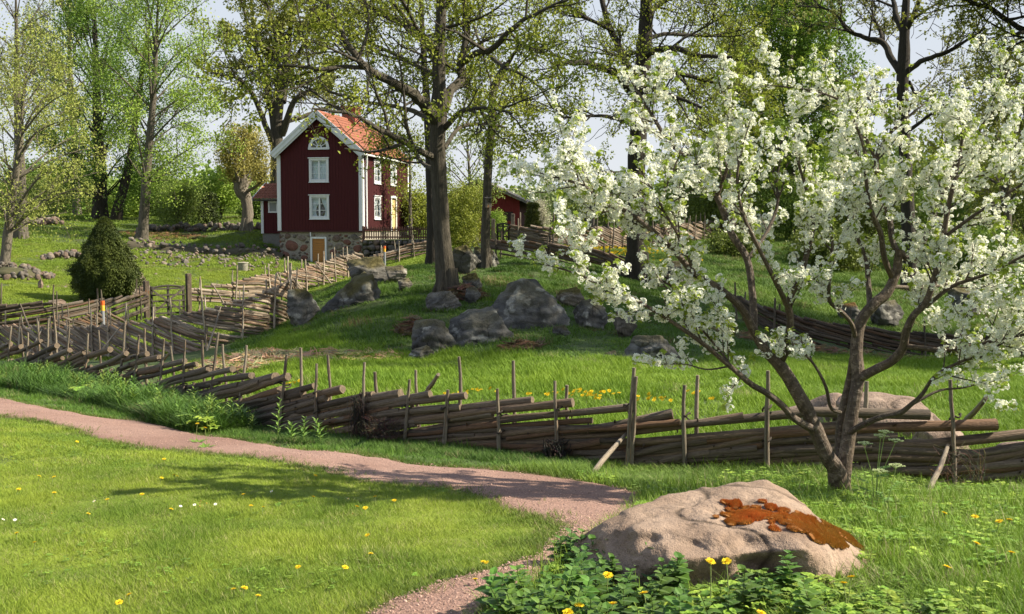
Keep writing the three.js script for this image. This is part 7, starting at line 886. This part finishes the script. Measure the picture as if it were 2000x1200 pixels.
[[850, 370], [864, 376], [692, 465], [1187, 465], [1225, 520], [1285, 527], [1530, 477], [1742, 525], [1830, 477], [1925, 495], [1455, 820], [1685, 822], [1810, 755], [1793, 665], [167, 700], [80, 655], [90, 440], [263, 457], [190, 376], [522, 490], [430, 560], [835, 537], [630, 955], [580, 993], [1140, 928], [1193, 922], [1260, 960], [788, 385], [1540, 373], [800, 293], [375, 208], [262, 380], [1783, 532], [2320, 880], [2360, 795], [2375, 798]].sort((a, b) => a[1] - b[1]).map((q, i) => [...q, Math.floor(i / 8)]).sort((a, b) => a[0] - b[0]).forEach(([x, y, k], i, all) => { const n = all.slice(0, i).filter((q) => q[2] === k).length; dandelion(x * 0.4, 780 + y * 0.4, 0.055, 'small lawn dandelion, ' + ORD[n] + ' from left in the ' + ['row nearest the path', 'second row below the path', 'middle row of the lawn', 'row above the lowest', 'lowest row of the lawn'][k], 'dandelions in the mown lawn', 0.62 + 0.2 * Math.abs(Math.sin(x))); });
{ // daisies
  const g = (() => { const P = []; for (let i = 0; i < 14; i++) { const a = i / 14 * 6.283, c = Math.cos(a), s = Math.sin(a), w = 0.0022; P.push(c * 0.003 - s * w, 0, s * 0.003 + c * w, c * 0.012, 0.002, s * 0.012, c * 0.003 + s * w, 0, s * 0.003 - c * w); } const q = new THREE.BufferGeometry(); q.setAttribute('position', new THREE.Float32BufferAttribute(P, 3)); q.computeVertexNormals(); return q; })(), w = std({ color: col(0.85, 0.85, 0.83), side: THREE.DoubleSide }), y = std({ color: col(0.7, 0.45, 0.03) }), r = rng(12);
  for (const [di, [x, yy]] of [[882, 563], [950, 556], [975, 562], [980, 535], [1008, 548], [1052, 553], [975, 545], [73, 632], [252, 597], [15, 630], [460, 537], [1326, 488], [1700, 525], [1722, 600]].sort((a, b) => a[0] - b[0]).entries()) { const p = G(x * 0.4, 780 + yy * 0.4), o = thing('daisy', 'tiny white lawn daisy, ' + ORD[di] + ' of the daisies counted from the left', 'daisy', p, r() * 6, 'daisies in the mown lawn'); mesh('stem', stick([V3(0, 0, 0), V3(0, 0.05, 0)], [0.0012, 0.001], 4), stalkMat, o); const f = mesh('petals', g, w, o); f.position.y = 0.05; f.rotation.x = 0.5; mesh('eye', new THREE.SphereGeometry(0.0042, 8, 5), y, f); }
}
{ // dandelions of the meadow and of the far field, seen as yellow specks
  const r = rng(15), put = (label, pts, s) => tag(instances('meadow_flowers', headGeo, petalMat, pts.map((p) => new THREE.Matrix4().compose(p.clone().add(V3(0, 0.14 + 0.05 * r(), 0)), new THREE.Quaternion().setFromEuler(new THREE.Euler(r() * 0.8, 0, r() * 0.8)), V3(s, s, s))), null), label, 'flowers', null, 'stuff');
  const grp = (list, n, sp, d) => list.flatMap(([u, v]) => { const c = G(u, v, 10); return Array.from({ length: n }, () => ground(c.x + (r() - 0.5) * sp, c.z + (r() - 0.5) * sp)); });
  put('yellow dandelions scattered in the meadow behind the near fence', grp([[590, 768], [940, 790], [1060, 795], [1110, 792], [1135, 800], [1160, 793], [1180, 798], [1260, 803], [1280, 806], [1365, 795], [880, 800], [520, 758]], 7, 0.42), 1.25);
  put('yellow dandelions colouring the field behind the pale fence', grp([[1175, 494], [1200, 492], [1225, 490], [1245, 496], [1150, 498], [1190, 500], [1270, 500]], 50, 4), 2.2);
}
// cow parsley by the trunk
function parsley(label, u, d, h, heads, seed) {
  const r = rng(seed), o = thing('cow_parsley', label, 'wildflower', at0(u, d)), st = [], fl = [], lv = [];
  for (const [x, y, z] of heads) { const top = V3(x, h * y, z), mid = V3(x * 0.3, h * y * 0.55, z * 0.3); st.push(stick([V3(0, -0.02, 0), mid, top], [0.004, 0.003, 0.002], 5)); for (let i = 0; i < 9; i++) { const a = i * 2.4, q = 0.045 * Math.sqrt(i / 9 + 0.06), e = V3(top.x + Math.cos(a) * q, top.y + 0.03 - q * 0.25, top.z + Math.sin(a) * q); st.push(stick([top, e], [0.0012, 0.0009], 3)); for (let k = 0; k < 16; k++) { const b = new THREE.IcosahedronGeometry(0.0026, 0); b.translate(e.x + (r() - 0.5) * 0.02, e.y + (r() - 0.5) * 0.006, e.z + (r() - 0.5) * 0.02); fl.push(b); } } }
  for (let i = 0; i < 5; i++) { const a = r() * 6.28; lv.push([V3(0, h * (0.15 + 0.1 * i), 0), a]); }
  mesh('stem', merge(st), std({ color: col(0.24, 0.32, 0.08) }), o); mesh('umbels', merge(fl), std({ color: col(0.46, 0.52, 0.25) }), o); mesh('leaves', plantGeo((P, C) => { for (const [p, a] of lv) for (let k = 0; k < 9; k++) { const t = 0.3 + 0.08 * k, b = a + (k % 2 ? 0.9 : -0.9) * (1 - t * 0.6), c = p.clone().add(V3(Math.cos(a), 0.4, Math.sin(a)).multiplyScalar(0.14 * t)), d = V3(Math.cos(b), 0.2, Math.sin(b)).normalize(); leafTris(P, C, c, d, V3(-d.x * d.y, 1 - d.y * d.y, -d.z * d.y).normalize(), 0.05, 0.01, [0.14, 0.26, 0.035], 1); } }), herbMat, o);
}
parsley('tall cow parsley with pale umbels right of the blossoming trunk', 1722, 7.2, 0.52, [[-0.09, 0.86, 0.02], [0.05, 1, 0], [0.11, 0.9, 0.03], [0.04, 0.93, -0.05]], 1); parsley('smaller cow parsley going to seed, nearer the front boulder', 1745, 6.4, 0.36, [[-0.05, 0.9, 0], [0.04, 1, 0.02]], 2); 
// tangles of dead twigs and stems at the fence, hay, bracken
function tangle(name, label, c, n, w, h, tone, seed, up = 0.3, thick = 0.0035) {
  const r = rng(seed), o = thing(name, label, 'twigs', c), L = []; for (let i = 0; i < n; i++) { const a = r() * 6.28, q = Math.sqrt(r()), p = V3(Math.cos(a) * q * w * 0.5, r() * h * 0.4, Math.sin(a) * q * 0.12), e = V3((r() - 0.5) * w * 0.9, h * (up + (1 - up) * r()), (r() - 0.5) * 0.25), m = p.clone().lerp(e, 0.5).add(V3((r() - 0.5) * w * 0.5, (r() - 0.3) * h * 0.3, (r() - 0.5) * 0.1)); L.push(stick(curve([p, m, e], 6), [thick, thick, thick * 0.9, thick * 0.8, thick * 0.7, thick * 0.6, thick * 0.4], 4, { color: col(tone[0] * (0.6 + 0.8 * r()), tone[1] * (0.6 + 0.8 * r()), tone[2] * (0.6 + 0.8 * r())) })); }
  const m = mesh('twigs', merge(L), M.rail, o); m.userData.kind = 'stuff';
}
const fA2 = (u, off) => { const q = FA.P(sOf(u)), [x, z] = FA.front(q, off); return ground(x, z); };
tangle('twig_tangle', 'bushy tangle of dead brown twigs leaning on the near fence', fA2(775, 0.2), 150, 0.46, 0.30, [0.16, 0.115, 0.08], 1); tangle('twig_tangle', 'hanging bunch of dead roots on the near fence left of the twig bush', fA2(716, 0.1), 90, 0.22, 0.52, [0.10, 0.075, 0.055], 2, 0.6); tangle('twig_tangle', 'dark root stump with fibres at the fence foot above the path bend', fA2(1098, 0.12), 120, 0.26, 0.22, [0.06, 0.045, 0.035], 3, 0.2, 0.006); tangle('dry_stems', 'pale dry stems beside the right fence brace', fA2(1850, 0.25), 34, 0.5, 0.42, [0.34, 0.28, 0.2], 4, 0.5, 0.0025);
{
  const hay = (label, u, v, w, dp, n, seed, tone, from = 12, hgt = 0.06) => { const r = rng(seed), c = G(u, v, from), mats = [], cs = [], q = new THREE.Quaternion(); for (let i = 0; i < n; i++) { const a = r() * 6.28, k = Math.sqrt(r()), x = c.x + Math.cos(a) * k * w, z = c.z + Math.sin(a) * k * dp, y = H(x, z) + r() * hgt * (1 - k) + 0.03; q.setFromEuler(new THREE.Euler((r() - 0.5) * 0.9, r() * 6.28, (r() - 0.5) * 0.9)); const s = 0.6 + r(); mats.push(new THREE.Matrix4().compose(V3(x, y, z), q, V3(s, s, s))); cs.push(col(tone[0] * (0.7 + 0.6 * r()), tone[1] * (0.7 + 0.6 * r()), tone[2] * (0.7 + 0.6 * r()))); } const g = (() => { const L = []; const rr = rng(3); for (let i = 0; i < 7; i++) L.push(stick([V3((rr() - 0.5) * 0.1 - 0.12, 0, (rr() - 0.5) * 0.1), V3(0, 0.03 * rr(), (rr() - 0.5) * 0.1), V3(0.12 + (rr() - 0.5) * 0.1, 0, (rr() - 0.5) * 0.12)], [0.004, 0.004, 0.003], 3)); return merge(L); })(); tag(instances('dry_litter', g, std({ color: col(1, 1, 1) }), mats, cs), label, 'straw', null, 'stuff'); };
  hay('pale hay lying on the grass between the two left fences', 470, 712, 1.0, 1.6, 620, 1, [0.42, 0.32, 0.18], 20, 0.12); hay('thin hay strewn along the foot of the mound', 640, 700, 1.4, 0.7, 160, 2, [0.36, 0.28, 0.16], 18); hay('brown dead bracken beside the squat boulder of the mound', 805, 650, 0.32, 0.35, 200, 3, [0.20, 0.125, 0.07], 18, 0.35); hay('brown dead bracken at the foot of the great oak', 905, 580, 0.5, 0.4, 260, 4, [0.16, 0.10, 0.06], 22, 0.3); hay('dead bracken under the broad flat-topped boulder', 1015, 682, 0.35, 0.25, 120, 5, [0.17, 0.10, 0.05], 18, 0.15); hay('straw lying at the foot of the shaded fence on the right', 1620, 690, 3.0, 0.5, 420, 6, [0.24, 0.18, 0.09], 20, 0.1); hay('brown leaf litter on the slope below the linden roots', 300, 462, 3.5, 1.5, 500, 7, [0.24, 0.15, 0.07], 55, 0.2);
}
{ // loose grit and pebbles on the path
  const r = rng(91), mats = [], cs = [], q = new THREE.Quaternion();
  for (let i = 0; i < 9000; i++) { const j = Math.floor(Math.pow(r(), 0.7) * (PW.length - 2)), t = r(), a = PW[j][0].clone().lerp(PW[j + 1][0], t), b = PW[j][1].clone().lerp(PW[j + 1][1], t), p = a.lerp(b, 0.03 + 0.94 * r()); const s = 0.002 + 0.006 * r() * r() * r(); q.setFromEuler(new THREE.Euler(r() * 3, r() * 6, 0)); mats.push(new THREE.Matrix4().compose(V3(p.x, H(p.x, p.z) + 0.022 + 0.012 * fbm(p.x * 2.5, 3, p.z * 2.5, 3) + s * 0.3, p.z), q, V3(s * 1.3, s * 0.8, s))); const k = 0.6 + 0.9 * r(); cs.push(col(0.34 * k, 0.22 * k, 0.175 * k)); }
  tag(instances('path_grit', new THREE.IcosahedronGeometry(1, 1), std({ color: col(1, 1, 1) }), mats, cs), 'loose grit and pebbles on the footpath', 'gravel', null, 'stuff');
}
layPlants('lawn_weeds', 'small broad-leaved weeds and clover in the mown lawn', [elder(31), elder(32)], strew(6000, 3.4, 11, 95, (u, v, x, z) => (inside(LAWN, u, v) && !onPath(x, z) ? smooth(-0.1, 0.4, fbm(x * 1.1, 9, z * 1.1, 3)) : 0), -500, 1150), 96, 0.10, 0.2);
renderer.render(scene, camera);
